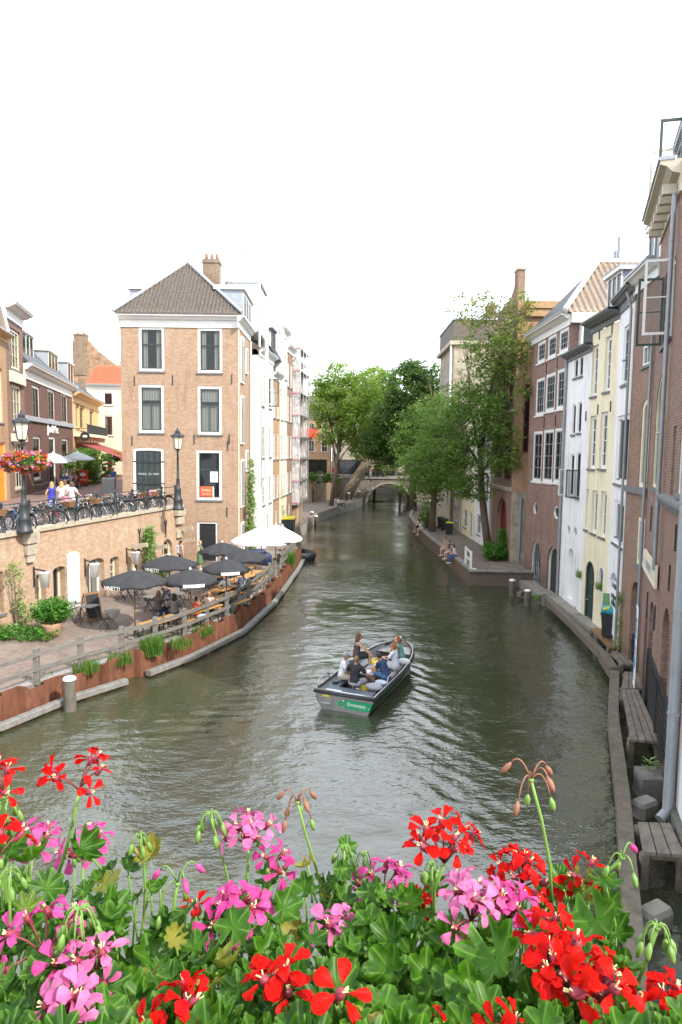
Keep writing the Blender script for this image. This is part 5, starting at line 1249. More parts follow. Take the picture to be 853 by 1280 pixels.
a, z = Pl(66, 537, A1, B1); text(h, 'Jan & Mies', 1.0, (a, .03, z), (rad(90), 0, rad(180)), 'canvaswhite', ext=.05)
h, L, O, _ = shouse('tall_street_house', 'tall brick street house with ornate white window bays', 43.4, 47.8, 16.3, 'bk_purple', [D(x0=.8, x1=3.3, z0=z, z1=z+zz, fm='cream', fw=.18, grid=(3, 3), depth=.2) for z, zz in ((5.3, 3.2), (9.2, 3), (13.2, 2.6))])
cornice(h, L, 17.1, .7, .7, 'white', gutter='lead')
for za, zb in ((12.3, 13.0), (8.5, 9.0)): m = MB(); m.box(.3, 3.9, .003, .2, za, zb); m.build('stone_band', ['cream'], h)
h, L, O, _ = shouse('orange_house', 'orange brick gabled house at the left edge of the street', 34, 43.4, 14.6, 'bk_tan', [D(x0=1.0+k*2.6, x1=2.6+k*2.6, z0=z, z1=z+zz, fm='plyellow' if k % 2 else 'cream', fw=.18, grid=(2, 3), arch=.5, depth=.2) for k in range(3) for z, zz in ((9.6, 3.4),)]+[D(x0=.7, x1=2.5, z0=SZ, z1=8.4, style='door', dm=mat('orange door paint', (.75, .27, .03), .4), fm='plyellow', foot=1), D(x0=3.5, x1=8.3, z0=5.4, z1=8.4, grid=(3, 1), fm='plyellow')])
cornice(h, L, 15.0, .4, .5, 'plyellow'); m = MB(); m.rings([[(x, y, z) for x, z in ((.2, 15.1), (L-.2, 15.1), (L/2, 19.5))] for y in (-.4, 0)]); m.build('gable', ['bk_tan'], h); m = MB(); m.bar((.1, .1, 15.2), (L/2, .1, 19.7), .5, .3, up=(0, 1, 0)); m.bar((L-.1, .1, 15.2), (L/2, .1, 19.7), .5, .3, up=(0, 1, 0)); m.build('gable_trim', ['white'], h)
A2, B2 = (srow(84), 84), (srow(66.4), 66.4)
yd = dict(fm='plyellow', fw=.3, depth=.25, grid=(1, 2), curtain=False)
h, L, O, _ = shouse('yellow_house', 'yellow stone street house with balcony and dark red awning', 66.4, 84, 12.6, 'plyellow', [D(px=(100, 106, 503, 538), **yd), D(px=(112.5, 117.5, 507, 540), **yd), D(px=(95, 99, 498, 536), **yd), D(x0=3, x1=13, z0=SZ, z1=8, fm='black', grid=(5, 1), foot=1, curtain=False)])
cornice(h, L, 13.5, 1.0, .8, 'plyellow'); m = MB(); m.poly([(-.1, .4, 13.6), (L+.1, .4, 13.6), (L+.1, -5, 18), (-.1, -5, 18)]); m.build('roof', ['slate'], h); dormer(h, L-3, -.6, 13.8, 3, 4, 2.6, 'cream', 'lead', 2, 'white')
m = MB(); m.box(.5, L-.5, .003, 1.2, 9.2, 9.5); 
for k in range(8): m.box(1+k*2.1, 1.3+k*2.1, .003, .9, 8.7, 9.2)
o = m.build('balcony', ['cream'], h); m = MB(); 
for k in range(60): m.box(.6+k*.27, .63+k*.27, 1.1, 1.14, 9.5, 10.4)
m.box(.5, L-.5, 1.08, 1.16, 10.4, 10.46); m.build('balustrade', ['iron'], o)
t = thing('awning', 'dark red café awning over the yellow house terrace', 'awning', (srow(84), 84, 0), h.rotation_euler.z); m = MB(); m.rings([[(x, y, z) for x in ()] for y, z in ()]) if False else None
n = 30; m.rings([[(2+(L-3)*i/n, y, z+dz) for i in range(n+1)] for y, z, dz in ((.15, 8.6, 0), (4.2, 7.2, 0), (4.25, 6.75, 0))], close=False); m.build('canopy', ['awning'], t); m = MB()
for x in (2, L-1): m.bar((x, .2, 7.4), (x, 4.2, 7.15), .06, .06)
m.build('arm', ['iron'], t)
# round café sign on the corner of the dark house
t = thing('hanging_sign', 'round dark hanging sign with pale crest between dark and yellow house', 'sign', (srow(66), 66, 0), h.rotation_euler.z); m = MB(); m.lathe([(.02, -.06), (.42, -.06), (.45, 0), (.42, .06), (.02, .06)], 20); m.xf(Matrix.Translation((.2, 1.2, 9.2)) @ Matrix.Rotation(rad(90), 4, 'Y')); m.build('disc', ['black'], t); m = MB(); m.ell((.28, 1.2, 9.2), .03, .25, .14); m.build('crest', ['cream'], t); m = MB(); m.bar((.2, 0, 9.95), (.2, 1.4, 9.95), .06, .06); m.build('arm', ['iron'], t)
# cream house closing the street
Wa, Wb = (-19.5, 85), (-31.5, 85)
wv = dict(fm='white', fw=.15, sm='dred', grid=(2, 2), depth=.15)
h, L, O = house('cream_house', 'cream plastered house with orange tiled roof closing the street', Wa, Wb, SZ-.3, 15.4, 9, M['plstone'], [D(px=(129.5, 141.5, 490, 507), **wv), D(px=(130, 142, 519, 545), **wv), D(px=(133, 141, 570, 590), style='door', dm='dred', foot=1)], 'street houses')
cornice(h, L, 15.8, .5, .4, 'white'); pt = pantiles((-.1, .3, 15.9), (L, .3, 15.9), (-.1, -3.4, 18.6), (L, -3.4, 18.6), .34, .5, .06, .05); pt.build('tiled_roof', ['tilered'], h, True)
# ruined looking gable wall with chimney
h, L, O = house('brick_gable', 'old rough brick gable wall with chimney behind the red roof', (-27.0, 95), (-37, 95), 4, 17, 2, M['bk_grey'], [], None, cat='gable wall')
m = MB(); m.rings([[(x, y, z) for x, z in ((-.4, 16), (L, 16), (L, 22.6), (L-2.2, 22.6), (L-3.2, 21.4))] for y in (-1, -.02)]); m.build('gable', [mat('rough brick', (.30, .19, .12), .9, ns=1.5, na=.5, bump=.5, stain=((.16, .12, .08), 1.2, .5))], h); chimney(h, L-1.0, -.5, 18, 23.6, 1.6, 1.2, None, 2)
h, L, O = house('grey_house', 'plain grey gabled house behind the street', (-20, 98), (-32, 98), 4, 19, 9, M['plgrey'], [], 'street houses')
m = MB(); m.poly([(0, .2, 19), (L, .2, 19), (L, -5, 22), (0, -5, 22)]); m.build('roof', ['tile2'], h)

# ------------------------------------------------------------------ houses beyond, left of the bridge
def fhouse(label, x0, x1, y, zt, wm, cols, rows, base=3.7):
    ops = [D(x0=(x1-x0)*(k+.5)/cols-.5, x1=(x1-x0)*(k+.5)/cols+.5, z0=z, z1=z+1.9, grid=(2, 2), depth=.15) for k in range(cols) for z in rows]+[D(x0=.6, x1=x1-x0-.6, z0=base+.2, z1=base+2.9, grid=(4, 1), curtain=False, fm='dgreen')]
    h, L, O = house('far_house', label, (x1, y), (x0, y), base-.3, zt, 9, M[wm], ops, 'houses beyond the far bridge'); cornice(h, L, zt+.3, .4, .4, 'white')
    m = MB(); m.poly([(0, .3, zt+.35), (L, .3, zt+.35), (L, -4.5, zt+4), (0, -4.5, zt+4)]); m.build('roof', ['tile'], h); return h, L
h, L = fhouse('tan house with red blinds left of the far bridge', -10.2, -1.8, 112, 13.2, 'bk_tan', 4, (7.8, 10.6))
t = thing('window_awnings', 'row of bright red awnings on the tan far house', 'awning', (-1.8, 112, 0), rad(180)); 
for k in range(3):
    m = MB(); x = 2.2+k*2.1; m.rings([[(x+1.7*i/10, y, z) for i in range(11)] for y, z in ((.05, 11.6), (.7, 10.9), (.9, 10.2))], close=False); m.build('blind', ['redawning'], t)
fhouse('grey shop house behind the leaning trunk', -1.6, 5.2, 113, 14.5, 'plgrey', 3, (7.6, 10.6))
poly_slab('far_quay', [(3.02, 131), (11.38, 131), (11.38, 240), (3.02, 240)], -1, 1.0, [M['paving2'], M['concrete']])
fhouse('cream house behind the far bridge', 3.2, 11.3, 137, 14, 'plstone', 3, (4.5, 7.6, 10.2), base=1.2); fhouse('brick house behind the far bridge on the right', 12.2, 21, 124, 14, 'bk_red', 4, (7.6, 10.6))
fhouse('pale house far left beyond the scaffolding', -18, -10.5, 111.5, 13, 'plwhite', 3, (7.6, 10.4))
# ------------------------------------------------------------------ far bridge
t = thing('arch_bridge', 'old stone arch bridge crossing the end of the canal', 'bridge', (7.3, 106, 0)); 
def bridge_face(y):
    P = []; n = 24; hw, zc = 3.35, 3.15
    return [(-hw*math.cos(math.pi*i/n), y, -.3+(zc+.3)*math.sin(math.pi*i/n)**.85) for i in range(n+1)]
m = MB(); y0, y1 = -2.5, 3.5; a, b = bridge_face(y0), bridge_face(y1); n = len(a)
for i in range(n-1): m.poly([a[i], a[i+1], b[i+1], b[i]][::-1])
for arc, y, fl in ((a, y0, 1), (b, y1, 0)):
    for i in range(n-1):
        q = [arc[i], arc[i+1], (arc[i+1][0], y, 3.9), (arc[i][0], y, 3.9)]; m.poly(q if fl else q[::-1])
    for s in (-1, 1):
        q = [(s*3.35, y, -.6), (s*8.2, y, -.6), (s*8.2, y, 3.9), (s*3.35, y, 3.9)]; m.poly(q)
m.poly([(-8.2, y0, 3.9), (8.2, y0, 3.9), (8.2, y1, 3.9), (-8.2, y1, 3.9)]); m.build('arch', [brick('bridge brick', (.15, .125, .10), (.21, .175, .14), blotch=(.10, .095, .075))], t)
for y in (y0, y1): m = MB(); m.box(-8.2, 8.2, y-.15, y+.15, 3.903, 4.15); m.build('kerb', ['concrete'], t); m = MB(); m.tube([(-8.2, y, 5.0), (8.2, y, 5.0)], .03, 5); m.tube([(-8.2, y, 4.6), (8.2, y, 4.6)], .02, 5); [m.tube([(-8+k, y, 4.1), (-8+k, y, 5.05)], .025, 5) for k in range(17)]; m.build('railing', ['iron'], t)
m = MB(); a2 = [(x*1.13, y0-.06, z*1.1 if z > 0 else z) for x, y, z in a]
for i in range(n-1): m.rings([[ (a[i][0], y0-.004, a[i][2]), (a[i+1][0], y0-.004, a[i+1][2]), (a2[i+1][0], y0-.004, a2[i+1][2]), (a2[i][0], y0-.004, a2[i][2])], [(a[i][0], y0-.07, a[i][2]), (a[i+1][0], y0-.07, a[i+1][2]), (a2[i+1][0], y0-.07, a2[i+1][2]), (a2[i][0], y0-.07, a2[i][2])]])
m.build('arch_ring', ['concrete'], t)
w = thing('wing_wall', 'weathered retaining wall left of the far bridge', 'wall', (-.9, 100.4, .9)); m = MB(); m.rings([[(-13, -7, z), (-3.2, -7.4, z), (-.5, -.5, z), (.1, 3.2, z), (-.6, 3.4, z), (-1.1, 0, z), (-3.6, -6.8, z), (-13, -6.4, z)] for z in (0, 3.5)]); m.build('wall', ['bk_grey'], w)
m = MB(); m.rings([[(-13, -7.1, z), (-3.1, -7.5, z), (-.4, -.5, z), (.2, 3.2, z), (-.7, 3.4, z), (-1.2, 0, z), (-3.7, -6.7, z), (-13, -6.3, z)] for z in (3.502, 3.7)]); m.build('coping', ['concrete'], w)
for k in range(3): m = MB(); P = outline(D(x0=-8.5+k*2.2, x1=-7.2+k*2.2, z0=.05, z1=2.3, arch=.8)); m.poly([(x, -7.22, z) for x, z in P]); m.build('cellar_door', ['cream' if k == 1 else 'dgreen'], w)
# ------------------------------------------------------------------ trees
def leaf_cloud(blobs, n_clump, per, size, seed, clump_r=.55, shell=.55, droop=0.):
    rg = np.random.RandomState(seed); C = []
    vol = np.array([b[3]*b[4]*b[5]*(b[6] if len(b) > 6 else 1) for b in blobs], float); vol = vol**.8; vol /= vol.sum()
    pick = rg.choice(len(blobs), n_clump, p=vol)
    B = np.array([b[:6] for b in blobs], float)[pick]
    d = rg.normal(size=(n_clump, 3)); d /= np.linalg.norm(d, axis=1)[:, None]
    r = np.where(rg.rand(n_clump) < shell, rg.uniform(.72, 1.06, n_clump), rg.uniform(.1, 1, n_clump)**.5)
    cen = B[:, :3]+d*r[:, None]*B[:, 3:6]
    k = np.repeat(np.arange(n_clump), per); n = len(k)
    cr = clump_r*rg.uniform(.5, 1.2, n_clump)
    off = rg.normal(size=(n, 3))*.5; off[:, 2] *= .6
    P = cen[k]+off*cr[k][:, None]; P[:, 2] -= droop*rg.rand(n)
    s = size*rg.uniform(.6, 1.3, n)
    t = rg.normal(size=(n, 3)); t[:, 2] = t[:, 2]*.5-.25; t /= np.linalg.norm(t, axis=1)[:, None]
    up = rg.normal(size=(n, 3))*.6+np.array([0, 0, 1.0]); w = np.cross(t, up); w /= np.linalg.norm(w, axis=1)[:, None]+1e-9
    nn = np.cross(w, t)
    a = P-t*s[:, None]*.5; b = P+w*s[:, None]*.34+nn*s[:, None]*.06; c = P+t*s[:, None]*.55; e = P-w*s[:, None]*.34+nn*s[:, None]*.06
    return np.stack([a, b, c, e], 1).reshape(-1, 3), cen
def leaves_mesh(name, V4, matr):
    n = len(V4)//4; me = bpy.data.meshes.new(name); me.vertices.add(n*4); me.vertices.foreach_set('co', V4.astype(np.float32).ravel())
    me.loops.add(n*4); me.loops.foreach_set('vertex_index', np.arange(n*4, dtype=np.int32)); me.polygons.add(n); me.polygons.foreach_set('loop_start', np.arange(0, n*4, 4, dtype=np.int32))
    me.update(calc_edges=True); me.materials.append(matr); return me
def tree(name, label, base, trunk, r0, blobs, lm, n_clump=900, per=26, size=.16, seed=1, cr=.5, limbs=14, group='trees along the canal', bark='bark', shell=.55, droop=0.):
    t = thing(name, label, 'tree', base, 0, group); rg = random.Random(seed)
    m = MB(); tp = [Vector(p) for p in trunk]; n = len(tp)
    m.tube(tp, [r0*(1-.72*i/(n-1)) for i in range(n)], 10)
    V4, cen = leaf_cloud(blobs, n_clump, per, size, seed, cr, shell, droop)
    for i in range(limbs):
        b = blobs[i % len(blobs)]; s = rg.uniform(.35, .95); k = min(n-2, int(s*(n-1))); p = tp[k].lerp(tp[k+1], s*(n-1)-k)
        q = Vector((b[0]+rg.gauss(0, .45)*b[3], b[1]+rg.gauss(0, .45)*b[4], b[2]+rg.gauss(0, .4)*b[5])); mid = p.lerp(q, .5)+Vector((rg.uniform(-.4, .4), rg.uniform(-.4, .4), rg.uniform(0, .6)))
        r = r0*(1-.72*s)*.55; m.tube([p, p.lerp(mid, .5)+Vector((0, 0, .1)), mid, q], [r, r*.8, r*.55, r*.15], 6)
        for j in range(4):
            q2 = q+Vector((rg.gauss(0, .4)*b[3], rg.gauss(0, .4)*b[4], rg.gauss(0, .4)*b[5])); m.tube([mid.lerp(q, rg.uniform(.2, .9)), q2], [r*.3, .012], 5)
    m.build('trunk', [bark], t, True); link('crown', leaves_mesh('crown', V4, lm), t); return t
M['lf_mid'] = leafmat('mid green leaves', (.125, .245, .045), (.235, .38, .085), .55, .55, (.15, .26, .05))
M['lf_dark'] = leafmat('dark chestnut leaves', (.060, .135, .034), (.105, .20, .052), .5, .45, (.12, .21, .045))
M['lf_light'] = leafmat('light plane leaves', (.20, .33, .05), (.31, .43, .085), .55, .58, (.18, .30, .05))
M['lf_yellow'] = leafmat('yellow green leaves', (.16, .23, .045), (.28, .32, .08), .55, .45)
M['lf_bush'] = leafmat('glossy bush leaves', (.05, .17, .02), (.11, .30, .04), .4, .3)
# leaning tree on the right quay: trunk from (612, 692) up to the right of the crown
tb = Pz(611, 690, .9)
def W(px, py, y): p = Py(px, py, y); return (p.x-tb.x, p.y-tb.y, p.z-.9)
Y0 = tb.y
trunk = [(0, 0, -.1), W(606, 650, Y0-.1), W(602, 610, Y0-.2), W(601, 570, Y0-.4), W(607, 530, Y0-.5), W(615, 495, Y0-.7), W(625, 455, Y0-.8), W(634, 415, Y0-1)]
def BL(px, py, y, r, rz=None, k=1):
    p = W(px, py, y); return (p[0], p[1], p[2], r, r, rz or r, k)
tree('tree', 'leaning tree in full leaf on the right quay, bush at its foot', tuple(tb), trunk, .3,
     [BL(598, 560, Y0-2, 1.9, 1.5), BL(570, 590, Y0-1, 1.8, 1.3), BL(626, 570, Y0-4, 1.4, 1.2), BL(592, 515, Y0-2, 2.0, 1.6), BL(555, 555, Y0, 1.7, 1.5), BL(622, 520, Y0-4, 1.5, 1.5), BL(646, 545, Y0-6, .9, .9, .45), BL(540, 595, Y0+.5, 1.5, 1.0), BL(588, 612, Y0-2, 1.3, .7), BL(605, 475, Y0-3, 1.6, 1.4, .45), BL(646, 495, Y0-6, 1.0, 1.2, .4), BL(572, 500, Y0-1, 1.5, 1.3, .7), BL(634, 440, Y0-5.5, 1.1, 1.3, .35), BL(600, 435, Y0-3, 1.3, 1.1, .5), BL(545, 525, Y0, 1.3, 1.2, .7), BL(525, 575, Y0+1, 1.5, 1.2, .8), BL(515, 605, Y0+1, 1.2, .7, .7)],
     M['lf_mid'], 1000, 20, .20, 3, .62, 26, shell=.75)
TR = bpy.data.objects['tree']
up_ = tree('tree_top', 'top', tuple(tb), [W(607, 530, Y0-.5), W(615, 480, Y0-2), W(628, 440, Y0-3.5), W(640, 405, Y0-4.5), W(648, 365, Y0-5)], .12,
     [BL(622, 450, Y0-4, 1.3, 1.4), BL(645, 420, Y0-5.5, 1.0, 1.3), BL(600, 415, Y0-3, 1.4, 1.3, .35), BL(652, 385, Y0-5.5, .8, 1.0, .8), BL(590, 385, Y0-3, 1.5, 1.2, .3), BL(658, 440, Y0-6, .7, 1.0, .8), BL(655, 480, Y0-6.3, .7, .9, .7), BL(615, 385, Y0-4, 1.3, 1.0, .35)],
     M['lf_yellow'], 420, 10, .20, 7, .55, 26, shell=.3)
for c in list(up_.children): c.parent = TR; c.name = 'upper_crown' if 'crown' in c.name else 'upper_limb'
bpy.data.objects.remove(up_)
# second tree further along the right quay
b2 = Pz(540, 664, .9)
def rel(b): return lambda px, py, y, r, rz=None, k=1: (lambda p: (p.x-b.x, p.y-b.y, p.z-b.z, r, r, rz or r, k))(Py(px, py, y))
q = rel(b2); Yb = b2.y
tree('tree', 'dense tree with upright trunk further along the right quay', tuple(b2), [(0, 0, -.1), (.1, 0, 3), (-.1, .1, 6), (0, 0, 9)], .32,
     [q(540, 590, Yb, 2.2, 1.8), q(520, 560, Yb, 2.1, 1.8), q(545, 560, Yb, 2.5, 2.2), q(525, 535, Yb+1, 2.2, 2.0), q(550, 520, Yb, 2.3, 2.0), q(540, 618, Yb, 1.5, .9), q(560, 590, Yb-1, 2.0, 1.8)], M['lf_mid'], 850, 20, .23, 5, .65, 18, shell=.75)
# ivy and low twigs at its foot
b3 = Pz(505, 640, .9)
b3 = Vector((8.9, 84, .9)); q = rel(b3)
tree('chestnut_tree', 'dark round chestnut tree towering over the far bridge', tuple(b3), [(0, 0, -.1), (-.2, 0, 5), (0, 0, 10), (0, 0, 15)], .5,
     [q(500, 550, 84, 3.2), q(482, 562, 84, 2.4, 2.0), q(520, 520, 84, 3.4, 3.2), q(495, 525, 84, 3.0), q(510, 485, 84, 3.0), q(530, 475, 84, 2.6, 2.2), q(540, 510, 84, 3.0), q(515, 465, 85, 1.7, 1.4), q(468, 552, 84, 1.9), q(545, 545, 84, 3.2)], M['lf_dark'], 1500, 22, .34, 9, .75, 20)
b4 = Pz(414, 632, 1.0); q = rel(b4); Yb = b4.y
tree('plane_tree', 'tall light green plane tree on the far left wharf', tuple(b4), [(0, 0, -.1), (.5, 0, 4), (1.0, 0, 8), (1.6, 0, 12)], .3,
     [q(428, 500, Yb, 3.2), q(405, 505, Yb, 2.4), q(420, 475, Yb, 2.4), q(450, 490, Yb+2, 3.0), q(445, 530, Yb, 2.8, 2.4), q(415, 535, Yb, 2.2, 2.0), q(465, 480, Yb+4, 2.4), q(455, 550, Yb+2, 2.4), q(400, 485, Yb, 1.6)], M['lf_light'], 1000, 20, .33, 12, .8, 18, droop=.4)
b5 = Pz(437, 627, 1.2)
b5 = Vector((.9, 99, 1.0)); q = rel(b5)
tree('leaning_tree', 'old tree with thick leaning trunk beside the far bridge', tuple(b5), [(-.6, 0, -.3), (.8, .3, 2.2), (2.3, .8, 4.8), (3.6, 1.2, 7.5), (4.2, 1.5, 10)], .95,
     [q(470, 520, 101, 3.4, 3.0), q(485, 500, 103, 3.0), q(460, 545, 101, 2.6), q(475, 480, 103, 2.4), q(470, 565, 103, 2.2), q(490, 570, 104, 2.4), q(505, 545, 105, 3.0)], M['lf_light'], 900, 20, .36, 15, .8, 12)
for i, (x, y, z, r, lab, lmn) in enumerate(((16, 118, 13, 5, 'tree crown behind the far bridge to the right', 'lf_mid'), (2, 132, 11, 5, 'tree beyond the bridge behind the grey shop', 'lf_light'), (5, 133.5, 5.5, 3, 'tree seen through the bridge arch', 'lf_light'), (13, 92, 12, 3.2, 'tree between the quay houses and the bridge', 'lf_mid'), (-33, 118, 22, 4, 'treetop showing over the roofs left of the gable', 'lf_light'), (-23, 120, 23, 4, 'treetop showing beside the corner house wall', 'lf_light'))):
    tree('tree', lab, (x, y, 1 if y < 100 or y == 133.5 else 4), [(0, 0, 0), (.2, 0, z*.4), (0, 0, z*.8)], .4, [(0, 0, z-1, r, r, r*.8), (r*.5, 0, z-3, r*.7, r*.7, r*.6), (-r*.5, 0, z-2.5, r*.7, r*.7, r*.6)], M[lmn], 320, 18, .42, 40+i, .9, 8)
# ------------------------------------------------------------------ bushes and potted plants
def bush(name, label, loc, blobs, lm, n, per, size, seed, group=None, stems=True, cat='bush', parent=None):
    V4, cen = leaf_cloud(blobs, n, per, size, seed, .22, .6)
    t = thing(name, label, cat, loc, 0, group); link('foliage', leaves_mesh('foliage', V4, lm), t)
    if stems:
        m = MB()
        for c in cen[:14]: m.tube([(0, 0, -.05), (c[0]*.5, c[1]*.5, c[2]*.5), tuple(c)], [.025, .018, .006], 5)
        m.build('stem', ['bark'], t)
    return t
p = Pz(616, 700, .92); bush('bush', 'bright green bush at the foot of the leaning tree', tuple(p), [(0, 0, .6, .75, .75, .65), (.7, .2, .5, .6, .6, .55)], M['lf_bush'], 190, 20, .12, 21)
p = Pz(634, 700, .92); bush('bush', 'taller bush with yellow tips beside the arched oxblood door', (p.x, p.y+.4, .92), [(0, 0, .9, .6, .6, .9), (.2, .3, 1.5, .5, .5, .6), (-.2, .2, 1.7, .3, .3, .4)], M['lf_bush'], 200, 20, .12, 22)
p = Pz(530, 662, .95); bush('bush', 'wild shrub hanging at the quay edge by the sitters', (p.x+.5, p.y+2, .95), [(0, 0, .8, .8, .8, .8), (.3, 1.5, 1.2, .7, .9, 1.0)], M['lf_mid'], 120, 18, .15, 23)
p = G(65, 795); t = bush('potted_shrub', 'round green shrub in a big terracotta pot', tuple(p), [(0, 0, 1.0, .62, .62, .42), (-.25, 0, .85, .42, .42, .3), (.3, .1, .9, .42, .42, .3)], M['lf_bush'], 220, 16, .10, 24, cat='potted plant')
m = MB(); m.lathe([(.24, 0), (.3, .1), (.36, .4), (.38, .5), (.34, .52), (.32, .46), (.0, .45)], 18); m.build('pot', ['terracotta'], t, True)
p = G(25, 797); bush('ground_plant', 'low green ground cover along the foot of the quay wall', tuple(p), [(0, 0, .15, 1.3, .5, .25), (-1.2, -.6, .2, .9, .5, .3)], M['lf_bush'], 170, 14, .11, 25, stems=False, cat='plant')
a, z = Pl(17, 735, QA, QB); e = (Vector(QB)-Vector(QA)).normalized(); q0 = Vector(QA)+e*a
bush('wall_creeper', 'thin creeper climbing the quay wall near the left window', (q0.x+.1, q0.y, WZ), [(.1, -.3, 2.2, .1, .6, .5), (.1, .1, 1.2, .1, .4, .5), (.1, .3, .6, .12, .4, .4)], M['lime'], 60, 7, .1, 26, cat='creeper')
a, z = Pl(181, 690, QA, QB); q0 = Vector(QA)+e*a
bush('wall_creeper', 'bright hanging plant beside the dark cellar door', (q0.x+.15, q0.y, WZ), [(.15, 0, 2.5, .25, .45, .5), (.15, -.2, 1.7, .2, .35, .7), (.15, -.25, .8, .2, .3, .5)], M['lime'], 150, 12, .12, 27, cat='creeper')
bush('wall_creeper', 'tall creeper climbing the canal side of the corner house', (cx(44)+.25, 44.2, WZ), [(.05, 0, 1.2, .25, .9, 1.2), (.05, .2, 3.2, .2, .7, 1.4), (.05, .1, 5.2, .15, .4, 1.2)], M['lime'], 330, 14, .12, 28, cat='creeper')
p = G(205, 724); bush('flower_pot_plant', 'plant with orange flowers under the black parasols', tuple(p), [(0, 0, .5, .35, .35, .3)], M['lf_bush'], 60, 12, .09, 29, cat='potted plant'); 
for px, py, yy, r, lab in ((104, 588, 60, 1.5, 'olive green terrace shrub in front of the red awning'), (117, 578, 64, 1.9, 'tall grey green terrace shrub under the red awning')):
    p = Py(px, py, yy); bush('terrace_shrub', lab, (p.x, p.y, SZ), [(0, 0, 2.0, r, r, 1.3), (.3, 0, 1.0, r*.7, r*.7, 1.0)], M['lf_mid'], 160, 16, .25, 30+int(r*10), cat='shrub')
p = Py(400, 600, 98); bush('hanging_greenery', 'greenery hanging over the far left retaining wall', (p.x, 93.2, 1.2), [(0, 0, 3.2, 2.2, .6, .8), (-2, 0, 2.6, 1.2, .5, 1.4), (1.8, .4, 3.0, 1.5, .5, .7)], M['lf_mid'], 160, 16, .3, 33, cat='plant')
# hanging flower basket ring on the left lamp post
t = thing('flower_basket', 'round basket of orange and pink flowers on the lamp post', 'flower basket', (l1p.x, l1p.y, SZ+2.75)); rg = random.Random(5)
m = MB(); m.lathe([(.12, -.28), (.5, -.22), (.72, .0), (.7, .02), (.1, .0)], 20); m.build('basket', ['bark'], t)
V4, cen = leaf_cloud([(0, 0, .05, .82, .82, .34)], 340, 12, .075, 31, .16, .8); link('foliage', leaves_mesh('foliage', V4, M['lf_bush']), t)
for nm_, c, sd in (('orange', (.85, .24, .02), 1), ('pink', (.78, .30, .50), 2), ('red', (.75, .06, .03), 3)):
    V4, _c = leaf_cloud([(0, 0, .06, .95, .95, .43)], 70, 15, .095, 50+sd, .10, 1.0); link('blossom', leaves_mesh('blossom', V4, leafmat(nm_+' blossom', sc(c, .8), c, .6, .3)), t)
t = thing('flower_basket', 'small orange flower basket by the awning end', 'flower basket', tuple(Py(144, 571, 74))); V4, _c = leaf_cloud([(0, 0, 0, .9, .9, .5)], 90, 12, .18, 61, .2, .8); link('foliage', leaves_mesh('foliage', V4, M['lf_bush']), t); V4, _c = leaf_cloud([(0, 0, .05, .95, .95, .5)], 60, 10, .16, 62, .15, 1.0); link('blossom', leaves_mesh('blossom', V4, bpy.data.materials['orange blossom']), t)
# ------------------------------------------------------------------ parasols
def parasol(label, px, py, apz, dia, canvas, base_z=None, pole='brownwood', sides=8, drop=.38, valance=.11, group='black café parasols', lettering=None, seed=0, vwhite=False, basem='concrete', p=None):
    p = p or Pz(px, py, apz); base_z = wz(p.x, p.y) if base_z is None else base_z; t = thing('parasol', label, 'parasol', (p.x, p.y, base_z), .2*seed, group); H = apz-base_z; R = dia/2
    m = MB(); m.tube([(0, 0, .05), (0, 0, H-.02)], .028, 8); m.build('pole', [pole], t, True)
    m = MB(); m.lathe([(.3, 0), (.3, .09), (.06, .12), (.05, .35), (.04, .36)], 14); m.build('base', [basem], t, True)
    rows = []; K = 5; S = sides*6
    for k in range(K+1):
        u = k/K; r = R*u; row = []
        for i in range(S):
            a = 2*math.pi*i/S; f = (i % 6)/6; sag = math.sin(math.pi*f)
            rr = max(.03, r*(1-.035*sag*u)); z = H-drop*(u**1.25)-.05*sag*u*(1+.5*u) ; row.append((rr*math.cos(a), rr*math.sin(a), z))
        rows.append(row)
    row = []
    for i in range(S): x, y, z = rows[-1][i]; row.append((x*1.005, y*1.005, z-valance*(1-.25*abs(math.sin(3*math.pi*i/6)))))
    rows.append(row)
    m = MB(); m.rings(rows, cap=False); o = m.build('canopy', [canvas], t, True); o.modifiers.new('t', 'SOLIDIFY').thickness = .006
    m = MB(); m.lathe([(.05, H-.02), (.06, H+.03), (.02, H+.1)], 8); m.build('finial', ['white' if canvas == 'canvasblack' else canvas], t, True)
    for i in range(sides):
        a = 2*math.pi*i/sides; m = MB(); m.tube([(.03*math.cos(a), .03*math.sin(a), H-.06), (R*.97*math.cos(a), R*.97*math.sin(a), H-drop-.03)], .009, 5); m.tube([(.03*math.cos(a), .03*math.sin(a), H-drop-.25), (R*.5*math.cos(a), R*.5*math.sin(a), H-drop*.42-.03)], .008, 5); m.build('rib', ['iron'], t)
    if vwhite:
        a0 = rad(-70)-.2*seed; m = MB(); pts = []
        for j in range(9): a = a0+rad(-22+44*j/8); pts.append((1.0*R*math.cos(a), 1.0*R*math.sin(a)))
        m.rings([[(x*1.012, y*1.012, H-drop-.03) for x, y in pts], [(x*1.02, y*1.02, H-drop-valance-.04) for x, y in pts]], close=False); m.build('white_flap', ['canvaswhite'], t)
    if lettering:
        a = rad(lettering)-.2*seed; text(t, 'VINETTI', .2, (R*1.03*math.cos(a), R*1.03*math.sin(a), H-drop-.10), (rad(90), 0, a+rad(90)), 'canvaswhite', sx=1.0)
    return t
parasol('black parasol nearest the bridge, standing alone left of the diners', 168, 713, 3.5, 2.45, 'canvasblack', lettering=-112, seed=1)
parasol('black parasol in the back row beside the cellar wall plant', 212, 694, 3.5, 2.4, 'canvasblack', lettering=-112, seed=2)
parasol('black parasol with white flap over the red topped diner', 238, 712, 3.3, 2.2, 'canvasblack', seed=3, vwhite=True)
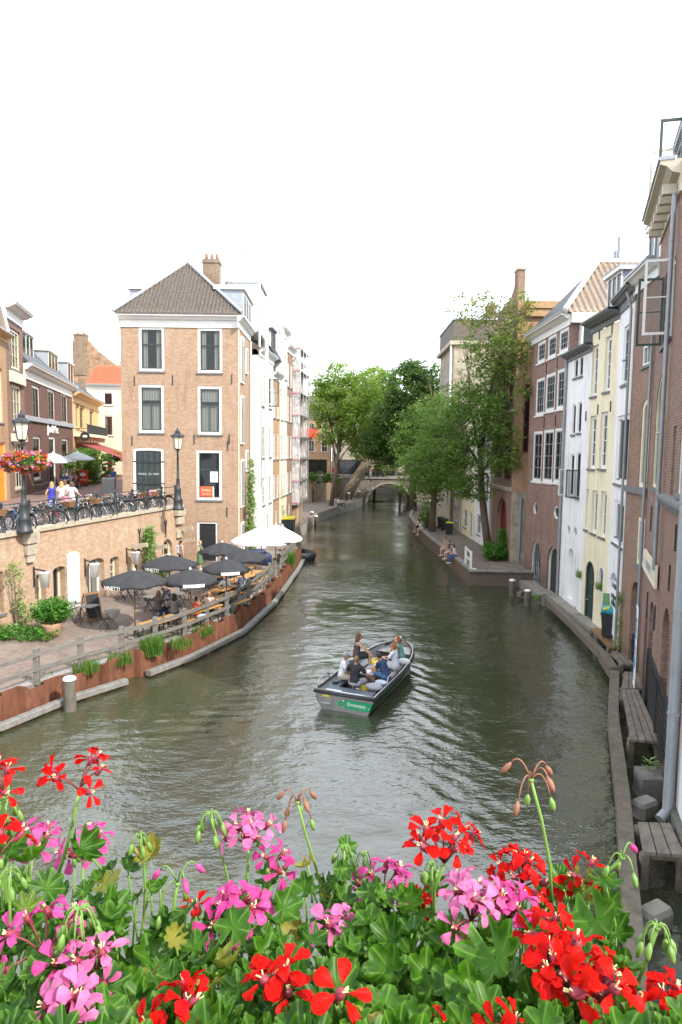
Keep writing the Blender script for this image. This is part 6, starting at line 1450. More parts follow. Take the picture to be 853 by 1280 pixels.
parasol('black parasol with white flap beside the standing woman', 283, 699, 3.35, 2.1, 'canvasblack', seed=4, vwhite=True)
parasol('black parasol furthest back against the corner house door', 278, 678, 3.6, 2.2, 'canvasblack', seed=5)
parasol('black parasol in front of the white parasols', 305, 686, 3.5, 2.2, 'canvasblack', seed=6)
parasol('white parasol on the left of the two at the terrace end', 327, 659, 3.75, 3.5, 'canvaswhite', pole='orangewood', sides=4, drop=.75, valance=.1, group='white parasols', seed=1)
parasol('white parasol on the right of the two, by the water', 345, 656, 3.85, 3.1, 'canvaswhite', pole='orangewood', sides=4, drop=.75, valance=.1, group='white parasols', seed=2)
for k, (px, py, y, lab) in enumerate(((66, 566, 47, 'pale grey street parasol behind the flower basket'), (97, 565, 56, 'pale grey street parasol beside the red awning'))):
    p = Py(px, py, y); parasol(lab, 0, 0, p.z, 2.9, 'canvasgrey', SZ, 'iron', 4, .55, .08, 'street parasols', None, 0, False, 'iron', p)

# ------------------------------------------------------------------ beer tables, benches, bistro sets
def make_table():
    t = thing('beer_table', 'x', 'table'); m = MB()
    for k in range(3): m.bbox(-.95, .95, -.33+k*.223, -.12+k*.223, .71, .75, .008)
    m.build('tabletop', ['orangewood'], t)
    for s in (-1, 1):
        m = MB(); m.bar((s*.7, -.27, 0), (s*.7, -.2, .71), .035, .03, up=(1, 0, 0)); m.bar((s*.7, .27, 0), (s*.7, .2, .71), .035, .03, up=(1, 0, 0)); m.bar((s*.7, -.24, .3), (s*.7, .24, .3), .03, .03); m.bar((s*.7, 0, .3), (s*.2, 0, .7), .025, .025); m.build('leg', ['iron'], t)
    return t
def make_bench():
    t = thing('beer_bench', 'x', 'bench'); m = MB(); m.bbox(-.95, .95, -.13, .13, .43, .46, .008); m.build('seat', ['orangewood'], t)
    for s in (-1, 1): m = MB(); m.bar((s*.7, -.14, 0), (s*.7, -.09, .43), .03, .03, up=(1, 0, 0)); m.bar((s*.7, .14, 0), (s*.7, .09, .43), .03, .03, up=(1, 0, 0)); m.bar((s*.7, -.12, .2), (s*.7, .12, .2), .025, .025); m.build('leg', ['iron'], t)
    return t
T0, B0 = make_table(), make_bench(); tspots = [((209, 776), 62, 'nearest beer table, empty, right behind the railing'), ((262, 761), 62, 'beer table of the diners in red and sunglasses'), ((291, 745), 66, 'beer table behind the woman in sunglasses'), ((287, 736), 66, 'beer table beside the man in pale blue shirt'), ((302, 725), 72, 'beer table in front of the man in pale blue shirt'), ((322, 717), 78, 'beer table just past the man in pale blue shirt'), ((282, 719), 70, 'beer table in the second row under the parasol with white flap'), ((316, 709), 78, 'beer table near the white parasol poles')]
used = False
for k, ((px, py), rz, lab) in enumerate(tspots):
    p = G(px, py, .75); p += Vector((-.88, .47, 0))*.35; o = T0 if k == 0 else dup(T0); o.location = (p.x, p.y, p.z); o.rotation_euler.z = rad(rz); o['label'] = lab; o['group'] = 'beer tables'
    for s in (-1, 1):
        if k in (1,) : continue
        d = Vector((-math.sin(rad(rz)), math.cos(rad(rz))))*(.58*s); b = B0 if not used else dup(B0); used = True
        b.location = (p.x+d.x, p.y+d.y, wz(p.x+d.x, p.y+d.y)); b.rotation_euler.z = rad(rz); b['label'] = ('canal side bench of the ' if s < 0 else 'wall side bench of the ')+lab.replace(', empty, right behind the railing', '').replace('man in pale blue shirt', 'blue shirted man').replace('under the parasol with white flap', 'under a flapped parasol'); b['group'] = 'beer benches'
b = dup(B0); p = G(246, 772, .45); b.location = (p.x, p.y, p.z); b.rotation_euler.z = rad(60); b['label'] = 'bench under the woman in the orange red top'
b = dup(B0); p = G(262, 764, .45); b.location = (p.x, p.y, p.z); b.rotation_euler.z = rad(60); b['label'] = 'bench under the woman in sunglasses'
def make_bistro():
    t = thing('bistro_table', 'x', 'table'); m = MB(); m.box(-.3, .3, -.3, .3, .72, .745); m.build('tabletop', ['greybeam'], t)
    for s in (-1, 1):
        m = MB(); m.bar((-.26, s*.24, 0), (.26, s*.24, .72), .02, .02, up=(0, 1, 0)); m.bar((.26, s*.21, 0), (-.26, s*.21, .72), .02, .02, up=(0, 1, 0)); m.build('leg', ['iron'], t)
    return t
def make_chair():
    t = thing('folding_chair', 'x', 'chair'); m = MB()
    for k in range(6): m.box(-.2, .2, -.2+k*.068, -.145+k*.068, .43, .45)
    m.build('seat', ['black'], t); m = MB()
    for k in range(6): m.bar((-.2, -.235-.013*k, .55+k*.05), (.2, -.235-.013*k, .55+k*.05), .012, .035)
    m.build('backrest', ['black'], t)
    for s in (-1, 1): m = MB(); m.bar((s*.21, .2, 0), (s*.21, -.31, .86), .022, .022, up=(1, 0, 0)); m.bar((s*.19, -.22, 0), (s*.19, .18, .45), .02, .02, up=(1, 0, 0)); m.build('leg', ['iron'], t)
    return t
BT, FC = make_bistro(), make_chair()
bt = [((140, 764), 20, 'small folding table beside the lone slatted chair'), ((92, 754), 75, 'folding table against the white shutter door'), ((112, 757), 70, 'folding table beside the chalkboard'), ((190, 745), 70, 'folding table behind the two dark haired diners'), ((224, 741), 65, 'folding table near the wall behind the diners'), ((232, 730), 65, 'folding table stacked beside the wall, further back'), ((165, 731), 70, 'folding table under the first parasol by the wall'), ((215, 755), 65, 'folding table of the two dark haired diners'), ((258, 692), 70, 'folding table by the corner house door')]
for k, ((px, py), rz, lab) in enumerate(bt):
    p = G(px, py, .74); o = BT if k == 0 else dup(BT); o.location = (p.x, p.y, p.z); o.rotation_euler.z = rad(rz); o['label'] = lab; o['group'] = 'folding café tables'
ch = [((131, 787), -60, 'lone black slatted chair facing its small table'), ((186, 762), -70, 'slatted chair left of the two dark haired diners'), ((86, 777), 110, 'chair at the folding table by the white shutter door'), ((150, 748), -60, 'chair by the cellar window under the first parasol'), ((160, 747), -60, 'chair beside the cellar window, right one of two'), ((176, 742), 120, 'chair facing the wall behind the first parasol'), ((208, 763), 10, 'slatted chair under the dark haired woman on the left'), ((216, 770), 10, 'slatted chair under the dark haired woman on the right'), ((231, 750), 190, 'slatted chair of the curly haired woman'), ((240, 735), -70, 'empty chair in the middle of the terrace'), ((262, 704), 30, 'chair by the standing woman in green'), ((268, 700), -100, 'chair beside the corner house door')]
for k, ((px, py), rz, lab) in enumerate(ch):
    p = G(px, py); o = FC if k == 0 else dup(FC); o.location = (p.x, p.y, p.z); o.rotation_euler.z = rad(rz); o['label'] = lab; o['group'] = 'slatted folding chairs'
# chalkboard
p = G(114, 775); t = thing('chalkboard', 'A-frame chalkboard with white writing by the cellar door', 'chalkboard', (p.x, p.y, p.z), rad(50))
m = MB(); m.rings([[(-.33, y0, 0), (.33, y0, 0), (.33, y0+.035, 0), (-.33, y0+.035, 0)] if z == 0 else [(-.33, y1, 1.15), (.33, y1, 1.15), (.33, y1+.035, 1.15), (-.33, y1+.035, 1.15)] for z, y0, y1 in ((0, -.36, 0), (1, -.36, -.06))]); m.build('front_board', ['brownwood'], t)
m = MB(); m.rings([[(-.27, -.312+.0, .16), (.27, -.312, .16), (.27, -.325, .155), (-.27, -.325, .155)], [(-.27, -.075, 1.07), (.27, -.075, 1.07), (.27, -.09, 1.065), (-.27, -.09, 1.065)]]); b = m.build('slate', ['black'], t)
sl = math.atan2(1.15, .3)
for k, (w_, s) in enumerate((('KOFFIE', .15), ('WIJN & BIER', .11), ('TAPAS', .15), ('LUNCH', .13), ('11 - 22', .12))):
    z = .93-k*.17; y = -.345+.30*(z-.0)/1.15-.008; text(t, w_, s, (0, y, z), (sl, 0, 0), 'canvaswhite', ext=.003, sx=.8)
m = MB(); m.bar((-.3, .36, 0), (-.3, .0, 1.12), .04, .03, up=(1, 0, 0)); m.bar((.3, .36, 0), (.3, .0, 1.12), .04, .03, up=(1, 0, 0)); m.bar((-.3, .2, .55), (.3, .2, .55), .04, .04); m.build('rear_leg', ['brownwood'], t)
# white bucket lanterns on the quay wall
for px, py, lab in ((42, 724, 'white bucket lamp on the quay wall above the pale doorway'), (106, 712, 'white bucket lamp between the white shutter door and the tall opening'), (158, 697, 'white bucket lamp right of the narrow cellar window')):
    a, z = Pl(px, py, QA, QB); t = thing('wall_lamp', lab, 'lamp', (QA[0], QA[1], 0), math.atan2(QB[1]-QA[1], QB[0]-QA[0]), 'wall lamps on the quay')
    m = MB(); m.lathe([(.15, -.3), (.22, .28), (.24, .3), (.2, .3)], 14, (a, .5, z)); m.build('lamp_shade', ['plwhite'], t, True); m = MB(); m.bar((a, 0, z+.42), (a, .55, z+.36), .05, .05); m.bar((a, .03, z-.3), (a, .03, z+.5), .06, .04, up=(0, 1, 0)); m.bar((a, .5, z+.28), (a, .5, z+.4), .03, .03, up=(0, 1, 0)); m.build('bracket', ['iron'], t)
# hydrant-like bits: blue tarpaulin on the terrace end
p = G(318, 712); t = thing('covered_table', 'stack of benches under a dark blue cover near the white parasols', 'cover', (p.x, p.y+2, p.z), .3); m = MB(); m.bbox(-.8, .8, -.5, .5, 0, .7, .12); m.bbox(-.6, .5, -.3, .4, .69, .95, .12); m.build('cover', [mat('dark blue cover', (.02, .035, .10), .6)], t, True)

# ------------------------------------------------------------------ bicycles
def make_bike(fc, name='bicycle', lady=True, basket=None):
    t = thing('bicycle', 'x', 'bicycle'); R_ = .34
    for x in (-.52, .55):
        m = MB(); m.tube([(x+R_*math.cos(a), 0, R_+R_*math.sin(a)) for a in [2*math.pi*i/20 for i in range(21)]], .022, 6, up=(0, 1, 0)); w = m.build('wheel', ['tblack'], t, True)
        m = MB(); m.tube([(x+(R_-.03)*math.cos(a), 0, R_+(R_-.03)*math.sin(a)) for a in [2*math.pi*i/20 for i in range(21)]], .013, 5, up=(0, 1, 0))
        for i in range(9): a = math.pi*i/9; m.bar((x-R_*.9*math.cos(a), 0, R_-R_*.9*math.sin(a)), (x+R_*.9*math.cos(a), 0, R_+R_*.9*math.sin(a)), .006, .006, up=(0, 1, 0))
        m.ell((x, 0, R_), .04, .05, .04, 8, 5); m.build('rim', ['steel'], w)
    m = MB(); bb = (-.02, 0, .28); st = (-.18, 0, .72); hd = (.36, 0, .82); hl = (.41, 0, .62)
    for a, b in ((bb, st), (bb, hl), ((-.1, 0, .5) if lady else st, hd), ((-.52, 0, .34), bb), ((-.52, 0, .34), st), (hd, hl), (hl, (.55, 0, .34)), (st, (-.22, 0, .84))): m.tube([a, b], .017, 6)
    m.build('frame', [fc], t, True)
    m = MB(); m.tube([hd, (.33, 0, 1.0), (.33, .12, 1.04), (.2, .28, 1.03), (.1, .29, 1.0)], .012, 5); m.tube([(.33, 0, 1.0), (.33, -.12, 1.04), (.2, -.28, 1.03), (.1, -.29, 1.0)], .012, 5); m.build('handlebar', ['steel'], t, True)
    m = MB(); m.ell((-.24, 0, .88), .14, .09, .04, 10, 6); m.ell((-.12, 0, .88), .1, .035, .03, 8, 5); m.build('saddle', ['black'], t, True)
    m = MB(); m.box(-.75, -.32, -.07, .07, .74, .76); m.bar((-.6, .06, .74), (-.52, .06, .34), .015, .015); m.bar((-.6, -.06, .74), (-.52, -.06, .34), .015, .015); m.build('rack', ['iron'], t)
    m = MB()
    for x, a0, a1 in ((-.52, 20, 190), (.55, 0, 150)): m.tube([(x+.385*math.cos(rad(a0+(a1-a0)*i/10)), 0, R_+.385*math.sin(rad(a0+(a1-a0)*i/10))) for i in range(11)], [(.012, .03)]*11, 6, up=(0, 1, 0))
    m.build('mudguard', ['iron'], t)
    if basket: m = MB(); m.rings([[(.42, -.14, .8), (.68, -.12, .8), (.68, .12, .8), (.42, .14, .8)], [(.38, -.2, 1.05), (.74, -.18, 1.05), (.74, .18, 1.05), (.38, .2, 1.05)]], cap=True); m.build('crate', [basket], t)
    return t
protos = [make_bike('iron'), make_bike(colmat('blue frame', (.06, .22, .45), .4)), make_bike('steel', lady=False), make_bike(colmat('cream frame', (.6, .55, .42), .4), basket='brownwood'), make_bike(colmat('red frame', (.55, .05, .05), .4)), make_bike('iron', basket=colmat('pink crate', (.75, .25, .35)))]
pn = ['black', 'blue', 'bare metal', 'cream with wooden crate', 'red', 'black with pink crate']
rg = random.Random(17); eQ = (Vector(QB)-Vector(QA)).normalized(); nQ = Vector((-eQ.y, eQ.x)); cnt = [0]*6
wh = ['nearest the slim lamp post', 'second from the slim lamp post', 'in the thick of the row below the shuttered door', 'leaning left of the shuttered door', 'midway along the quay railing', 'under the shuttered door, tilted', 'by the seventh railing post', 'just right of the walking women', 'behind the railing beside the white trousers', 'behind the women walking', 'left of the walking women', 'against the railing by the flower lamp', 'left of the flower lamp post', 'at the left edge of the picture']
k = 0
for i in range(46):
    s = 1.0+i*.30 if i < 34 else 11.6+(i-34)*.52
    kind = rg.choice([0, 0, 0, 1, 2, 2, 2, 3, 3, 4, 5]); back = (.75, 1.25, 1.7)[i % 3]
    p = Vector(QA)+eQ*s-nQ*back; ang = math.atan2(nQ.y, nQ.x)+rg.uniform(-.5, .5)+(math.pi if rg.random() < .4 else 0)
    o = protos[kind] if cnt[kind] == 0 else dup(protos[kind]); cnt[kind] += 1
    o.location = (p.x, p.y, SZ+.0); o.rotation_euler = (rg.uniform(-.14, .14), 0, ang); zone = ('at the lamp post end of the row', 'under the shuttered door', 'in the middle of the row', 'right of the walking women', 'behind the walking women', 'by the flower basket lamp')[min(5, int(s/2.8))]
    o['label'] = '%s bicycle parked %s, %s row' % (pn[kind], zone, ('front', 'middle', 'back')[i % 3]); o['group'] = 'bicycles parked along the quay, %s, %s, %s' % (pn[kind], zone, ('front', 'middle', 'back')[i % 3])
for q, pr in enumerate(protos):
    if cnt[q] == 0: pr.location = (-13.6, 24, SZ); pr['label'] = '%s bicycle parked at the left edge of the picture' % pn[q]; pr['group'] = 'bicycles left edge'
# scooter-like white bag bike left edge: red sign and planters on the street
p = Py(104.5, 603, 58); t = thing('menu_board', 'red menu board standing on the street terrace', 'sign', (p.x, p.y, SZ), rad(0)); m = MB(); m.bbox(-.4, .4, -.04, .04, .3, 1.4, .03); m.build('board', ['redawning'], t); m = MB(); m.box(-.3, -.24, -.03, .03, 0, .3); m.build('leg', ['iron'], t); m = MB(); m.box(.24, .3, -.03, .03, 0, .3); m.build('leg', ['iron'], t); m = MB(); m.ell((0, -.05, 1.05), .26, .01, .17); m.build('emblem', ['canvaswhite'], t); text(t, 'MENU', .2, (0, -.06, .6), (rad(90), 0, 0), 'canvaswhite')
p = Py(136, 612, 50); t = thing('utility_box', 'grey street utility box behind the bicycles', 'cabinet', (p.x, p.y, SZ), .2); m = MB(); m.bbox(-.45, .45, -.25, .25, 0, 1.15, .04); m.build('body', ['lead'], t); m = MB(); m.box(-.4, .4, -.26, -.251, .1, 1.05); m.build('door', ['grey'], t)
for k, (px, y, lab) in enumerate(((50, 47.5, 'street café table in front of the dark house, left'), (60, 50, 'street café table in front of the dark house, under the parasol'), (122, 62, 'street café table below the red awning'))):
    p = Py(px, 610, y); o = dup(BT, (p.x, p.y, SZ), rad(30*k), lab, 'street café tables')
# ------------------------------------------------------------------ people on the terrace, street and quays
BR, BL_, DK, GI, GR = (.11, .055, .025), (.42, .27, .12), (.03, .02, .014), (.30, .11, .035), (.25, .2, .15)
def at(px, py, z):
    if z == WZ: return tuple(G(px, py))
    p = Pz(px, py, z); return (p.x, p.y, z)
def sitter(px, py, face, label, **k):
    """px, py: where the seat is"""
    p = G(px, py, .45); return person(tuple(p), face, label, sit=.45, **k)
tbl = [(-.18, .42, .78), (.16, .42, .78)]
sitter(197, 764, 20, 'woman with long brown hair and dark patterned blouse, back to the bridge', shirt=(.10, .085, .075), hair=('long', BR), hands=tbl, female=True, lean=8, sleeves='short')
sitter(218, 768, -15, 'dark haired woman in patterned grey blouse beside her, back turned', shirt=(.24, .22, .20), hair=('long', DK), hands=tbl, female=True, lean=10, sleeves='long')
sitter(208, 752, 190, 'curly ginger woman drinking, facing the bridge', shirt=(.10, .09, .12), sleeves='none', hair=('curly', GI), hands=[(-.05, .2, 1.12), (.2, .4, .78)], female=True, lean=4)
sitter(246, 772, 40, 'woman in orange red top with arms up behind her head', shirt=(.72, .08, .03), sleeves='none', legs=('trousers', (.35, .40, .48)), hair=('bun', DK), hands=[(-.1, .0, 1.42), (.1, .02, 1.45)], female=True)
sitter(262, 764, 195, 'red haired woman in sunglasses holding a drink, facing the bridge', shirt=(.55, .52, .55), sleeves='none', hair=('long', GI), hands=[(-.05, .22, 1.0), (.3, .35, .78)], female=True, glasses=True, skin='skin2')
sitter(303, 737, 15, 'man in pale blue shirt seen from behind at a beer table', shirt=(.42, .52, .68), sleeves='long', hair=('short', BR), hands=tbl, lean=6)
p = at(250, 712, WZ); person(p, 100, 'woman in green dress standing near the corner house door', shirt=(.08, .16, .08), sleeves='none', legs=('dress', (.08, .16, .08)), hair=('bun', BL_), hands=[(-.2, .3, 1.1), (.2, .3, 1.1)], female=True)
o = person(at(227, 712, WZ), 60, 'man in pink shirt with a backpack near the corner', shirt=(.55, .38, .36), legs=('shorts', (.12, .13, .16)), hair=('short', DK))
m = MB(); m.bbox(-.17, .17, -.31, -.13, 1.0, 1.45, .05); m.build('backpack', ['lead'], o)
sitter(283, 741, 190, 'fair haired man in white shirt at the table behind sunglasses woman', shirt=(.62, .62, .62), hair=('short', BL_), hands=tbl, lean=8)
sitter(276, 726, 170, 'woman in teal blouse in the second row under a flapped parasol', shirt=(.10, .30, .30), hair=('long', DK), hands=tbl, female=True)
sitter(298, 716, 20, 'man in maroon shirt at the table past the blue shirted man', shirt=(.22, .05, .05), hair=('short', DK), hands=tbl, lean=6)
gm_ = glassmat('drinking glass', (.9, .92, .92), .6); beer = mat('amber beer', (.5, .26, .04), .2); k = 0
for t_ in [o for o in bpy.data.objects if o.name.startswith('beer_table') and o.parent is None][:7]:
    for dx in (-.35, .25):
        p = Matrix.Translation(t_.location)@Matrix.Rotation(t_.rotation_euler.z, 4, 'Z')@Vector((dx, .08 if dx > 0 else -.1, .752)); g = thing('drinking_glass', ('amber' if k % 2 else 'clear')+' drink on the '+t_['label'].split(',')[0].replace('in pale blue shirt', 'in blue'), 'glass', tuple(p), 0, 'glasses on the beer tables')
        m = MB(); m.lathe([(.032, 0), (.04, .15)], 10); m.build('cup', [gm_], g, True); m = MB(); m.lathe([(.029, .006), (.035, .11)], 10); m.build('drink', [beer if k % 2 else 'canvasgrey'], g, True); k += 1
# street
person(at(66, 646, SZ), -20, 'blonde woman in blue dress walking away along the quay', shirt=(.03, .04, .32), sleeves='none', legs=('dress', (.03, .04, .32)), hair=('long', BL_), female=True, feet=[(-.1, -.15, .1), (.1, .25, .07)], hands=[(-.25, .12, .9), (.22, .15, 1.2)])
person(at(78, 645, SZ), -15, 'woman with long blonde hair in pale turquoise top walking away', shirt=(.52, .68, .66), sleeves='none', legs=('trousers', (.30, .24, .17)), hair=('long', BL_), female=True, feet=[(-.1, .22, .07), (.1, -.15, .1)])
person(at(82, 640, SZ), -10, 'dark blonde woman half hidden between the walking women', shirt=(.5, .42, .4), hair=('long', BR), legs=('trousers', (.1, .12, .2)), female=True)
person(at(91, 646, SZ), 25, 'woman all in white with brown hair walking away', shirt=(.72, .68, .68), sleeves='short', legs=('trousers', (.66, .70, .76)), hair=('curly', BR), female=True, feet=[(-.12, -.1, .07), (.12, .2, .07)], hands=[(-.24, .1, .95), (.36, .25, 1.0)])
person(at(142, 613, SZ), 10, 'man in blue T-shirt walking up the side street', shirt=(.05, .12, .28), legs=('trousers', (.03, .04, .07)), hair=('short', GR), scale=1.04)
person((-18.6, 55.5, SZ), 190, 'person in black standing by the corner house edge', shirt=(.03, .03, .035), legs=('trousers', (.03, .03, .04)), hair=('short', DK))
for k, (px, y, f, c, hc, lab) in enumerate(((82, 54, 170, (.04, .10, .25), DK, 'seated café guest in blue under the grey parasol'), (88, 55, 200, (.4, .35, .33), BR, 'seated café guest in beige beside the guest in blue'), (94, 56, 190, (.5, .32, .34), BL_, 'seated café guest in pink near the red menu board'), (118, 62, 160, (.08, .08, .09), DK, 'seated café guest in black below the red awning'), (124, 63, 180, (.45, .44, .42), BR, 'seated café guest in grey below the red awning'))):
    p = Py(px, 605, y); person((p.x, p.y, SZ), f, lab, sit=.45, shirt=c, hair=('short', hc), hands=[(-.18, .4, .75), (.18, .4, .75)], shoes=None)
    dup(FC, (p.x, p.y, SZ), rad(-f), 'café chair under the '+lab.replace('seated café ', ''), 'street café chairs')
# right quay
qz = .9
def edge(py, label, f, dx=.12, **k):
    p = Pz(555, py, qz); 
    for (a, b) in zip(RQ, RQ[1:]):
        if a[1] <= p.y <= b[1]: x = a[0]+(b[0]-a[0])*(p.y-a[1])/(b[1]-a[1])
    return person((x+dx, p.y, qz-.42), f, label, sit=.52, feet=[(-.1, .38, .12), (.1, .42, .08)], **k)
edge(697, 'dark haired woman in white top and jeans on the quay edge, nearest', 265, shirt=(.62, .62, .66), sleeves='none', legs=('trousers', (.05, .09, .2)), hair=('long', DK), female=True, lean=14, hands=[(-.1, .3, .7), (.1, .3, .7)])
edge(692, 'person in dark vest sitting in the middle of three on the quay edge', 250, shirt=(.06, .05, .06), sleeves='none', legs=('shorts', (.5, .4, .36)), hair=('short', DK), lean=10, head=(30, 0), hands=[(-.1, .3, .7), (.15, .28, .7)])
edge(687.5, 'bare armed woman leaning in, furthest of three on the quay edge', 240, shirt=(.45, .28, .24), sleeves='none', legs=('shorts', (.55, .40, .35)), hair=('bun', BR), female=True, lean=12, hands=[(-.1, .3, .7), (.15, .28, .7)])
edge(664, 'person in white with bare legs sitting by the quay shrub', 275, shirt=(.68, .68, .68), legs=('shorts', (.5, .35, .28)), hair=('short', DK), lean=28, hands=[(-.1, .4, .6), (.1, .4, .6)], head=(0, 25))
edge(660.5, 'reader in white shirt and black shorts further along the quay edge', 265, shirt=(.68, .68, .68), legs=('shorts', (.03, .03, .03)), hair=('short', DK), lean=12, hands=[(-.1, .3, .75), (.1, .3, .75)], head=(0, 20))
# far wharf and bridge
M_ = [(.5, .5, .52), (.08, .12, .25), (.5, .1, .08), (.05, .05, .06), (.6, .45, .2), (.3, .35, .4)]
for k, (x, y, f, lab) in enumerate(((3.3, 104.6, 170, 'bystander in grey leaning at the left end of the far bridge'), (4.1, 104.8, 120, 'bystander in dark blue on the far bridge'), (4.9, 105.2, 200, 'bystander in red on the far bridge'), (5.6, 104.7, 180, 'bystander in black on the far bridge by the arch crown'), (6.4, 105.3, 90, 'bystander in ochre walking over the far bridge'))):
    person((x, y, 3.9), f, lab, shirt=M_[k], hair=('short', (DK, BR, BL_)[k % 3]))
for k, (px, py, lab) in enumerate(((423, 636, 'seated guest in white on the far left wharf'), (431, 635, 'seated guest in blue on the far left wharf'))):
    p = Pz(px, py, 1.02); person((p.x, p.y+1, 1.0), 90+180*k, lab, sit=.45, shirt=((.7, .7, .7), (.1, .15, .3))[k], hair=('short', DK))
    dup(FC, (p.x, p.y+1, 1.0), rad(-90-180*k), 'chair of the '+lab, 'far wharf chairs')
t = dup(T0, (Pz(427, 636, 1.02).x, Pz(427, 636, 1.02).y+1, 1.0), .2, 'small orange table on the far left wharf', 'far wharf tables'); t.scale = (.6, 1, 1)
flg = thing('flag', 'small red flag on the far retaining wall railing', 'flag', tuple(Py(415, 588, 93))); m = MB(); m.tube([(0, 0, -1.6), (0, 0, .4)], .03, 6); m.build('pole', ['white'], flg); m = MB(); m.rings([[(.9*i/8, .06*math.sin(i), z) for i in range(9)] for z in (-.3, .35)], close=False); m.build('cloth', ['redawning'], flg)

# ------------------------------------------------------------------ the boat
BS = Vector((.17, 20.75, 0)); hd = math.atan2(5.5, 2.32)      # heading
bt = thing('motor_boat', 'open aluminium rental boat with green side bands and six people', 'boat', (BS.x, BS.y, 0), hd-rad(90))
# local: +y forward, +x starboard
LB = 5.75
def hw_(u): return 1.0*(1-.0*u) if u < .45 else 1.0*math.sqrt(max(0, 1-((u-.45)/.56)**2.3))
def sheer(u): return .62+.30*max(0, u-.35)**1.3
ks = [i/22 for i in range(23)]
def sect(u, k=0.):
    w = hw_(u); z = sheer(u); y = LB*u; f = .80 if u < .8 else .80-.9*(u-.8)
    return [(-w+k, y, z), (-w*.97+k, y, z-.18), (-w*f+k*.8, y-.18*u, .02), (-w*.5*f, y-.3*u, -.16), (0, y-.32*u, -.22), (w*.5*f, y-.3*u, -.16), (w*f-k*.8, y-.18*u, .02), (w*.97-k, y, z-.18), (w-k, y, z)]
m = MB(); m.rings([sect(u) for u in ks], close=False, cap=False); s0 = sect(0); 
m.poly([s0[i] for i in (0, 1, 2, 3, 4, 5, 6, 7, 8)]); M['alu'] = mat('brushed aluminium hull', (.30, .29, .275), .45, metal=.55, ns=3, na=.2, stretch=(1, 1, 6), stain=((.16, .13, .09), 1.5, .6))
o = smooth_by_angle(m.build('hull', ['alu'], bt), 35)
m = MB(); m.rings([[(x*.93, y+.06, max(z, .16)) for x, y, z in (sect(u, .05)[0], sect(u, .05)[2], sect(u, .05)[6], sect(u, .05)[8])] for u in ks[:21]], close=False, cap=False); smooth_by_angle(m.build('inner_liner', ['grey'], bt), 35)
m = MB(); m.rings([[(-hw_(u)*.8, LB*u, .2), (hw_(u)*.8, LB*u, .2)] for u in ks[:21]], close=False, cap=False); m.build('floor', [mat('dark deck', (.07, .075, .085), .6)], bt)
# rubbing strake and bright rail
for nm_, dz, off, r, mm in (('rubbing_strake', -.07, .03, .045, 'black'), ('gunwale', .015, .005, .028, 'steel')):
    for s in (-1, 1): m = MB(); m.tube([(s*(hw_(u)+off if hw_(u) > 0 else 0), LB*u+(.05 if u > .98 else 0), sheer(u)+dz) for u in ks], r, 7); m.build(nm_, [mm], bt, True)
    m = MB(); m.tube([(-1.0-off, -off, .62+dz), (1.0+off, -off, .62+dz)], r, 7); m.build(nm_, [mm], bt, True)
gm = mat('green vinyl band', (.02, .30, .12), .4)
for s in (-1, 1):
    m = MB(); m.rings([[(s*(hw_(u)*(.97-.17*k)+.012+.01), LB*u-.05*u*k, sheer(u)-.19-(sheer(u)-.21)*k) for k in (0.05, .3, .5, .68)] for u in ks[:20]], close=False); m.build('green_band', [mat('dark green side band', (.018, .14, .065), .45)], bt)
m = MB(); m.box(.02, .96, -.02, -.008, .14, .42); m.v = [(x*(1-.16*(.42-z)/.4) if x > .5 else x, y, z) for x, y, z in m.v]; m.build('green_band', [gm], bt)
text(bt, 'Greenjoy', .165, (.42, -.024, .29), (rad(90), 0, 0), 'canvaswhite'); text(bt, '.nl', .07, (.82, -.024, .25), (rad(90), 0, 0), 'canvaswhite')
m = MB(); m.lathe([(.01, -.012), (.09, -.012), (.09, 0), (.01, 0)], 16); m.xf(Matrix.Translation((-.12, -.012, .27))@Matrix.Rotation(rad(90), 4, 'X')); m.build('emblem', [gm], bt); m = MB(); m.ell((-.02, -.02, .38), .025, .01, .025); m.build('drain_plug', ['white'], bt)
m = MB(); m.tube([(-.78, -.005, .36), (-.78, -.12, .36), (-.78, -.12, .25), (-.42, -.12, .25), (-.42, -.12, .36), (-.42, -.005, .36)], .018, 6); m.box(-.76, -.44, -.12, -.02, .24, .255); m.build('swim_step', ['steel'], bt); m = MB(); m.box(-.74, -.5, -.014, -.008, .42, .48); m.build('name_plate', [mat('yellow plate', (.75, .6, .04), .5)], bt)
m = MB(); m.box(-.95, .95, .02, .62, .5, .56); m.box(-.95, -.45, .62, 1.35, .5, .555); m.build('stern_deck', [mat('blue grey decking', (.10, .125, .155), .5)], bt); m = MB(); m.box(-.72, -.2, .08, .3, .561, .575); m.build('deck_plate', ['white'], bt); m = MB(); m.box(-.75, -.6, .8, .95, .556, .64); m.build('control_box', ['black'], bt)
for s in (-1, 1): m = MB(); m.box(min(s*.9, s*.5), max(s*.9, s*.5), 1.36, 4.1, .46, .52); m.box(min(s*.9, s*.86), max(s*.9, s*.86), 1.36, 4.1, .2, .459); m.build('side_seat', ['stern_deck' if False else 'grey'], bt)
m = MB(); m.rings([[(-hw_(u)*.9, LB*u, sheer(u)-.1), (hw_(u)*.9, LB*u, sheer(u)-.1)] for u in ks[18:22]], close=False); m.build('bow_deck', ['alu'], bt); m = MB(); m.ell((0, LB-.12, .95), .07, .07, .08); m.build('bow_light', ['canvaswhite'], bt)
m = MB(); m.box(-.25, .25, 1.9, 3.0, .62, .66); m.box(-.05, .05, 2.4, 2.5, .2, .62); m.build('table', ['grey'], bt)
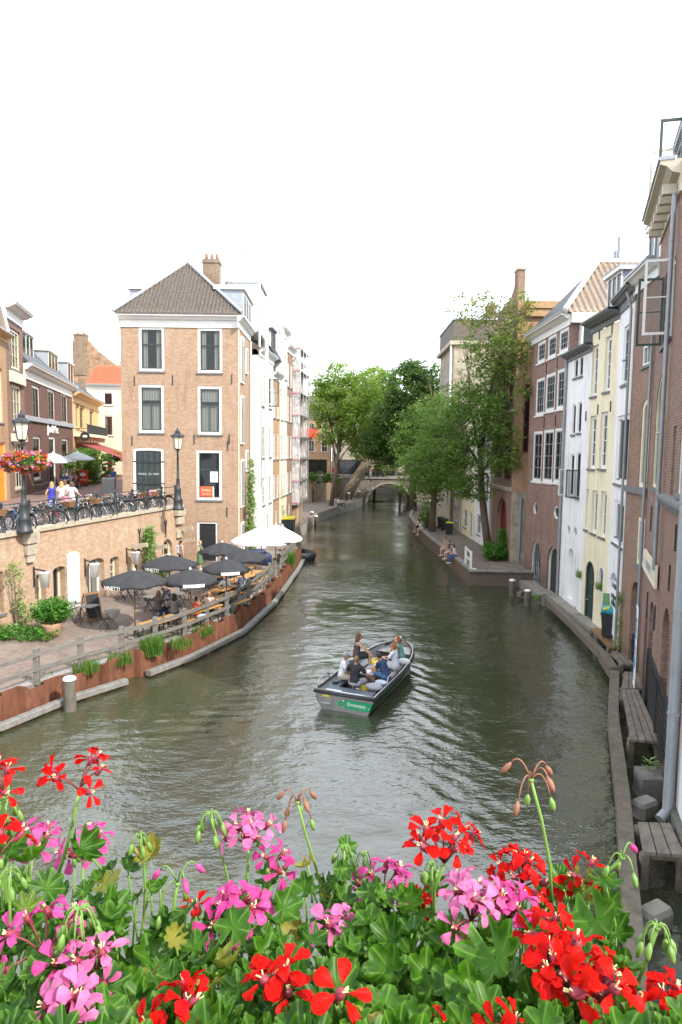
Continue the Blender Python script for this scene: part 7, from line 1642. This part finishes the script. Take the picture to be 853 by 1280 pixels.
for s, ya, yb in ((-1, .15, 1.1), (1, 1.2, 2.3)): m = MB(); m.tube([(s*.99, ya, .63), (s*.99, ya+.12, .85), (s*.99, yb-.1, .87), (s*.99, yb, .65)], .022, 7); m.build('grab_rail', ['steel'], bt, True)
for x, y, r in ((0, 0, 0),): pass
BM = Matrix.Translation(BS)@Matrix.Rotation(hd-rad(90), 4, 'Z'); hdeg = 90-math.degrees(hd)
def crew(x, y, face, label, sit=.5, **k):
    w = BM@Vector((x, y, .2 if sit is not None else .2)); return person((w.x, w.y, .2), hdeg+face, label, sit=sit-.2 if sit else None, **{**dict(scale=1.05), **k})
seatfeet = [(-.12, .4, .07), (.12, .44, .07)]
crew(-.62, 1.25, 75, 'man in white and grey T-shirt with grey cap at the boat stern', sit=.6, shirt=(.68, .68, .72), legs=('shorts', (.42, .36, .27)), hair=('short', GR), cap=(.30, .31, .34), hands=[(-.15, .42, .6), (.12, .40, .58)], lean=12, head=(0, 18), glasses=True, skin='skin2', feet=seatfeet)
crew(.05, .72, 5, 'man in black T-shirt and grey shorts, back to the bridge, in the boat', sit=.62, shirt=(.022, .022, .025), legs=('shorts', (.36, .37, .40)), hair=('short', (.22, .13, .06)), hands=[(-.32, .35, .62), (.34, .38, .6)], lean=10, skin='skin2', feet=[(-.25, .4, .07), (.25, .4, .07)], scale=1.08)
crew(-.75, 2.9, 60, 'brown haired woman in dark tank top sitting high on the boat side', sit=.8, shirt=(.10, .06, .06), sleeves='strap', legs=('shorts', (.02, .02, .022)), hair=('long', BR), female=True, hands=[(-.1, .5, .75), (.2, .48, .75)], lean=6, feet=[(-.1, .5, .3), (.12, .5, .3)], glasses=True)
crew(.72, 2.0, -70, 'man in navy T-shirt and jeans leaning over the boat table', sit=.55, shirt=(.03, .055, .12), legs=('shorts', (.06, .13, .26)), hair=('short', DK), hands=[(.05, .5, .6), (.35, .75, .75)], lean=30, head=(10, 5), feet=[(-.16, .42, .07), (.16, .42, .07)], skin='skin2')
crew(.68, 3.05, -85, 'ginger woman with ponytail and white T-shirt in the boat', sit=.58, shirt=(.68, .69, .76), legs=('trousers', (.55, .55, .57)), hair=('pony', GI), female=True, hands=[(-.1, .42, .72), (.15, .42, .68)], lean=8, glasses=True, feet=seatfeet)
crew(.62, 3.95, -100, 'curly red haired person in turquoise jacket at the bow', sit=.6, shirt=(.16, .36, .31), sleeves='long', hair=('curly', GI), hands=[(-.1, .42, .7), (.15, .42, .7)], lean=16, head=(-20, 15), feet=seatfeet)
def bag(x, y, z, r, c, label, cat='bag', sq=1.0):
    m = MB(); m.ell((0, 0, 0), *r, nu=16, nv=10); q = x*13+y*7
    m.v = [(a*(1+.14*math.sin(9*b+q)), b*(1+.12*math.sin(8*a+q)), d*(1+.16*math.sin(7*a+5*b+q))) for a, b, d in m.v]
    w = BM@Vector((x, y, z)); tag(m.build(cat.replace(' ', '_'), [colmat('b'+label[:9], c, .7, bump=.3)], None, True, tuple(w), hd), label, cat)
bag(.68, .85, .66, (.15, .28, .11), (.33, .33, .36), 'grey soft bag on the starboard stern seat')
bag(-.62, 2.25, .72, (.24, .3, .2), (.03, .035, .05), 'black bags piled on the port seat of the boat')
bag(.72, 1.45, .60, (.13, .22, .08), (.5, .58, .68), 'pale blue towel on the boat seat', 'towel')
bag(.82, 3.6, .72, (.09, .26, .14), (.7, .7, .7), 'white plastic bag by the boat rail')
t = thing('crate', 'yellow box standing on the boat floor', 'box', tuple(BM@Vector((-.15, 3.35, .2))), hd); m = MB(); m.bbox(-.28, .28, -.2, .2, 0, .42, .03); m.build('body', [mat('yellow plastic', (.75, .58, .02), .45)], t); m = MB(); m.bbox(-.3, .3, -.22, .22, .421, .5, .03); m.build('lid', [bpy.data.materials['yellow plastic']], t)
t = thing('snack_tray', 'snacks and papers spread on the boat table', 'tray', tuple(BM@Vector((0, 2.45, .66))), hd); 
for k, (x, y, c) in enumerate(((-.3, 0, 'canvaswhite'), (.05, .08, 'lead'), (.3, -.1, 'canvaswhite'), (-.05, -.12, 'orangewood'))): m = MB(); m.bbox(x-.14, x+.14, y-.09, y+.09, .002, .035+.03*k, .01); m.build('packet', [c], t)
p = BM@Vector((.25, 1.15, .2)); t = thing('dry_bag', 'yellow and black bag on the boat floor', 'bag', tuple(p), .4); m = MB(); m.lathe([(.12, 0), (.15, .05), (.14, .3), (.06, .4)], 12); m.build('body', [bpy.data.materials['yellow plastic']], t, True); m = MB(); m.lathe([(.155, .12), (.155, .2)], 12); m.build('strap', ['black'], t, True)
# ------------------------------------------------------------------ geraniums on the bridge parapet
rgf = random.Random(21)
def petal(mb, L, W_, tilt, az, rg, m=0, curl=.25, base=0.006):
    """one petal as a curved, slightly ruffled surface leaving the throat"""
    rows = []; ph = rg.uniform(0, 6)
    for i in range(6):
        u = i/5; w = W_*(.16+.84*math.sin(min(1, u*1.06)*math.pi*.62)**1.3)*(1 if u < .85 else .80); r = base+L*u*math.cos(tilt*.6*u+.05)
        z = L*(math.sin(tilt)*u*(1-.5*u) - curl*u*u*.5)
        row = []
        for j in range(5):
            v = (j-2)/2; row.append((r - (abs(v)**2)*L*.10*(u > .85) , v*w/2, z+abs(v)**1.6*W_*.12*(1-u*.4)+.0012*math.sin(v*5+ph+u*6)))
        rows.append(row)
    c, s = math.cos(az), math.sin(az); k = MB(); k.rings(rows, close=False, cap=False); k.v = [(x*c-y*s, x*s+y*c, z) for x, y, z in k.v]; mb.join(k, m=m)
def floret_mesh(name, mats, seed, d=.036):
    """five-petalled floret: two narrow upper petals, three broad lower ones; faces +z"""
    rg = random.Random(seed); m = MB(); L = d/2
    for a, w, l in ((68, .27, 1.05), (112, .27, 1.05), (205, .37, 1.0), (270, .40, 1.08), (335, .37, 1.0)): petal(m, L*l*rg.uniform(.92, 1.08), d*w*rg.uniform(.9, 1.05), rg.uniform(.1, .9), rad(a+rg.uniform(-9, 9)), rg, 0, rg.uniform(.1, .7))
    m.lathe([(.0035, -.012), (.0045, 0), (.002, .004)], 6, m=1)
    for k in range(4): a = rg.uniform(0, 6.28); m.tube([(0, 0, 0), (.003*math.cos(a), .003*math.sin(a), .008)], .0007, 4, m=2)
    return m.mesh(name, mats, True)
def petalmat(name, c, c2, vein=None):
    m, nt, b = _nt(name); oi = N(nt, 'ShaderNodeObjectInfo'); tc = N(nt, 'ShaderNodeTexCoord'); n1 = N(nt, 'ShaderNodeTexNoise', Scale=90.0, Detail=3.0); nt.links.new(tc.outputs['Object'], n1.inputs['Vector'])
    col = mixc(nt, oi.outputs['Random'], c, c2); col = mixc(nt, ramp(nt, n1.outputs[0], .35, .75), col, sc(c, .75))
    if vein:
        gr = N(nt, 'ShaderNodeVectorMath', operation='LENGTH'); nt.links.new(tc.outputs['Object'], gr.inputs[0]); col = mixc(nt, ramp(nt, gr.outputs['Value'], .010, .004), col, vein)
    nt.links.new(col, b.inputs['Base Color']); b.inputs['Roughness'].default_value = .5; b.inputs['Specular IOR Level'].default_value = .12
    t = N(nt, 'ShaderNodeBsdfTranslucent'); nt.links.new(col, t.inputs[0]); mx = N(nt, 'ShaderNodeMixShader'); mx.inputs[0].default_value = .35
    nt.links.new(b.outputs[0], mx.inputs[1]); nt.links.new(t.outputs[0], mx.inputs[2]); nt.links.new(mx.outputs[0], nt.nodes['Material Output'].inputs[0]); return m
M['pet_red'] = petalmat('scarlet petals', (.66, .008, .002), (.60, .004, .008), (.42, .01, .02))
M['pet_pink'] = petalmat('pink petals', (.66, .06, .29), (.72, .13, .38), (.42, .015, .11))
M['pet_pale'] = petalmat('pale pink petals', (.68, .14, .36), (.74, .26, .47), (.5, .03, .17))
M['throat'] = mat('floret tube', (.25, .03, .05), .6)
M['anther'] = mat('anthers', (.75, .55, .3), .6)
M['pedicel'] = mat('dark red stalks', (.20, .045, .045), .6, ns=40)
M['stemgreen'] = mat('green flower stems', (.16, .30, .05), .5, ns=30, na=.2)
M['budgreen'] = mat('green buds', (.14, .26, .05), .5, ns=60); M['budbrown'] = mat('brownish seed heads', (.24, .10, .055), .6, ns=60)
FLO = {k: [floret_mesh('floret_'+k, ['pet_'+k, 'throat', 'anther'], 100+7*i+len(k)) for i in range(5)] for k in ('red', 'pink', 'pale')}
def lm_geranium():
    m, nt, b = _nt('geranium leaves'); g = N(nt, 'ShaderNodeNewGeometry'); c = mixc(nt, g.outputs['Random Per Island'], (.012, .066, .003), (.07, .20, .008))
    tc = N(nt, 'ShaderNodeTexCoord'); n1 = N(nt, 'ShaderNodeTexNoise', Scale=60.0, Detail=3.0); nt.links.new(tc.outputs['Object'], n1.inputs['Vector']); c = mixc(nt, ramp(nt, n1.outputs[0], .4, .75), c, (.08, .19, .014))
    at_ = N(nt, 'ShaderNodeAttribute', attribute_name='leafpat'); sp = N(nt, 'ShaderNodeSeparateXYZ'); nt.links.new(at_.outputs['Vector'], sp.inputs[0])
    zn = ramp(nt, sp.outputs[1], .35, .75); zn2 = ramp(nt, sp.outputs[1], 1.0, .8); zm = N(nt, 'ShaderNodeMath', operation='MULTIPLY'); nt.links.new(zn, zm.inputs[0]); nt.links.new(zn2, zm.inputs[1]); zk = N(nt, 'ShaderNodeMath', operation='MULTIPLY'); nt.links.new(zm.outputs[0], zk.inputs[0]); zk.inputs[1].default_value = .55
    c = mixc(nt, zk.outputs[0], c, (.012, .055, .004))
    vk = N(nt, 'ShaderNodeMath', operation='POWER'); nt.links.new(sp.outputs[0], vk.inputs[0]); vk.inputs[1].default_value = 2.2; c = mixc(nt, vk.outputs[0], c, (.14, .27, .05))
    yl_ = ramp(nt, sp.outputs[2], .955, .99); c = mixc(nt, yl_, c, (.26, .24, .04))
    nt.links.new(c, b.inputs['Base Color']); b.inputs['Roughness'].default_value = .42; b.inputs['Specular IOR Level'].default_value = .22
    bp = N(nt, 'ShaderNodeBump', Strength=.4, Distance=.002); nt.links.new(n1.outputs[0], bp.inputs['Height']); nt.links.new(bp.outputs[0], b.inputs['Normal'])
    t = N(nt, 'ShaderNodeBsdfTranslucent'); nt.links.new(c, t.inputs[0]); mx = N(nt, 'ShaderNodeMixShader'); mx.inputs[0].default_value = .3
    nt.links.new(b.outputs[0], mx.inputs[1]); nt.links.new(t.outputs[0], mx.inputs[2]); nt.links.new(mx.outputs[0], nt.nodes['Material Output'].inputs[0]); return m
M['leaf'] = lm_geranium()
def leaf(mb, c, Rm, rad_, rg):
    """ivy-geranium leaf: five to seven shallow lobes, notch at the stalk, cupped with folded veins"""
    VE = mb.__dict__.setdefault('ve', []); tone = rg.random()
    nl = rg.choice((5, 5, 7)); n = nl*8; cup = rg.uniform(.05, 1.0); fold = rg.uniform(.07, .22); ph = rg.uniform(0, 6); asp = rg.uniform(.88, 1.12); rl = rg.uniform(.24, .40)
    rows = []
    for q in (0, .35, .68, .9, 1.0):
        row = []
        for i in range(n+1):
            u = i/n; a = rad(-90+14)+u*rad(332); lob = abs(math.cos(math.pi*nl*u)); lob = 1-rl*(1-lob**.8)
            edge = 1+.035*math.sin(u*nl*19+ph); r = rad_*q*(1+(lob*edge-1)*q**2); 
            z = cup*rad_*q*q*.7+fold*rad_*math.cos(2*math.pi*nl*u)*q**1.2*.6+.05*rad_*math.sin(2*a+ph)*q*q
            row.append(c+Rm@Vector((r*math.cos(a)*asp, r*math.sin(a)+rad_*.12*q, z)))
            k8 = (u*nl) % 1; VE.append((1.0 if min(k8, 1-k8) < .01 and q > 0 else 0.0, q, tone))
        rows.append(row)
    mb.rings(rows, close=False, cap=False)
def frame_z(n, spin=0):
    n = n.normalized(); a = n.orthogonal().normalized(); R3 = Matrix((a, n.cross(a), n)).transposed(); return R3@Matrix.Rotation(spin, 3, 'Z')
PLANTS = {}
SOILZ, SOILY = 7.18, .74
def plant(key, label, px):
    p = Py(px, 1330, .74); t = thing('geranium', label, 'flower', (p.x, SOILY, SOILZ), 0, 'geraniums on the bridge'); PLANTS[key] = dict(o=t, leaf=MB(), stem=MB(), x=p.x, org=Vector((p.x, SOILY, SOILZ))); return PLANTS[key]
plant('pinkleft', 'bright pink geranium at the left edge with several blooms', 50); plant('tallred', 'red geranium whose tall stalk rises highest on the left', 60); plant('redlow', 'big red blooms at the bottom edge left of the middle', 220)
plant('pinkmid', 'pink and pale pink geranium left of the middle with curved buds', 300); plant('redmid', 'bright scarlet geranium with one open five petalled flower at the bottom', 390); plant('pinkcentre', 'pink geranium in the middle just below the boat', 470)
plant('redcentre', 'red geranium with the round bloom right of the middle', 580); plant('pinkright', 'pale pink spidery bloom beside the red one on the right', 620); plant('redright', 'largest scarlet blooms on the right near the canal beam', 715); plant('rededge', 'red geranium cut by the right bottom corner', 840)
def stalk(pl, a, b, r=.0022, m='stem', bend=.02):
    a, b = Vector(a)-pl['org'], Vector(b)-pl['org']; k = Vector((rgf.uniform(-1, 1)*bend, rgf.uniform(-1, 1)*bend*.6, 0))
    pl['stem'].tube([a, a.lerp(b, .35)+k, a.lerp(b, .7)+k*.8, b], [r*1.25, r*1.1, r, r], 6)
def head(key, px, py, y, w, kind, n, root=None, facing=None, full=1.0, fl=1.0, up=None):
    """an umbel: w = width in metres; florets on dark pedicels from one point"""
    pl = PLANTS[key]; C = Py(px, py, y); org = pl['org']; U = (up or Vector((rgf.uniform(-.2, .2), rgf.uniform(-.35, 0), 1))).normalized(); base = C-U*(w*.62)
    if root is None: root = (px+rgf.uniform(-25, 25), 1290)
    rt = Py(root[0], root[1], min(.95, y+.03)); stalk(pl, rt, base, .0024)
    pass

    m = MB(); items = []
    n = n if n < 4 else max(4, round(n*.85))
    for i in range(n):
        a = i*2.39996+rgf.uniform(-.3, .3); el = rgf.uniform(.42, 1.35)*full if n > 1 else 1.4
        d = Vector((math.cos(a)*math.cos(el), math.sin(a)*math.cos(el), math.sin(el))); d = frame_z(U)@d; d.normalize()
        L = w*.58*rgf.uniform(.82, 1.1); q = d*L; m.tube([(0, 0, 0), q*.5+Vector((0, 0, .004)), q], [.0013, .0012, .0014], 5)
        nrm = (d*1.0+Vector((0, -.28, .12))*(1.0 if facing is None else facing)+Vector((rgf.uniform(-.4, .4), rgf.uniform(-.3, .3), rgf.uniform(-.3, .4)))).normalized(); items.append((q, nrm))
    for k in range(rgf.randint(1, 3)):    # unopened buds hanging below
        a = rgf.uniform(0, 6.28); q = Vector((math.cos(a)*.35, math.sin(a)*.35, -.15+rgf.uniform(-.2, .3)))*w*.6; m.tube([(0, 0, 0), q*.6+Vector((0, 0, .006)), q], .001, 5, 0); m.ell(q, .0035, .0035, .008, 7, 5, 1)
    hd_ = m.build('flower_head', ['pedicel', 'budgreen'], pl['o'], True, base-org)
    for q, nrm in items:
        o = bpy.data.objects.new('floret', rgf.choice(FLO[kind])); COL.objects.link(o); o.parent = hd_; o.location = q; o.rotation_euler = frame_z(nrm, rgf.uniform(0, 6.28)).to_euler(); s = rgf.uniform(.85, 1.15)*fl; o.scale = (s, s, s)
def buds(key, px, py, y, w, n, kind='budgreen', root=None, droop=True, pinkn=0):
    pl = PLANTS[key]; C = Py(px, py, y); rt = Py(*(root or (px+rgf.uniform(-20, 20), 1280)), y+.02); stalk(pl, rt, C, .0019, bend=.012); m = MB()
    for i in range(n):
        a = i*2.4+.5; dz = -.75 if droop and i >= pinkn else .35; q = Vector((math.cos(a)*.7, math.sin(a)*.7, dz+rgf.uniform(-.2, .25)))*w*.5
        b0, b1, b2 = Vector((0, 0, 0)), Vector((q.x*.55, q.y*.55, max(q.z, 0)*.7+w*.34)), q; cv = [b0*(1-t)**2+b1*2*t*(1-t)+b2*t*t for t in [k/7 for k in range(8)]]; m.tube(cv, .001, 5, 0 if kind == 'budbrown' else 1)
        d = (cv[-1]-cv[-2]).normalized(); m.tube([q-d*.001, q+d*.006, q+d*.013, q+d*.018], [.0012, .0038, .0034, .0008], 6, 2 if i < pinkn else (1 if kind == 'budgreen' or i % 2 else 0))
    m.ell((0, 0, 0), .004, .004, .003, 6, 5, 1); m.build('bud_cluster', ['budbrown' if kind == 'budbrown' else 'pedicel', 'budgreen', 'pet_pink' if pinkn and kind != 'budbrown' else 'budbrown'], pl['o'], True, C-pl['org'])
R_, P_, L_ = 'red', 'pink', 'pale'
head('tallred', 90, 945, .92, .085, R_, 7, root=(62, 1120), facing=.1, full=.75); head('tallred', -8, 958, .85, .07, R_, 5); head('tallred', -6, 1030, .8, .07, R_, 5)
head('pinkleft', 25, 1040, .88, .07, P_, 7); head('pinkleft', 102, 1043, .98, .065, P_, 6, full=.6); head('pinkleft', 45, 1150, .70, .085, P_, 8, root=(70, 1260)); head('pinkleft', 112, 1195, .64, .05, L_, 5, root=(120, 1290)); head('pinkleft', 85, 1248, .56, .04, L_, 4); buds('pinkleft', 12, 1090, .8, .04, 5)
head('pinkmid', 308, 1030, .95, .07, L_, 8, root=(290, 1180)); head('pinkmid', 340, 1068, .93, .045, P_, 3); head('pinkmid', 298, 1122, .80, .08, P_, 9, root=(265, 1260)); head('pinkmid', 425, 1152, .80, .06, L_, 6)
head('redmid', 243, 1130, .92, .03, R_, 1, fl=1.05); head('redmid', 345, 1222, .60, .055, R_, 5, fl=1.15); head('redmid', 425, 1241, .56, .02, R_, 1, fl=1.1, facing=3)
head('redlow', 218, 1255, .56, .075, R_, 8, fl=1.1)
head('pinkcentre', 487, 1090, .93, .075, P_, 11, root=(500, 1220)); head('pinkcentre', 465, 1130, .92, .03, P_, 2)
head('redcentre', 552, 1030, .84, .09, R_, 10, root=(563, 1190)); head('redcentre', 648, 1072, .86, .075, R_, 9, root=(640, 1230)); head('redcentre', 527, 1120, .95, .045, R_, 4)
head('pinkright', 585, 1108, .76, .075, L_, 9, root=(590, 1250)); head('pinkright', 640, 1125, .76, .055, P_, 4)
head('redright', 738, 1082, .84, .045, R_, 3); head('redright', 710, 1200, .60, .075, R_, 8, fl=1.2); head('redright', 750, 1215, .58, .05, R_, 4, fl=1.2); head('redright', 690, 1150, .7, .05, R_, 4); head('redright', 545, 1285, .55, .05, R_, 5); head('redright', 632, 1280, .55, .04, R_, 3)
head('rededge', 842, 1252, .6, .07, R_, 9, fl=1.1)
buds('pinkmid', 263, 1020, .95, .05, 7, root=(300, 1190)); buds('pinkmid', 372, 1003, .97, .06, 7, 'budbrown', root=(420, 1150), pinkn=3); buds('redcentre', 664, 975, .80, .07, 6, 'budbrown', root=(690, 1130), pinkn=3); buds('pinkmid', 222, 1105, .82, .07, 5, root=(216, 1250), pinkn=3); buds('redright', 778, 1072, .8, .045, 4, pinkn=1, root=(720, 1130))
buds('rededge', 822, 1160, .66, .04, 7, root=(775, 1270)); buds('pinkleft', 100, 1140, .68, .05, 10, root=(125, 1290)); buds('pinkcentre', 430, 1060, .95, .035, 6); buds('pinkcentre', 540, 1080, .95, .03, 5); buds('redcentre', 672, 1125, .9, .05, 9); buds('tallred', 175, 1045, .98, .035, 5, root=(180, 1150)); buds('pinkleft', 8, 1000, .85, .04, 5); buds('pinkcentre', 455, 1068, .97, .035, 5)
# foliage: leaves on stalks filling the box, thinning out towards the top
TOP = [(-40, 1030), (60, 1052), (130, 1060), (180, 1085), (225, 1120), (260, 1130), (330, 1065), (430, 1058), (500, 1100), (560, 1110), (650, 1115), (700, 1085), (760, 1095), (785, 1150), (778, 1200), (770, 1255), (800, 1275), (900, 1240)]
def top_y(px):
    for (a, b), (c, d) in zip(TOP, TOP[1:]):
        if a <= px <= c: return b+(d-b)*(px-a)/(c-a)
    return 1240
keys = list(PLANTS); CAMV = CAMP
def put_leaf(px, py, y, r, sparse=False, key=None):
    c = Py(px, py, y); pl = PLANTS[key or min(keys, key=lambda k: abs(PLANTS[k]['x']/.74-c.x/y)+rgf.uniform(0, .06))]
    toc = (CAMV-c).normalized(); nrm = (Vector((0, 0, 1.0))+toc*rgf.uniform(-.15, .75)+Vector((rgf.uniform(-1, 1), rgf.uniform(-.6, .6), 0))).normalized()
    leaf(pl['leaf'], c-pl['org'], frame_z(nrm, rgf.uniform(0, 6.28)), r, rgf)
    e = c+Vector((rgf.uniform(-.03, .03), rgf.uniform(-.02, .03), -rgf.uniform(.05, .13))); stalk(pl, e, c-nrm*.001, .0014, bend=.01)
for i in range(1050):
    px = rgf.uniform(-40, 890); ty = top_y(px); u = rgf.random()**.72; py = ty+14+(1340-ty)*u
    dep = 1.02-.50*max(0, min(1, (py-1050)/270)); dep *= rgf.uniform(.93, 1.12)
    put_leaf(px, py, dep, rgf.uniform(.012, .025)*(1.0 if u > .15 else .85))
for px, py, y, r in ((100, 1060, .9, .034), (130, 1105, .9, .03), (190, 1068, 1.0, .03), (160, 1085, 1.0, .024), (140, 1138, .84, .03), (200, 1110, .95, .02), (205, 1160, .85, .024), (335, 1095, .95, .028), (435, 1060, 1.0, .024), (430, 1090, .98, .03), (40, 1075, .85, .032), (15, 1060, .85, .03), (700, 1105, .84, .03), (730, 1110, .84, .03), (755, 1100, .8, .026), (745, 1150, .74, .042), (700, 1180, .8, .03), (505, 1128, .88, .032), (545, 1108, .98, .026), (470, 1120, .9, .03), (780, 1210, .62, .022), (620, 1200, .66, .05), (560, 1190, .74, .04), (240, 1230, .7, .03), (330, 1190, .76, .03), (760, 1130, .8, .024)):
    put_leaf(px, py, y, r*.8)
for k, pl in PLANTS.items():
    for i in range(9):
        c = Py(rgf.uniform(-20, 870), rgf.uniform(1190, 1300), .72); c = Vector((pl['x']+rgf.uniform(-.12, .12), rgf.uniform(.6, .9), rgf.uniform(7.3, 7.55))); stalk(pl, pl['org']+Vector((rgf.uniform(-.05, .05), rgf.uniform(-.05, .05), 0)), c, .0035, bend=.03)
    if pl['leaf'].v:
        fo = pl['leaf'].build('foliage', ['leaf'], pl['o'], True); at_ = fo.data.attributes.new('leafpat', 'FLOAT_VECTOR', 'POINT'); at_.data.foreach_set('vector', [x for v in pl['leaf'].ve for x in v])
    pl['stem'].build('stem', ['stemgreen'], pl['o'], True)
t = thing('flower_box', 'dark flower box hooked on the bridge railing under the geraniums', 'planter', (0, SOILY, 6.95)); m = MB(); m.rings([[(-1.0, -.13, 0), (1.0, -.13, 0), (1.0, .13, 0), (-1.0, .13, 0)], [(-1.02, -.17, .24), (1.02, -.17, .24), (1.02, .17, .24), (-1.02, .17, .24)]]); m.build('box', ['iron'], t); m = MB(); m.box(-1.0, 1.0, -.15, .15, .2405, .25); m.build('soil', ['soil'], t)
# ------------------------------------------------------------------ light, sky, camera
SUN_EL, SD = rad(40), Vector((.76, -.65)).normalized()
sd = Vector((SD.x*math.cos(SUN_EL), SD.y*math.cos(SUN_EL), math.sin(SUN_EL)))
sl = bpy.data.lights.new('sun', 'SUN'); sl.energy = 2.9; sl.angle = rad(.5); sl.color = (1, .93, .82)
so = bpy.data.objects.new('sun', sl); COL.objects.link(so); so.rotation_euler = sd.to_track_quat('Z', 'Y').to_euler(); so.location = (30, -30, 40)
w = bpy.data.worlds.new('World'); SC.world = w; w.use_nodes = True; nt = w.node_tree; bg = nt.nodes['Background']
sky = nt.nodes.new('ShaderNodeTexSky'); sky.sky_type = 'NISHITA'; sky.sun_disc = False; sky.sun_elevation = SUN_EL; sky.sun_rotation = math.atan2(SD.x, SD.y); sky.air_density = 1.0; sky.dust_density = 3.5; sky.ozone_density = 1.0
# thin bright cloud veil over the blue
tc = nt.nodes.new('ShaderNodeTexCoord'); n1 = N(nt, 'ShaderNodeTexNoise', Scale=1.6, Detail=6.0, Roughness=.6); nt.links.new(tc.outputs['Generated'], n1.inputs['Vector'])
mr = N(nt, 'ShaderNodeMapRange'); mr.inputs[1].default_value = .3; mr.inputs[2].default_value = .62; mr.inputs[3].default_value = .55; mr.inputs[4].default_value = .95; nt.links.new(n1.outputs[0], mr.inputs[0])
mx = nt.nodes.new('ShaderNodeMix'); mx.data_type = 'RGBA'; sx = N(nt, 'ShaderNodeSeparateXYZ'); nt.links.new(tc.outputs['Generated'], sx.inputs[0])
hz = N(nt, 'ShaderNodeMapRange'); hz.inputs[1].default_value = .55; hz.inputs[2].default_value = .95; hz.inputs[3].default_value = 1.0; hz.inputs[4].default_value = .62; nt.links.new(sx.outputs[2], hz.inputs[0])
vm = N(nt, 'ShaderNodeMath', operation='MULTIPLY'); nt.links.new(mr.outputs[0], vm.inputs[0]); nt.links.new(hz.outputs[0], vm.inputs[1]); nt.links.new(vm.outputs[0], mx.inputs[0]); nt.links.new(sky.outputs[0], mx.inputs[6]); mx.inputs[7].default_value = (9.3, 9.8, 10.5, 1)
nt.links.new(mx.outputs[2], bg.inputs['Color']); bg.inputs['Strength'].default_value = .15
cam = bpy.data.cameras.new('camera'); co = bpy.data.objects.new('camera', cam); COL.objects.link(co)
cam.sensor_fit = 'VERTICAL'; cam.sensor_height = 36; cam.lens = 36*FPX/1280; cam.clip_start = .05; cam.clip_end = 2000
mw = Matrix((_r, _u, -_f)).transposed().to_4x4(); mw.translation = CAMP; co.matrix_world = mw; SC.camera = co
vs = SC.view_settings; vs.view_transform = 'Standard'; vs.look = 'None'; vs.gamma = 1; vs.exposure = .95; vs.use_curve_mapping = False
SC.cycles.max_bounces = 8; SC.cycles.transparent_max_bounces = 12; SC.cycles.use_denoising = True; SC.cycles.caustics_reflective = False; SC.cycles.caustics_refractive = False
